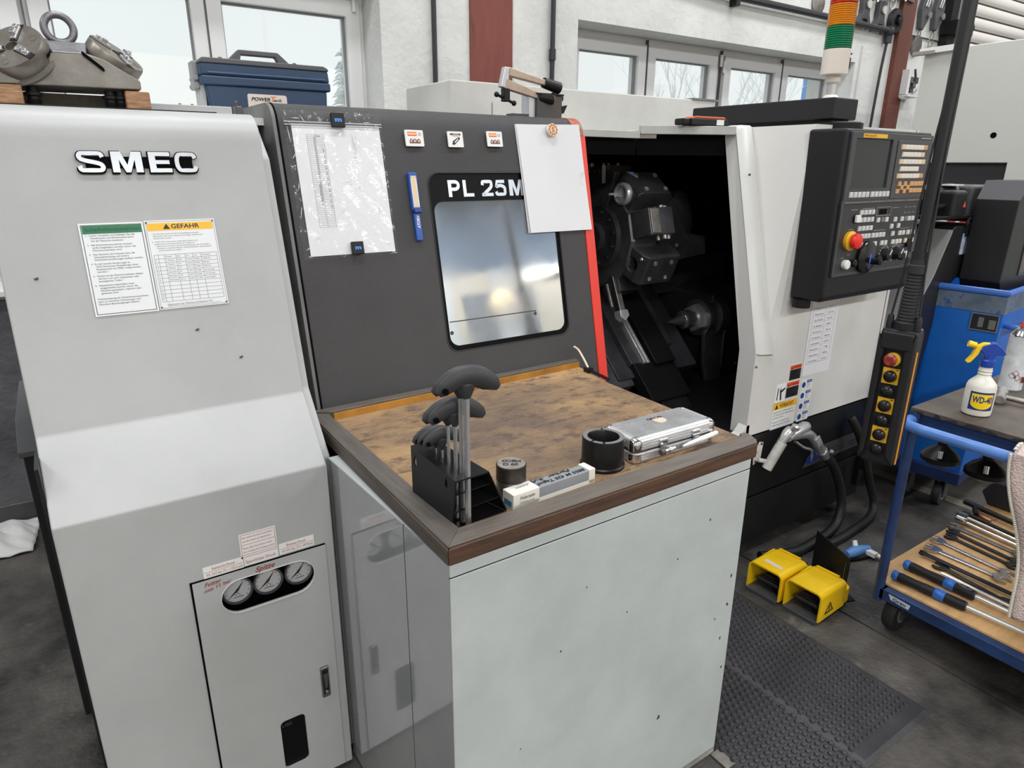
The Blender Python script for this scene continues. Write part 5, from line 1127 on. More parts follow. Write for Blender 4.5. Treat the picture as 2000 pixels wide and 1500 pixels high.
# hanging white sheets with a round magnet
HP = thing('paper_stack', 'white paper sheets hung over the corner of the lathe door window', 'paper', tuple(FD(1.36, dv(1.5))))
h0, h1_ = dv(1.3435), dv(1.667)
def sheet(u, v, x0, x1, c0, cur):
    return FD(x0+(x1-x0)*u+.010*(1-v)*(.7+.3*u), h0+(h1_-h0)*v+.006*u*v, c0+cur*(1-v)**2*(.35+.65*abs(u-.5)*2)+.002*math.sin(5*u+3*v))
MB().grid(lambda u, v: sheet(u, v, 1.233, 1.481, .004, .008), 14, 18).build('sheet', mat('paper_smudged', (220, 220, 224), .6, spot=(188, 188, 190), spot_t=(.6, .8), spot_sc=14), HP)
MB().grid(lambda u, v: sheet(u, v, 1.229, 1.476, .001, .004), 12, 16).build('sheet', paper, HP)
t = thing('round_magnet', 'round wooden magnet with a cog and S emblem on the hung sheets', 'magnet', tuple(FD(1.3615, dv(1.652))))
ct = (1.3615, dv(1.6505))
MB().lathe([(.019, 0), (.0195, .001), (.0195, .010), (.019, .011), (.0001, .011)], FD(*ct, .010), FD.n, 30).build('disc', mat('pale_wood_disc', (226, 210, 190), .55), t)
gp = []
for i in range(10):
    a = 2*PI*i/10
    for da, r in ((-.2, .0145), (-.13, .0178), (.13, .0178), (.2, .0145)): gp.append((ct[0]+r*math.cos(a+da), ct[1]+r*math.sin(a+da)))
MB().ring(gp, [(ct[0]+.0118*math.cos(math.atan2(p[1]-ct[1], p[0]-ct[0])), ct[1]+.0118*math.sin(math.atan2(p[1]-ct[1], p[0]-ct[0]))) for p in gp], FD, .0211, .0214).text(FD, 'S', ct[0]-.0055, ct[1]-.0075, .015, .0214, width=.011, bold=.06).build('emblem', mat('burnt_orange', (186, 106, 40), .5), t, flat=True)

# ================================================================ things on top of the lathe
# twin chuck fixture on wood blocks
wood = mat('end_grain_wood', (186, 146, 112), .7, bump=.4, bsc=30, stretch=(8, 8, 50), c2=(140, 100, 70), vsc=3)
CF = thing('chuck_fixture', 'grey steel fixture with two round three jaw chucks and an eye bolt', 'fixture', (.07, 1.86, 1.70))
cst = mat('machined_cast_steel', (136, 132, 126), .5, .55, var=.12, vsc=14, bump=.06, bsc=90)
yf, yb = 1.78, 1.95
fb = MB().prism([(-.105, 1.697), (.212, 1.700), (.212, 1.718), (.150, 1.756), (.118, 1.765), (.060, 1.764), (-.005, 1.722), (-.105, 1.722)], FV(yf), -.17, 0)
fbo = fb.build('body', cst, CF, bevel=.003)
fm = F((.058, yf-.001, 1.764), (1, 0, .012), (0, .72, .40))
MB().prism([(0, 0), (.060, 0), (.066, .055), (-.010, .055)], fm, -.05, 0).build('milled_top', mat('milled_grey', (128, 130, 134), .4, .6), CF, bevel=.002)
mg = MB()
for k in range(4): d = .004+.006*k; mg.ring([(d, d), (.058-d, d), (.060-d, .053-d), (d-.006, .053-d)], [(d+.001, d+.001), (.057-d, d+.001), (.059-d, .052-d), (d-.005, .052-d)], fm, 0, .0004)
mg.build('milling_marks', steel_d, CF)
MB().prism([(-.11, 1.665), (.20, 1.665), (.20, 1.697), (-.11, 1.697)], FV(yb), -.06, 0).build('rear_beam', cst, CF)
eb = MB().torus((.080, 1.84, 1.816), (.1, -1, .05), .0265, .0075, 36, 12).build('eye_bolt', mat('forged_grey', (120, 120, 124), .4, .7, bump=.1, bsc=120), CF)
MB().lathe([(.017, 1.779), (.018, 1.782), (.014, 1.788), (.010, 1.791)], (.080, 1.84, 0), (0, 0, 1), 24).build('collar', mat('forged_grey', (120, 120, 124), .4, .7), eb)
def chuck(c, ax, r, h, up):
    ax = Vector(ax).normalized(); c = Vector(c); up = Vector(up); up = (up-ax*up.dot(ax)).normalized(); sd = ax.cross(up)
    k = MB().lathe([(r*.98, 0), (r, .003), (r, h-.006), (r*.97, h), (r*.2, h), (r*.2, h-.01), (.0001, h-.01)], c, ax, 44).build('chuck', mat('chuck_steel', (142, 136, 128), .36, .8, var=.1, vsc=20), CF)
    MB().lathe([(r*1.08, -.008), (r*1.12, -.004), (r*1.10, .002), (r*.9, .003)], c, ax, 44).build('chuck_seat', cst, k)
    for a in (0, 120, 240):
        d = up*math.cos(R(a))+sd*math.sin(R(a)); s_ = ax.cross(d); f = F(c+ax*h, d, s_)
        f.n = ax
        MB().box(r*.22, r*.98, -r*.13, r*.13, -.001, .0006, f).build('slot', black_s, k)
        jb = MB(); jb.box(r*.28, r*.85, -r*.09, r*.09, 0, .006, f).box(r*.42, r*.62, -r*.09, r*.09, .006, .013, f); jb.cyl(f(r*.74, 0, .006), f(r*.74, 0, .012), .005, None, 10)
        jb.build('jaw', steel, k, bevel=.001)
        e = R(a+60); dd = up*math.cos(e)+sd*math.sin(e); q = c+ax*h+dd*r*.72
        MB().lathe([(.0075, .0004), (.0075, -.004), (.0045, -.004), (.0045, -.001), (.0001, -.001)], q, ax, 14, caps=False).build('bolt', oxide, k)
    return k
chuck((.006, yf+.040, 1.748), (-.42, -.60, .62), .060, .034, (0, 0, 1))
chuck((.163, yf+.062, 1.750), (.52, -.36, .78), .057, .034, (-1, 0, .4))
# dark slots beside the chucks
MB().prism([(-.02, -.0035), (.02, -.0035), (.023, 0), (.02, .0035), (-.02, .0035), (-.023, 0)], F((.040, yf-.004, 1.744), (.66, 0, .75)), -.002, .002).build('slot', pure, CF)
MB().prism([(-.022, -.004), (.022, -.004), (.025, 0), (.022, .004), (-.022, .004), (-.025, 0)], F((.128, yf-.004, 1.750), (.76, 0, -.65)), -.002, .002).build('slot', pure, CF)
def clampscrew(x, s):
    MB().lathe([(.011, 1.697), (.011, 1.688), (.017, 1.686), (.017, 1.680), (.012, 1.678), (.012, 1.672), (.014, 1.670), (.012, 1.662), (.006, 1.6605)], (x, yf+.03, 0), (0, 0, 1), 14).build('clamp_foot', black_s, CF)
clampscrew(.012, 1); clampscrew(.152, 1); clampscrew(.172, 1)
for x0, x1, y0, y1, lab in ((-.16, -.006, 1.772, 1.86, 'wood block under the left end of the chuck fixture'), (.178, .226, 1.776, 1.87, 'small wood block under the right end of the chuck fixture')):
    w_ = MB().box(x0, x1, y0, y1, 1.6575, 1.6965).build('wood_block', wood, None, lab, 'block', bevel=.003)
MB().box(-.101, .36, 1.77, 1.80, 1.655, 1.661).build('cover_joint', mat('joint_black', (30, 30, 30), .8), hs, bevel=.001)
MB().box(.23, .43, 1.93, 1.95, 1.655, 1.685).build('roof_strip', paint, hs, bevel=.002)
MB().torus((.325, 1.94, 1.688), (0, 1, 0), .014, .0035, 20, 8, 0, PI, up=(1, 0, 0)).build('lifting_eye', steel_d, hs)
# blue battery case
PT = thing('battery_case', 'blue hard plastic battery case with a grey handle behind the lathe cover', 'case', (.6, 2.26, 1.66))
navy = mat('navy_blue_plastic', (38, 62, 92), .45, bump=.08, bsc=200, var=.06)
hgrey = mat('handle_grey_plastic', (84, 84, 88), .5, bump=.06, bsc=200)
fT_ = F((.60, 2.20, 1.66), (1, -.01, 0), (0, 0, 1))
MB().prism([(-.163, .0), (.175, .0), (.180, .103), (-.175, .103)], fT_, -.14, 0).build('body', navy, PT, bevel=.008)
MB().box(-.184, .190, .100, .125, -.146, .006, fT_).build('lid_lip', navy, PT, bevel=.005)
MB().prism([(-.184, .125), (.190, .125), (.186, .160), (-.182, .160)], fT_, -.14, .0).build('lid', navy, PT, bevel=.006)
MB().box(-.165, .175, .131, .136, .0, .004, fT_).build('lid_ridge', mat('navy_highlight', (58, 86, 122), .4), PT, bevel=.0015)
MB().prism([(-.186, .158), (.188, .158), (.186, .166), (.172, .172), (-.174, .172), (-.182, .166)], fT_, -.13, .003).build('top_band', hgrey, PT, bevel=.003)
ho = [(-.102, .168), (-.062, .203), (.055, .203), (.098, .168)]
hi_ = [(-.060, .174), (-.056, .192), (.044, .192), (.052, .174)]
MB().ring([(-.105, .166), (-.062, .206), (.052, .206), (.098, .166)], hi_, fT_, -.075, -.05).build('handle', hgrey, PT, bevel=.003)
MB().prism([(-.105, .160), (.098, .160), (.098, .176), (-.105, .176)], fT_, -.076, -.049).build('handle_base', hgrey, PT)
for x in (-.113, .103): MB().torus(fT_(x, .174, -.062), fT_.n, .007, .0025, 18, 8).build('strap_eye', hgrey, PT)
MB().box(-.196, -.178, .09, .165, -.10, -.04, fT_).cyl(fT_(-.19, .10, -.03), fT_(-.19, .10, -.11), .009, None, 12).cyl(fT_(-.19, .12, -.03), fT_(-.19, .12, -.11), .007, None, 12).build('side_latch', mat('latch_grey', (140, 142, 144), .4, .4), PT, bevel=.002)
MB().box(-.182, -.172, .0, .1, -.12, -.02, fT_).build('side_rail', mat('pale_grey_plastic', (176, 178, 178), .45), PT)
lb = MB().prism(rrect(-.062, .052, .03, .0825, .006), fT_, .0, .0012).build('name_label', mat('label_peach', (222, 210, 200), .5), PT, flat=True)
MB().text(fT_, 'POWER', -.052, .064, .0095, .0016, width=.055, slant=.25, bold=.05).text(fT_, 'ank', .012, .064, .0080, .0016, width=.026, slant=.25, bold=.03).build('lettering', ink, lb, flat=True)
MB().text(fT_, 'T', .004, .064, .0135, .0016, width=.017, slant=.25, bold=.03).build('lettering', mat('logo_orange', (226, 120, 50), .5), lb, flat=True)
# hand lever tool on the door top: dark box with two pale bars
LV = thing('bar_clamp_tool', 'folded pale lever arm tool with dark grips standing on the lathe door', 'tool', (1.41, 1.96, 1.69))
pale = mat('pale_bronze_metal', (176, 158, 142), .38, .55, var=.08, vsc=20)
MB().box(1.393, 1.497, 1.93, 1.99, 1.69, 1.769).build('dark_box', mat('box_dark_grey', (70, 68, 66), .5), LV, bevel=.002)
MB().box(1.368, 1.392, 1.94, 1.985, 1.69, 1.768).build('bright_side', mat('bright_side_plate', (196, 198, 202), .3, .5), LV)
MB().box(1.304, 1.368, 1.94, 1.98, 1.69, 1.708).build('base_block', oxide, LV)
MB().box(1.39, 1.50, 1.925, 1.995, 1.769, 1.774).build('box_lid', black_s, LV)
def bar(a, b, wa, wb, nm, m, par):
    a, b = Vector(a), Vector(b); d = (b-a).normalized(); up = Vector((0, 0, 1)); up = (up-d*up.dot(d)).normalized(); s_ = d.cross(up)
    vs = []
    for p, w in ((a, wa), (b, wb)):
        for i, j in ((-1, -1), (1, -1), (1, 1), (-1, 1)): vs.append(p+s_*.011*i+up*w*.5*j)
    return MB()._add(vs, [(3, 2, 1, 0), (4, 5, 6, 7), (0, 1, 5, 4), (1, 2, 6, 5), (2, 3, 7, 6), (3, 0, 4, 7)]).build(nm, m, par, bevel=.003)
bar((1.284, 1.95, 1.832), (1.44, 1.95, 1.806), .026, .017, 'upper_arm', pale, LV)
bar((1.272, 1.95, 1.796), (1.425, 1.94, 1.760), .030, .020, 'lower_arm', pale, LV)
bar((1.270, 1.95, 1.782), (1.283, 1.95, 1.843), .026, .020, 'end_plate', mat('bright_side_plate', (196, 198, 202), .3, .5), LV)
MB().cyl((1.432, 1.95, 1.808), (1.497, 1.95, 1.795), .0165, .019, 20).build('grip', black_s, LV)
MB().cyl((1.475, 1.95, 1.78), (1.475, 1.95, 1.765), .008, .006, 12).build('grip_pin', black_s, LV)
MB().cyl((1.405, 1.938, 1.762), (1.453, 1.925, 1.755), .014, .0155, 20).build('grip', black_s, LV)
MB().lathe([(.0001, .0), (.0145, .001), (.0145, .003), (.0001, .0035)], (1.453, 1.925, 1.755), (.95, -.25, -.1), 20).build('copper_end', mat('copper_face', (176, 104, 74), .4, .6), LV)
MB().box(1.27, 1.292, 1.938, 1.962, 1.742, 1.782).build('socket', black_s, LV, bevel=.003)
tb_ = MB().cyl((1.247, 1.95, 1.762), (1.314, 1.95, 1.739), .0045, None, 12)
tb_.ball((1.247, 1.95, 1.762), .0085); tb_.ball((1.314, 1.95, 1.739), .0085); tb_.build('tommy_bar', black_s, LV)
MB().cyl((1.498, 1.955, 1.765), (1.513, 1.955, 1.765), .011, None, 14).prism([(1.49, 1.735), (1.52, 1.742), (1.505, 1.715), (1.498, 1.715)], FV(1.95), 0, .02).build('wing_screw', black_s, LV)
# orange and black measuring tool on the rail
OT = thing('laser_meter', 'small black and orange measuring tool lying on the top rail above the opening', 'tool', (2.0, 1.74, 1.684))
fo = F((1.925, 1.735, 1.685), (1, -.10, 0), (0, 0, 1))
MB().box(0, .17, 0, .024, -.06, 0, fo).build('body', black_p, OT, bevel=.005)
MB().prism([(.005, .024), (.165, .024), (.155, .031), (.02, .031)], fo, -.055, -.004).build('orange_top', mat('tool_orange', (206, 92, 44), .45), OT, bevel=.002)
MB().box(-.035, -.005, .001, .023, -.055, -.005, fo).build('end_cap', black_s, OT, bevel=.005)
MB().box(.115, .150, .003, .021, 0, .0006, fo).text(fo, 'IP54', .120, .008, .006, .001, width=.022).build('label', white_p, OT, flat=True)
MB().prism([(.165, .022), (.205, .002), (.165, .0)], fo, -.05, -.01).build('hook_end', black_s, OT, bevel=.002)

# ================================================================ right side: air gun, pedals, mats
cast_al = mat('cast_aluminium', (206, 208, 210), .3, .75, var=.08, vsc=25)
AG = thing('air_gun', 'silver air gun in a white wall holder on the black lathe base, with its hose', 'air gun', (2.33, 1.43, .5))
fb_ = F((2.155, 1.4695, .465), (1, 0, 0), (0, 0, 1))
bk = MB().prism([(-.012, -.042), (.030, -.020), (.036, .046), (.012, .052), (.0, .030), (-.020, .020)], fb_, 0, .003).build('bracket_plate', mat('bracket_white', (206, 204, 200), .5, var=.08, vsc=30), AG, flat=True)
mb = MB()
for q in ((-.006, .012), (.024, .042), (-.003, -.028)): mb.lathe([(.006, .003), (.005, .006), (.0001, .0065)], fb_(q[0], q[1], 0), fb_.n, 10)
mb.build('bolts', oxide, bk)
MB().cyl((2.195, 1.44, .405), (2.245, 1.42, .515), .020, None, 22).cyl((2.17, 1.465, .44), (2.21, 1.44, .43), .009, None, 10).build('holder_tube', mat('bracket_white', (206, 204, 200), .5), AG)
gb = MB().tube(smooth([(2.235, 1.425, .502), (2.262, 1.415, .548), (2.285, 1.412, .562)], 4), [.016, .017, .018, .019, .021, .021, .021, .021, .018][:9], 16)
gb.tube([(2.26, 1.412, .535), (2.37, 1.41, .556), (2.385, 1.41, .556)], [.020, .024, .018], 16)
gb.tube(smooth([(2.30, 1.411, .538), (2.40, 1.41, .518), (2.47, 1.41, .462), (2.53, 1.41, .405)], 4), [.022, .022, .021, .021, .020, .020, .020, .021, .022, .022, .021, .021, .019], 16)
gun = gb.build('gun_body', cast_al, AG)
MB().lathe([(.012, 0), (.016, .004), (.016, .018), (.008, .022), (.0001, .022)], (2.275, 1.395, .57), (0, -.3, 1), 16).build('knob', cast_al, AG)
MB().tube(smooth([(2.30, 1.40, .512), (2.35, 1.39, .478), (2.40, 1.385, .455), (2.41, 1.385, .405)], 4), [.006]*12+[.003], 8).build('trigger', steel, AG)
mb = MB(); fg = F((2.455, 1.388, .475), (.62, 0, -.78), (.75, .0, .62))
for k in range(4): mb.box(-.032+.013*k, -.024+.013*k, -.014, .014, -.002, .0025, fg)
mb.build('grip_ribs', mat('grip_print', (225, 226, 228), .3, .6), gun)
MB().cyl((2.52, 1.41, .415), (2.555, 1.41, .380), .024, .02, 16).cyl((2.565, 1.39, .41), (2.575, 1.41, .385), .008, None, 10).build('hose_clip', steel, AG)
hose = mat('black_hose', (30, 30, 31), .5)
MB().tube(smooth([(2.54, 1.41, .395), (2.62, 1.41, .33), (2.70, 1.41, .225), (2.735, 1.40, .12), (2.70, 1.385, .045), (2.60, 1.365, .022), (2.44, 1.352, .022), (2.34, 1.35, .024), (2.24, 1.375, .03), (2.17, 1.40, .035)], 6), .0195, 14).build('hose', hose, AG)
t = thing('air_hose', 'black hose hanging behind the hanging pendant and looping over the floor', 'hose', (2.9, 1.4, .2))
MB().tube(smooth([(2.79, 1.455, .495), (2.805, 1.435, .46), (2.85, 1.41, .36), (2.93, 1.39, .17), (2.95, 1.36, .06), (2.87, 1.335, .022), (2.72, 1.318, .02), (2.56, 1.31, .02), (2.46, 1.318, .022)], 6), .0185, 14).build('tube', hose, t)
MB().box(2.94, 2.975, 1.452, 1.476, .12, .28).cyl((2.957, 1.43, .22), (2.957, 1.46, .22), .018).build('outlet_fitting', black_s, LA)
# foot switches
ped_y = mat('pedal_yellow', (240, 196, 20), .42, var=.05, vsc=8, spot=(150, 92, 30), spot_t=(.70, .76), spot_sc=16, bump=.04, bsc=80)
def pedal(x0, y0, lab, paper_=False, rz=0):
    P_ = thing('foot_pedal', lab, 'pedal', (x0, y0, 0), 'yellow foot pedals on the rubber mat')
    w, h, d = .138, .112, .205          # local: u = depth (+x), v across (+y)
    f = F((x0, y0, .012), (1, .05, 0), (-.05, 1, 0))
    cr = .020; n = 5
    arc = lambda cx, cz, r, a0, a1: [(cx+r*math.cos(R(a0+(a1-a0)*i/n)), cz+r*math.sin(R(a0+(a1-a0)*i/n))) for i in range(n+1)]
    o = [(0, 0)]+arc(cr, h-cr, cr, 180, 90)+arc(w-cr, h-cr, cr, 90, 0)+[(w, 0)]
    i_ = [(.006, 0)]+arc(cr, h-cr, cr-.006, 180, 90)+arc(w-cr, h-cr, cr-.006, 90, 0)+[(w-.006, 0)]
    fv = F(f.o, f.v, (0, 0, 1)); nn = f.u
    def P3(a, b, c): return f.o+f.v*a+Vector((0, 0, 1))*b+nn*c
    mb = MB(); k = len(o); m_ = 6
    for s_ in range(m_):
        c0, c1 = .01+.175*s_/m_, .01+.175*(s_+1)/m_
        t0, t1 = (1-.10*max(0, c0-.10)/.09), (1-.10*max(0, c1-.10)/.09)
        vs = [P3(a, b*t0, c0-(.0 if b > h*.5 else .0)) for a, b in o]+[P3(a, b*t1, c1) for a, b in o]+[P3(a, b*t0, c0) for a, b in i_]+[P3(a, b*t1, c1) for a, b in i_]
        fs = []
        for j in range(k-1): fs += [(j, j+1, k+j+1, k+j), (2*k+j, 3*k+j, 3*k+j+1, 2*k+j+1)]
        if s_ == 0: fs += [(j, 2*k+j, 2*k+j+1, j+1) for j in range(k-1)]
        if s_ == m_-1: fs += [(k+j, k+j+1, 3*k+j+1, 3*k+j) for j in range(k-1)]
        fs += [(0, k, 3*k, 2*k), (k-1, 3*k-1, 4*k-1, 2*k-1)]
        mb._add(vs, fs)
    # back shell, lower and rounded
    sh = mb.build('guard', ped_y, P_)
    MB().prism(rrect(.002, w-.002, .14, .235, .025), F(f.o, f.v, f.u), -.062, 0).build('rear_housing', ped_y, P_, bevel=.006)
    MB().box(.176, .186, .03, w-.02, h*.86, h*.97, f).box(.11, .18, w-.012, w+.004, h*.80, h*.86, f).build('hinge_bead', ped_y, P_)
    MB().box(.0, .19, .006, w-.006, -.012, .004, f).build('base_plate', oxide, P_, bevel=.002)
    MB().box(.188, .191, .006, w-.006, .004, h*.88, f).build('inner_back', pure, P_)
    fp3 = F(f(.06, .02, .036), f.v, (nn+Vector((0, 0, -.16))))
    tr = MB().box(0, w-.045, -.03, .11, -.004, .004, fp3).build('treadle', mat('treadle_black', (34, 34, 36), .5), P_, bevel=.002)
    rbm = MB()
    for q in range(3): rbm.box(.004, w-.05, -.028+.022*q, -.02+.022*q, -.008, .0, fp3)
    for q in (.012, .04): rbm.box(.01, w-.055, -.008+q*.4, .0+q*.4, .004, .008, fp3)
    rbm.build('treadle_ribs', oxide, tr)
    if paper_:
        MB().prism([(.045, .028), (.062, .026), (.070, .100), (.050, .104)], F(P3(0, h+.0006, 0), nn, f.v), 0, .0005).build('worn_label', mat('worn_white_label', (216, 204, 190), .6), sh, flat=True)
    else:
        fw = F(P3(-.0006, 0, 0), nn, (0, 0, 1))
        MB().ring([(.045, .02), (.105, .02), (.075, .064)], [(.055, .026), (.095, .026), (.075, .055)], fw, 0, .0006).prism([(.073, .029), (.077, .029), (.078, .046), (.072, .046)], fw, 0, .0006).build('warning_mark', mat('pedal_mark_brown', (70, 44, 22), .6), sh, flat=True)
    return P_
pedal(1.985, 1.185, 'left yellow foot pedal with a worn white label on top', True)
pedal(2.000, 1.035, 'right yellow foot pedal with a dark warning triangle on its side')
# bent black plate
fpl = F((2.215, 1.062, .001), (.42, .907, 0), (0, 0, 1))
pt = thing('angle_plate', 'upright black bent metal plate with a slot behind the yellow pedals', 'plate', tuple(fpl(.1, 0, 0)))
MB().ring([(0, 0), (.205, 0), (.205, .185), (0, .185)], [(.018, .035), (.026, .035), (.026, .16), (.018, .16)], fpl, -.004, 0).build('upright', black_s, pt)
MB().box(0, .205, 0, .004, 0, .05, fpl).build('foot', black_s, pt)
# blue and white plastic scrap on the floor
dz = thing('plastic_valve', 'blue and white plastic valve lying on the floor beside the black plate', 'valve', (2.56, 1.21, 0))
MB().tube([(2.49, 1.215, .028), (2.53, 1.208, .032), (2.58, 1.20, .028), (2.61, 1.19, .026)], [.016, .024, .020, .018], 12).build('body', mat('valve_blue', (92, 140, 200), .4), dz)
MB().cyl((2.55, 1.21, .03), (2.565, 1.23, .062), .012, .009, 12).cyl((2.60, 1.19, .026), (2.605, 1.13, .018), .012, .008, 12).box(2.575, 2.60, 1.145, 1.20, .018, .036).build('white_ports', white_p, dz)
MB().tube(smooth([(2.47, 1.225, .012), (2.52, 1.195, .01), (2.60, 1.175, .01), (2.63, 1.20, .012)], 4), .010, 8).build('black_clip', black_s, dz)
# rubber mats with bumps
mat_r = mat('mat_rubber', (58, 57, 60), .42, bump=.12, bsc=200, var=.12, vsc=6)
def floor_mat(x0, x1, y0, y1, lab, bx0, bx1, by0, by1, seed):
    M_ = thing('rubber_mat', lab, 'mat', ((x0+x1)/2, (y0+y1)/2, 0), 'studded black rubber mats on the floor')
    o = [(x0, y0), (x1, y0), (x1, y1), (x0, y1)]; e = .014
    vs = [Vector((x, y, .001)) for x, y in o]+[Vector((x+(e if x == x0 else -e), y+(e if y == y0 else -e), .0085)) for x, y in o]
    MB()._add(vs, [(3, 2, 1, 0), (4, 5, 6, 7), (0, 1, 5, 4), (1, 2, 6, 5), (2, 3, 7, 6), (3, 0, 4, 7)]).build('mat_base', mat_r, M_, flat=True)
    b = MB(); px = .0225; r = .0095; j = 0; y = by0
    while y < by1:
        x = bx0+(px/2 if j % 2 else 0)
        while x < bx1:
            pts = [Vector((x+r*math.cos(2*PI*k/8), y+r*math.sin(2*PI*k/8), .0082)) for k in range(8)]+[Vector((x+r*.72*math.cos(2*PI*k/8), y+r*.72*math.sin(2*PI*k/8), .0132)) for k in range(8)]+[Vector((x, y, .0150))]
            b._add(pts, [(k, (k+1) % 8, 8+(k+1) % 8, 8+k) for k in range(8)]+[(8+k, 8+(k+1) % 8, 16) for k in range(8)])
            x += px
        y += px*.88; j += 1
    b.build('studs', mat_r, M_, kind='stuff')
    return M_
floor_mat(1.582, 1.935, .615, 1.335, 'studded black rubber mat in front of the yellow pedals', 1.60, 1.905, .67, 1.31, 1)
floor_mat(1.285, 1.576, -.02, 1.335, 'studded black rubber mat along the cabinet side, with the notched seam', 1.30, 1.57, .0, 1.31, 2)

# ================================================================ chip conveyor, coolant pump bin, neighbour machine
CV = thing('chip_conveyor', 'black chip conveyor with a motor rising out of the lathe over the blue bin', 'conveyor', (3.3, 1.5, 0))
blk2 = mat('conveyor_black', (34, 34, 36), .4, var=.06, vsc=5)
MB().prism([(2.98, .50), (2.99, .86), (3.17, 1.10), (3.262, 1.285), (3.30, 1.302), (3.56, 1.302), (3.62, 1.06), (3.46, 1.06), (3.41, 1.075), (3.36, 1.045), (3.32, .98), (3.26, .84), (3.20, .50)], FV(1.405), -.36, 0).build('incline', blk2, CV, bevel=.004)
MB().prism([(2.99, .87), (3.165, 1.105), (3.255, 1.29), (3.262, 1.283), (3.172, 1.098), (3.0, .865)], FV(1.405), -.36, .006).build('edge_strip', mat('edge_grey', (150, 150, 150), .5), CV)
MB().box(3.375, 3.485, 1.4015, 1.4045, 1.175, 1.268).build('data_plate', mat('data_plate_blue', (176, 198, 228), .5, spot=(222, 226, 230), spot_t=(.48, .56), spot_sc=30), CV, flat=True)
MB().torus((3.40, 1.40, 1.312), (0, 1, 0), .020, .007, 20, 8, 0, 2*PI).box(3.383, 3.417, 1.395, 1.406, 1.255, 1.305).build('lifting_lug', black_m, CV)
hd = MB().prism([(3.390, 1.07), (3.400, 1.418), (3.455, 1.497), (3.755, 1.497), (3.755, 1.03), (3.415, 1.03)], FV(1.225), -.165, 0).build('discharge_head', blk2, CV, bevel=.004)
MB().prism([(3.400, 1.4185), (3.455, 1.4975), (3.460, 1.494), (3.405, 1.415)], FV(1.225), -.165, .001).build('chamfer', mat('chamfer_grey', (82, 82, 86), .5), CV)
MB().ring([(3.555, 1.09), (3.715, 1.09), (3.715, 1.29), (3.555, 1.29)], [(3.568, 1.103), (3.702, 1.103), (3.702, 1.277), (3.568, 1.277)], FV(1.224), 0, .003).build('guard_frame', oxide, CV, flat=True)
MB().box(3.568, 3.702, 1.2245, 1.2255, 1.103, 1.19).build('guard_mesh', mat('mesh_tan_grey', (112, 104, 96), .6, bump=.3, bsc=500), CV, flat=True)
MB().lathe([(.0001, 0), (.05, .004), (.066, .02), (.07, .03), (.07, .17), (.075, .175), (.075, .25), (.06, .26)], (3.205, 1.53, 1.405), (1, .0, 0), 28).build('motor', mat('motor_black', (32, 32, 34), .4), CV)
MB().box(3.225, 3.345, 1.40, 1.475, 1.335, 1.455).build('terminal_box', black_p, CV, bevel=.018, seg=3)
MB().prism([(3.305, 1.385), (3.330, 1.385), (3.3175, 1.41)], FV(1.3995), 0, .001).build('warning_mark', orange, CV, flat=True)
MB().box(3.30, 3.42, 1.46, 1.52, 1.472, 1.477).build('motor_plate', mat('pale_plate', (214, 214, 212), .4), CV)
MB().box(3.43, 3.60, 1.42, 1.62, 1.315, 1.475).build('gear_box', mat('gear_grey', (76, 76, 80), .5), CV, bevel=.02, seg=3)
MB().box(3.10, 3.56, 1.40, 1.62, 1.335, 1.35).build('motor_bracket', black_s, CV, bevel=.003)
MB().cyl((3.10, 1.44, 1.385), (3.24, 1.44, 1.39), .011).build('cable_gland', black_s, CV)
MB().cyl((3.47, 1.43, 1.135), (3.56, 1.42, 1.155), .006).ball((3.47, 1.43, 1.135), .01).build('latch_rod', steel, CV)
BN = thing('chip_bin', 'blue sheet metal chip bin on castors under the conveyor head', 'bin', (3.7, 1.4, 0))
blue_b = mat('bin_blue', (20, 104, 200), .4, var=.06, vsc=3, spot=(14, 80, 168), spot_t=(.6, .75), spot_sc=4)
fbin = F((3.285, 1.145, 0), (1, .10, 0), (-.10, 1, 0)); fbin.n = Vector((0, 0, 1))
def bpt(u, v, z): return fbin.o+fbin.u*u+fbin.v*v+Vector((0, 0, z))
bo = [(0, 0), (.9, 0), (.9, .62), (0, .62)]
lo_ = [(0.02, .03), (.86, .03), (.86, .58), (.02, .58)]
vs = [bpt(*p, .97) for p in bo]+[bpt(*p, .20) for p in lo_]+[bpt(*p, 1.04) for p in bo]
MB()._add(vs, [(0, 1, 5, 4), (1, 2, 6, 5), (2, 3, 7, 6), (3, 0, 4, 7), (4, 5, 6, 7), (0, 8, 9, 1), (1, 9, 10, 2), (2, 10, 11, 3), (3, 11, 8, 0)]).build('tub', blue_b, BN, flat=True)
vs = [bpt(-.002, -.002, .955), bpt(.902, -.002, .955), bpt(.902, -.002, 1.03), bpt(-.002, -.002, 1.03), bpt(-.002, .62, .955), bpt(-.002, .62, 1.03)]
MB()._add(vs, [(0, 1, 2, 3), (0, 3, 5, 4)]).build('worn_band', mat('worn_band', (62, 82, 108), .6, c2=(116, 128, 140), vsc=9, spot=(24, 66, 140), spot_t=(.56, .64), spot_sc=9), BN, flat=True)
MB().tube([bpt(0, .62, 1.045), bpt(0, 0, 1.045), bpt(.9, 0, 1.045)], .014, 8).build('rim_tube', mat('rim_blue', (66, 112, 196), .35), BN)
MB().tube(smooth([bpt(.06, -.0, .90), bpt(.06, -.05, .90), bpt(.30, -.05, .90), bpt(.5, -.05, .90)], 4), .012, 10).build('handle', mat('rim_blue', (66, 112, 196), .35), BN)
fpz = F(bpt(-.001, .115, .905), -fbin.v, (0, 0, 1))
pz = MB().box(-.0, .105, -.03, .045, 0, .004, fpz).build('rating_plate', mat('plate_edge_grey', (120, 122, 124), .4), BN, flat=True)
MB().box(.004, .101, -.026, .041, .004, .0045, fpz).build('plate_face', ink, pz, flat=True)
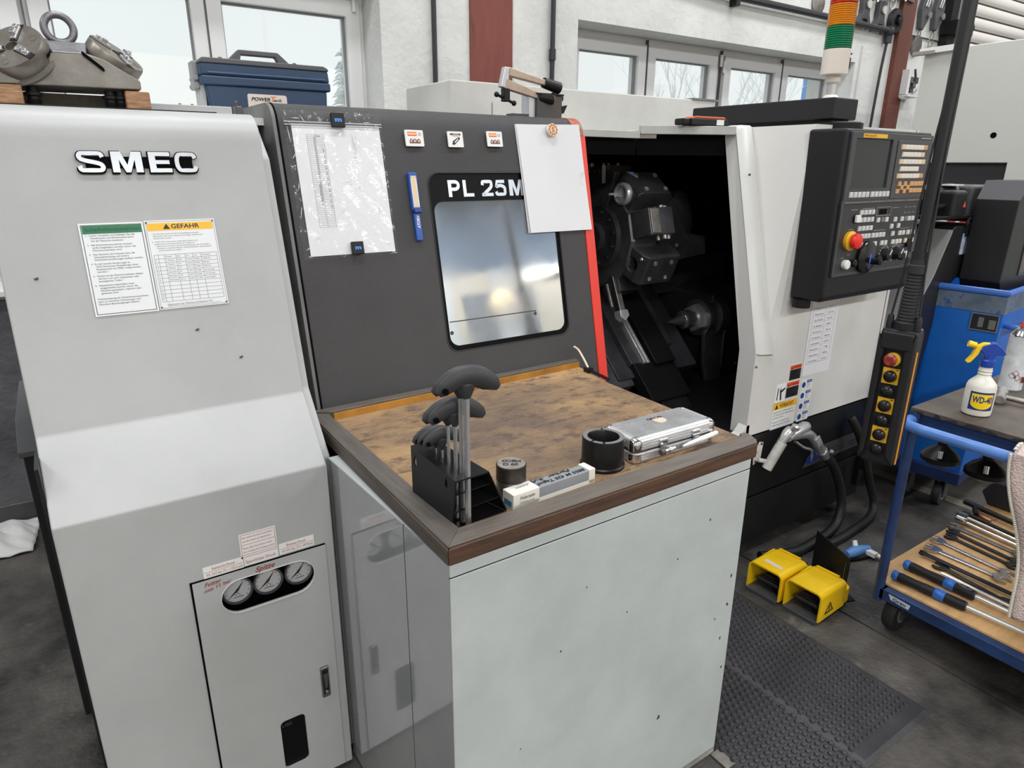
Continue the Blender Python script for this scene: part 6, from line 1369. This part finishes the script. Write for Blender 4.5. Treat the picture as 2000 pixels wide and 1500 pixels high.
MB().box(.030, .050, -.014, .028, .0045, .005, fpz).box(.070, .096, -.018, .022, .0045, .005, fpz).build('plate_print', ink_g, pz, flat=True)
MB().box(.0, .90, .02, .6, .14, .20, F(fbin.o, fbin.u, fbin.v)).build('chassis', mat('chassis_dark_blue', (30, 50, 100), .5, var=.12), BN, bevel=.004)
def castor(par, x, y, r, w, zt):
    c = MB().lathe([(r*.5, -w*.5), (r*.93, -w*.5), (r, -w*.3), (r, w*.3), (r*.93, w*.5), (r*.5, w*.5)], (x, y, r), (0, 1, 0), 28).build('castor_wheel', rubber, par)
    MB().lathe([(.0001, -w*.55), (r*.5, -w*.5), (r*.5, w*.5), (.0001, w*.55)], (x, y, r), (0, 1, 0), 20).build('wheel_hub', mat('hub_grey', (130, 130, 130), .5), c)
    MB().box(x-r*.35, x+r*.35, y-w*.75, y-w*.6, r*.8, zt).box(x-r*.35, x+r*.35, y+w*.6, y+w*.75, r*.8, zt).box(x-r*.6, x+r*.6, y-w*.8, y+w*.8, zt-.006, zt).build('fork', oxide, c)
for u_, v_ in ((.06, .10), (.06, .5), (.82, .10), (.82, .5)):
    p = bpt(u_, v_, 0); castor(BN, p.x, p.y, .056, .034, .142)
p = bpt(.04, .24, 0); castor(BN, p.x-.01, p.y, .056, .034, .142)
# neighbour machine
NM = thing('white_machine', 'tall white machine enclosure standing at the right behind the conveyor', 'machine', (5.6, 1.4, 0))
nw = mat('neighbour_white', (206, 206, 200), .5)
MB().prism([(-.4, .4), (-.4, 2.282), (2.54, 2.282), (2.54, 1.577), (1.92, 1.577), (1.92, .4)], F((5.0, 0, 0), (0, 1, 0), (0, 0, 1)), 0, 1.2).build('enclosure', nw, NM, bevel=.006)
MB().box(5.04, 6.2, 1.92, 2.54, 0, 1.577).box(5.02, 6.2, -.4, 1.92, 0, .4).build('lower_body', mat('neighbour_dark', (46, 46, 48), .5), NM)
MB().lathe([(.018, 0), (.018, -.004), (.0001, -.004)], (4.999, 2.028, 1.742), (-1, 0, 0), 16).build('hole', pure, NM)
MB().prism([(2.285, 2.262), (2.56, 2.258), (2.56, 2.292), (2.285, 2.298)], F((4.985, 0, 0), (0, 1, 0), (0, 0, 1)), -.02, .012).build('lid_edge', mat('lid_white', (232, 232, 228), .4), NM)
MB().box(4.955, 4.985, 2.46, 2.60, 2.252, 2.276).build('lid_handle', mat('handle_brown_grey', (150, 144, 138), .5), NM, bevel=.003)
MB().box(5.034, 5.04, 2.0, 2.42, 1.165, 1.235).build('logo_band', white_p, NM, flat=True)
fN = F((5.033, 0, 1.2), (0, -1, 0), (0, 0, 1))
MB().prism([(-2.22, -.03), (-2.20, .03), (-2.15, .032), (-2.17, -.03)], fN, 0, .001).prism([(-2.14, -.02), (-2.12, .032), (-2.03, .034), (-2.04, .0), (-2.08, -.03)], fN, 0, .001).build('logo_red', mat('logo_red', (186, 56, 50), .5), NM, flat=True)

# ================================================================ hanging crane pendant
PD = thing('crane_pendant', 'black crane control pendant with yellow button plates hanging from a thick black tube', 'pendant', (1.80, .84, .8))
fP = F((1.775, .838, 1.148), (.20, -.98, 0), (0, 0, 1))
H_ = .375
MB().prism([(-.040, -H_), (.040, -H_), (.044, -H_+.012), (.044, -.012), (.040, 0), (-.040, 0), (-.044, -.012), (-.044, -H_+.012)], fP, -.06, .0).build('body', black_p, PD, bevel=.006, seg=3)
MB().prism([(-.044, -H_+.004), (-.030, -H_+.03), (-.026, -.05), (-.044, -.01)], fP, 0, .014).build('side_rail', black_p, PD, bevel=.005)
MB().prism([(.044, -H_+.004), (.022, -H_+.03), (.022, -.05), (.044, -.01)], fP, 0, .014).build('side_rail', black_p, PD, bevel=.005)
MB().box(-.038, .038, -.052, -.004, 0, .016, fP).build('top_cap', black_p, PD, bevel=.006)
MB().box(.0445, .0465, -H_+.004, -.055, -.022, -.012, fP).build('orange_seal', mat('seal_orange', (226, 152, 62), .5), PD)
es = MB().lathe([(.0185, 0), (.0185, .006), (.012, .008)], fP(-.002, -.078, 0), fP.n, 22).build('stop_ring', yellow, PD)
MB().lathe([(.009, .008), (.009, .016), (.0155, .019), (.0165, .026), (.012, .031), (.0001, .032)], fP(-.004, -.077, 0), fP.n, 22).build('stop_button', mat('worn_stop_red', (112, 40, 32), .35, spot=(170, 60, 50), spot_t=(.5, .6), spot_sc=60), es)
for k in range(6):
    zz = -.124-.0415*k
    if k % 2 == 0: MB().box(-.021, .019, zz-.0215, zz+.0215, 0, .003, fP).build('yellow_plate', yellow, PD, flat=True)
    MB().lathe([(.0155, .003), (.0165, .006), (.0155, .011), (.010, .0155), (.0001, .017)], fP(-.001, zz, 0), fP.n, 20).build('push_button', mat('button_gloss_black', (22, 22, 24), .2), PD)
mb = MB()
for k in range(6): mb.box(.010, .016, -.107-.0415*k, -.1045-.0415*k, .0031, .0035, fP)
mb.build('plate_print', ink, PD, flat=True)
ct_ = fP(.004, 0, -.03)
MB().lathe([(.030, 0), (.030, .018), (.026, .022)], ct_, (0, 0, 1), 24).build('cable_boot_foot', black_p, PD)
bp_ = []
for k in range(14): z = .022+.0085*k; bp_ += [(.0225-.0003*k, z), (.0250-.0003*k, z+.002), (.0250-.0003*k, z+.0058), (.0225-.0003*k, z+.0078)]
bp_ += [(.020, .142), (.0225, .145), (.0225, .165), (.019, .168), (.019, .18)]
MB().lathe(bp_, ct_, (0, 0, 1), 22).build('cable_boot', rubber, PD)
MB().cyl(ct_+Vector((0, 0, .14)), ct_+Vector((0, 0, .20)), .018).tube(smooth([ct_+Vector((0, 0, .18)), ct_+Vector((.004, .0, .35)), ct_+Vector((.012, .002, .9)), ct_+Vector((.03, .004, 2.2))], 6), .0155, 16).build('cable_tube', mat('tube_black', (24, 24, 26), .42), PD)
for s_ in (-.032, .034):
    q = fP(s_, 0, -.02)
    MB().lathe([(.009, 0), (.008, .03), (.005, .036)], q, (0, 0, 1), 14).build('strain_socket', black_p, PD)
    MB().tube([q+Vector((0, 0, .03)), q.lerp(ct_, .25)+Vector((0, 0, .14)), q.lerp(ct_, .55)+Vector((.002, 0, .45)), ct_+Vector((.012, -.012, .9))], .0026, 6).build('strain_wire', ink, PD)
MB().torus(fP(.032, .001, -.04), (0, 0, 1), .009, .003, 16, 6).build('eyelet', oxide, PD)

# ================================================================ trolley with two shelves
TR = thing('tool_trolley', 'blue tube frame workshop trolley with two wooden shelves of tools', 'trolley', (2.7, .6, 0))
tb_m = mat('trolley_blue', (36, 60, 104), .45, var=.14, vsc=10, spot=(26, 40, 74), spot_t=(.62, .70), spot_sc=30)
tb_l = mat('trolley_handle_blue', (88, 132, 204), .35, var=.06, vsc=8)
X0, X1, Y0, Y1 = 2.120, 3.28, .18, .925
MB().box(X0, X0+.035, Y0, Y1, .155, .195).box(X1-.035, X1, Y0, Y1, .155, .195).box(X0, X1, Y1-.035, Y1, .155, .195).box(X0, X1, Y0, Y0+.035, .155, .195).build('lower_frame', tb_m, TR, bevel=.003)
lb_ = mat('beech_ply', (214, 172, 120), .55, var=.08, vsc=5, spot=(110, 76, 48), spot_t=(.62, .78), spot_sc=5, bump=.04, bsc=60, stretch=(1, 6, 1))
MB().prism([(X0+.03, Y0), (X1, Y0), (X1, Y1+.04), (X0+.10, Y1+.04), (X0+.085, Y1+.02), (X0+.03, Y1-.02)], XYZ, .1955, .2035).build('lower_board', lb_, TR, bevel=.001)
sl_ = MB().prism([(-(Y1-.05), .188), (-(Y1-.06), .170), (-(Y1-.118), .166), (-(Y1-.122), .184)], F((X0, 0, 0), (0, -1, 0), (0, 0, 1)), 0, .001).build('side_label', mat('torn_label', (200, 204, 210), .6), TR, flat=True)
MB().text(F((X0-.0012, 0, 0), (0, -1, 0), (0, 0, 1)), 'Grau', -(Y1-.066), .172, .011, .0003, width=.042, bold=.04).build('print', mat('pen_blue', (36, 50, 96), .5), sl_, flat=True)
for x, y in ((X0+.012, Y1-.012), (X1-.012, Y1-.012), (X0+.012, Y0+.012), (X1-.012, Y0+.012)):
    MB().tube([(x, y, .145), (x, y, .83)], .0155, 14).build('post', tb_m, TR)
    castor(TR, x+(.10 if x < 2.5 else -.10), y-(.03 if y > .5 else -.03), .07, .04, .156)
MB().box(X0+.012, X0+.04, Y0, Y1, .775, .826).box(X1-.04, X1-.012, Y0, Y1, .775, .826).box(X0, X1, Y1-.03, Y1-.002, .775, .826).box(X0, X1, Y0, Y0+.03, .775, .826).build('upper_frame', tb_m, TR, bevel=.003)
ub = mat('oily_dark_board', (92, 82, 72), .6, bump=.2, bsc=40, c2=(66, 58, 52), vsc=5, spot=(128, 100, 78), spot_t=(.66, .74), spot_sc=14)
MB().box(X0, X1, Y0, Y1, .826, .842).build('upper_board', ub, TR, bevel=.002)
rd = random.Random(9); mb = MB()
y = Y1
while y > Y0+.05:
    w = rd.uniform(.02, .07); mb.prism([(y, .8265), (y-w, .8265), (y-w*.8, .8265+rd.uniform(.004, .0145)), (y-w*.2, .8265+rd.uniform(.004, .015))], F((X0-.0008, 0, 0), (0, 1, 0), (0, 0, 1)), -.0005, .0012); y -= w+rd.uniform(0, .03)
mb.build('chipped_edge', mat('edge_dark', (40, 36, 33), .7), TR, flat=True, kind='stuff')
MB().tube(smooth([(X0+.03, Y1-.012, .802), (X0-.02, Y1-.008, .802), (X0-.052, Y1-.02, .802), (X0-.066, Y1-.06, .802), (X0-.068, Y1-.14, .802), (X0-.068, Y0+.14, .802), (X0-.066, Y0+.05, .802), (X0-.03, Y0+.01, .802), (X0+.03, Y0+.01, .802)], 6), .0165, 16).build('push_handle', tb_l, TR)
def cup(x, y, lab):
    c = thing('black_cup', lab, 'cup', (x, y, .57), 'black cups hanging under the upper trolley shelf')
    MB().lathe([(.016, .80), (.016, .64), (.044, .62), (.060, .60), (.060, .585), (.04, .572), (.0001, .568)], (x, y, 0), (0, 0, 1), 30).build('bowl', black_s, c)
    MB().cyl((x-.052, y-.02, .608), (x-.044, y-.016, .632), .008).build('bolt', steel, c)
    return c
cup(2.42, .93, 'left of two black cups hanging under the upper trolley shelf')
cup(2.42, .79, 'right of two black cups under the upper trolley shelf, nearer the towel')

# ---- on the upper shelf
WD = thing('spray_bottle', 'white trigger spray bottle with a blue and yellow label on the dark shelf', 'bottle', (2.222, .787, .842))
q = (2.222, .787, .842)
pet = mat('bottle_white', (226, 222, 210), .35, var=.03, vsc=8)
fW = F(q, (.60, -.80, 0), (0, 0, 1))          # u across the picture, n towards the camera
vd = -fW.n
MB().lathe([(.030, 0), (.0375, .004), (.039, .012), (.039, .088), (.036, .098), (.026, .110), (.019, .118), (.0165, .124), (.0185, .128), (.0165, .132), (.0185, .137), (.0165, .142), (.0175, .148), (.015, .152)], q, (0, 0, 1), 32).build('bottle', pet, WD)
def wrapf(a, b, r=.0395):
    t_ = a/r; return Vector(q)+fW.u*(r*math.sin(t_))+fW.n*(r*math.cos(t_))+Vector((0, 0, b))
lm = MB().grid(lambda u, v: wrapf(-.036+.068*u, .022+.056*v), 16, 1).build('label', mat('label_navy', (28, 52, 128), .4), WD)
ym = MB(); n = 24; xs_ = [-.031+.058*i/n for i in range(n+1)]
ym._add([wrapf(x, .072, .0398) for x in xs_]+[wrapf(x, .044-.018*math.sqrt(max(0, 1-((x+.002)/.030)**2)), .0398) for x in xs_], [(i, n+1+i, n+2+i, i+1) for i in range(n)])
ym.build('shield', mat('label_yellow', (246, 208, 10), .4), lm)
tx = MB(); tx.text(XYZ, 'WD-40', -.028, -.001, .0185, 0, width=.053, bold=.045)
tx.V = [wrapf(v.x, .047+v.y, .0401) for v in tx.V]; tx.build('lettering', mat('label_navy', (28, 52, 128), .4), lm, flat=True)
tb2 = mat('trigger_blue', (30, 66, 160), .35)
MB().lathe([(.0185, .149), (.019, .153), (.019, .168), (.015, .172), (.015, .188)], q, (0, 0, 1), 24).build('collar', tb2, WD)
hdp = [(-.028, .196), (-.022, .212), (.0, .222), (.010, .222), (.028, .208), (.040, .192), (.036, .188), (.016, .186), (.012, .178), (-.014, .178), (-.018, .190)]
MB().prism(hdp, fW, -.013, .013).build('spray_head', tb2, WD, bevel=.003)
MB().cyl(fW(-.034, .199, 0), fW(-.005, .199, 0), .0085, None, 14).build('barrel', tb2, WD)
ty_ = mat('trigger_yellow', (246, 204, 20), .4)
MB().prism([(-.003, .220), (-.020, .219), (-.036, .208), (-.040, .196), (-.044, .180), (-.056, .160), (-.052, .156), (-.044, .160), (-.030, .184), (-.024, .202), (-.010, .208), (-.002, .206)], fW, -.010, .010).build('trigger', ty_, WD, bevel=.002)
MB().cyl(fW(-.038, .210, 0), fW(-.058, .214, 0), .0085, .0095, 14).build('nozzle', ty_, WD)
CN = thing('aerosol_can', 'grey and white aerosol can with a red nozzle behind the spray bottle', 'can', (2.592, .838, .842))
q2 = (2.592, .838, .842)
MB().lathe([(.033, 0), (.0345, .003), (.0335, .008), (.0335, .178), (.0345, .182)], q2, (0, 0, 1), 30).build('can', mat('can_label_grey', (208, 211, 214), .35, var=.08, vsc=30), CN)
MB().lathe([(.0345, .182), (.0345, .186), (.031, .190), (.022, .204), (.016, .208), (.016, .212), (.0001, .213)], q2, (0, 0, 1), 28).build('shoulder', chrome, CN)
MB().lathe([(.0095, .212), (.010, .222), (.007, .228), (.0001, .228)], q2, (0, 0, 1), 18).build('nozzle', mat('nozzle_red', (226, 60, 44), .4), CN)
fC = F((2.592, .838, .842), (.60, -.80, 0), (0, 0, 1)); mb = MB()
for dx, dz in ((-.012, .052), (.004, .046), (-.003, .060)):
    mb.ring([(dx-.011, dz), (dx, dz-.011), (dx+.011, dz), (dx, dz+.011)], [(dx-.0095, dz), (dx, dz-.0095), (dx+.0095, dz), (dx, dz+.0095)], fC, .0336, .0342)
mb.box(-.004, .0, .044, .052, .0336, .0342, fC)
for k in range(6): mb.box(.018+.0018*k, .019+.0018*k, .03, .05, .030, .0335, fC)
mb.build('hazard_print', mat('print_red_brown', (130, 60, 50), .5), CN, flat=True)
HM = thing('hammer', 'grey soft face hammer lying on the trolley shelf beside the aerosol can', 'hammer', (2.40, .765, .842))
MB().lathe([(.013, 0), (.0165, .004), (.0165, .022), (.012, .028), (.012, .05), (.0165, .056), (.0165, .072), (.013, .076)], (2.365, .782, .860), (.85, .25, .12), 22).build('head', mat('hammer_grey', (150, 148, 144), .5, .3, var=.1, vsc=20), HM)
MB().tube([(2.40, .785, .862), (2.415, .74, .858), (2.44, .58, .852)], [.008, .009, .010], 12).build('shaft', steel_d, HM)
t = thing('copper_rod', 'copper rod lying at the back of the upper trolley shelf', 'rod', (2.95, .85, .842))
MB().cyl((2.93, .86, .852), (2.96, .62, .852), .0095, None, 14).build('rod', mat('copper_rod', (176, 122, 84), .35, .8), t)
MB().lathe([(.0095, 0), (.0125, .004), (.0125, .018), (.0095, .022)], (2.93, .855, .852), (.12, -1, 0), 14).build('ferrule', mat('copper_rod', (176, 122, 84), .35, .8), t)
# ---- towel over the handle
TW = MB(); tn = mat('pink_towel', (222, 200, 194), .9, bump=.9, bsc=160, var=.05, vsc=8)
def tw(u, v):      # u along Y (towards the viewer), v down
    ye = .612-.10*v+.012*math.sin(7*v)
    y = ye-u*.42
    w = .006*math.sin(u*16+v*5)+.004*math.sin(u*31-v*9)
    s_ = v*.62-.04
    if s_ < 0: return Vector((2.052+.075*(-s_/.04)*.8, y, .826+.012*math.sin(PI*min(1, -s_/.04))))
    return Vector((2.030+w*min(1, v*6)+.012*v, y, .822-s_*.80))
TO = thing('towel', 'pale pink towel hanging over the blue trolley handle at the right edge', 'towel', (2.03, .45, .34))
TW.grid(tw, 40, 46); tobj = TW.build('cloth', tn, TO); md = tobj.modifiers.new('thick', 'SOLIDIFY'); md.thickness = .007; md.offset = 0
hm = MB()
for k in range(90):
    v = k/90; a, b = tw(0, v), tw(0, v+.008); hm.tube([a+Vector((-.002, .004, 0)), b+Vector((-.002, .004, 0))], .0045, 6)
hm.build('hem_stitching', mat('hem_cream', (226, 222, 206), .8), TO, kind='stuff')

# ---- wrenches and tools on the lower shelf (all lie across it)
ZB = .2040
wsteel = mat('wrench_chrome', (196, 192, 186), .25, .95, var=.08, vsc=25); wdark = mat('wrench_dark', (72, 70, 68), .36, .8, var=.15, vsc=20); wblk = mat('wrench_black', (38, 38, 40), .45, .3, var=.1)
def wrench(x, y0, L, wd, jaw, m, lab, z=0., dxa=0., two=True):
    t = thing('spanner', lab, 'spanner', (x, y0-L/2, ZB), 'open ended spanners laid in a row on the lower trolley shelf')
    d = Vector((dxa, -1, 0)).normalized(); f = F((x, y0, ZB+z), d, d.cross(Vector((0, 0, -1)))); 
    if f.n.z < 0: f.v = -f.v; f.n = -f.n
    r = jaw*1.3; wd = wd*1.25
    def jawpoly(c, sg, ang):
        o = []; g = r*.46; ca, sa_ = math.cos(ang), math.sin(ang)
        pts = [(-r*.95, g), (-r*.2, g), (r*.05, g*.55), (r*.05, -g*.55), (-r*.2, -g), (-r*.95, -g), (-r*1.0, -g*1.35), (-r*.4, -r*1.08), (r*.35, -r*.95), (r*1.0, -r*.42), (r*1.25, 0), (r*1.0, r*.42), (r*.35, r*.95), (-r*.4, r*1.08), (-r*1.0, g*1.35)]
        for a, b in pts: o.append((c+sg*(a*ca-b*sa_), a*sa_+b*ca))
        return o
    mb = MB().prism(jawpoly(r, 1, R(15)), f, .0, .0085)
    mb.build('jaw', m, t, bevel=.0015)
    b2 = MB().prism([(r*1.6, -wd/2), (L-r*1.6, -wd*.45), (L-r*1.6, wd*.45), (r*1.6, wd/2)], f, .001, .0075); b2.build('shank', m, t, bevel=.0025)
    if two: MB().prism(jawpoly(L-r, -1, R(15)), f, 0, .0085).build('jaw', m, t, bevel=.0015)
    return t
wrench(2.405, .868, .275, .015, .019, wdark, 'dull grey spanner whose jaw sits next to the rear torque wrench', 0, -.16)
wrench(2.425, .930, .34, .017, .010, wblk, 'long black bar spanner just behind the two torque wrenches', .009, -.04)
wrench(2.500, .945, .28, .016, .021, wsteel, 'brightest chrome spanner, fourth tool from the trolley front', 0, -.0)
wrench(2.580, .960, .29, .013, .019, wsteel, 'slim polished spanner with a wide open jaw, right behind the brightest one', 0, -.10)
wrench(2.648, .942, .26, .013, .016, wdark, 'first of the dark overlapping spanners in the row middle', 0, -.12)
wrench(2.695, .955, .27, .013, .016, wdark, 'second dark spanner, jaw touching the one before it', .002, -.14)
wrench(2.745, .972, .28, .018, .020, mat('wrench_satin', (140, 136, 130), .4, .8, var=.1, vsc=20), 'broad satin grey spanner with a large jaw in the row middle', 0, -.08)
def barpiece(name, lab, cat, pts, rs, m, grp=None):
    t = thing(name, lab, cat, pts[0], grp); MB().tube(pts, rs, 10).build('bar', m, t); return t
t = barpiece('socket_bar', 'chrome socket bar with a knurled end beside the satin spanner', 'tool', [(2.80, .962, ZB+.010), (2.785, .86, ZB+.010), (2.76, .66, ZB+.010)], [.009, .008, .008], wsteel)
MB().lathe([(.010, -.004), (.015, 0), (.015, .03), (.010, .036)], (2.80, .968, ZB+.0155), (-.1, -1, 0), 14).build('head', wsteel, t)
t = barpiece('socket_bar', 'second chrome socket bar with a dark hinged head', 'tool', [(2.845, .975, ZB+.010), (2.83, .87, ZB+.010), (2.80, .68, ZB+.010)], [.009, .008, .008], wsteel)
MB().lathe([(.009, -.004), (.014, 0), (.014, .028), (.009, .034)], (2.845, .982, ZB+.0145), (-.1, -1, 0), 14).build('head', oxide, t)
t = barpiece('black_bar', 'thin black bar lying next to the T shaped ratchet', 'tool', [(2.885, .965, ZB+.008), (2.86, .82, ZB+.008), (2.83, .68, ZB+.008)], .0075, wblk)
MB().box(2.872, 2.898, .955, .985, ZB, ZB+.014).build('head', wblk, t, bevel=.003)
t = thing('t_handle_ratchet', 'black T handle with a copper coloured hook at the back of the wrench row', 'tool', (2.95, .93, ZB))
MB().tube([(2.965, 1.012, ZB+.022), (2.95, .93, ZB+.022), (2.915, .72, ZB+.02)], [.012, .011, .010], 12).build('bar', wblk, t)
MB().tube(smooth([(2.945, .955, ZB+.014), (2.905, .925, ZB+.012), (2.895, .885, ZB+.010)], 4), .008, 10).build('hook', mat('copper_rod', (176, 122, 84), .35, .8), t)
MB().tube([(2.945, .965, ZB+.018), (2.90, .94, ZB+.011)], .010, 10).build('cross_bar', wblk, t)
# torque wrenches
def torque(x, y0, L, lab, oval, dxa):
    t = thing('torque_wrench', lab, 'torque wrench', (x, y0-L/2, ZB), 'black and blue torque wrenches at the trolley front')
    d = Vector((dxa, -1, 0)).normalized(); o = Vector((x, y0, ZB+.0185)); P_ = lambda s_: o+d*s_
    MB().lathe([(.014, 0), (.0165, .004), (.0165, .018), (.0155, .020)], P_(0), d, 22).build('end_cap', mat('wrench_blue', (40, 104, 190), .35), t)
    MB().lathe([(.0155, .020), (.0165, .03), (.015, .07), (.0165, .11), (.0155, .132)], P_(0), d, 22).build('grip', black_p, t)
    MB().lathe([(.0165, .132), (.0185, .136), (.0185, .160), (.0165, .164)], P_(0), d, 22).build('ring', mat('wrench_blue', (40, 104, 190), .35), t)
    sl_ = MB().lathe([(.0155, .164), (.0165, .17), (.0165, .222), (.0125, .226)], P_(0), d, 22).build('scale_sleeve', black_p, t)
    MB().lathe([(.0085, .226), (.0085, L)], P_(0), d, 18).build('shaft', mat('satin_chrome', (220, 220, 216), .3, .6), t)
    if oval:
        fo_ = F(P_(.193)+Vector((0, 0, .0165)), d, Vector((0, 0, 1)).cross(d))
        MB().prism([(.022*math.cos(2*PI*i/20), .0095*math.sin(2*PI*i/20)) for i in range(20)], fo_, -.002, .0012).build('scale_window', steel_d, sl_, flat=True)
        MB().prism(circ(-.012, 0, .003, 10), fo_, .0012, .0016).prism(circ(.006, 0, .003, 10), fo_, .0012, .0016).build('scale_marks', ink, sl_, flat=True)
    return t
torque(2.190, .905, .60, 'front torque wrench with black grip and blue rings, nearest the trolley edge', False, .07)
torque(2.290, .915, .55, 'rear torque wrench with a silver oval scale window on its black sleeve', True, .0)
MB().cyl((2.352, .820, ZB+.008), (2.335, .42, ZB+.008), .0065, None, 14).build('chrome_rod', mat('satin_chrome', (220, 220, 216), .3, .6), None, 'thin bright rod lying behind the rear torque wrench', 'rod')
BX = thing('tool_box', 'dark angular plastic tool box at the back of the lower trolley shelf', 'box', (3.14, .80, ZB))
MB().prism([(.62, ZB), (.965, ZB), (.995, ZB+.05), (.96, ZB+.11), (.62, ZB+.11)], F((3.06, 0, 0), (0, 1, 0), (0, 0, 1)), 0, .20).build('body', mat('box_charcoal', (42, 42, 50), .5), BX, bevel=.006)
MB().box(3.09, 3.22, .66, .9, ZB+.11, ZB+.116).build('lid', mat('box_charcoal_lid', (56, 56, 64), .5), BX, bevel=.003)
# ---- left side: cloth on the floor, dark cabinet edge behind the headstock
def cl(u, v):
    x = -.56+.26*u+.03*v; y = 3.12+.36*v-.06*u*v; 
    return Vector((x, y, .004+.05*max(0, math.sin(u*PI)*math.sin(v*PI))*(1+.4*math.sin(u*13+v*7))+.008*abs(math.sin(u*9+v*15))))
c = MB().grid(cl, 20, 24).build('floor_cloth', mat('grey_white_cloth', (206, 206, 204), .9, bump=.3, bsc=40), None, 'crumpled off-white cloth on the floor by the dark wall at the left', 'cloth')
md = c.modifiers.new('thick', 'SOLIDIFY'); md.thickness = .006; md.offset = 1
t = thing('cable_duct_box', 'black cabinet edge with a sloped lid behind the left side of the lathe', 'cabinet', (-.2, 2.3, 0))
MB().box(-.165, -.112, 1.99, 2.5, 0, .835).build('body', black_m, t, bevel=.004)
MB().prism([(1.97, .835), (2.5, .835), (2.5, .90), (2.1, .90), (1.97, .852)], F((-.172, 0, 0), (0, 1, 0), (0, 0, 1)), 0, .06).build('lid', mat('lid_dark_grey', (70, 70, 74), .5), t, bevel=.003)
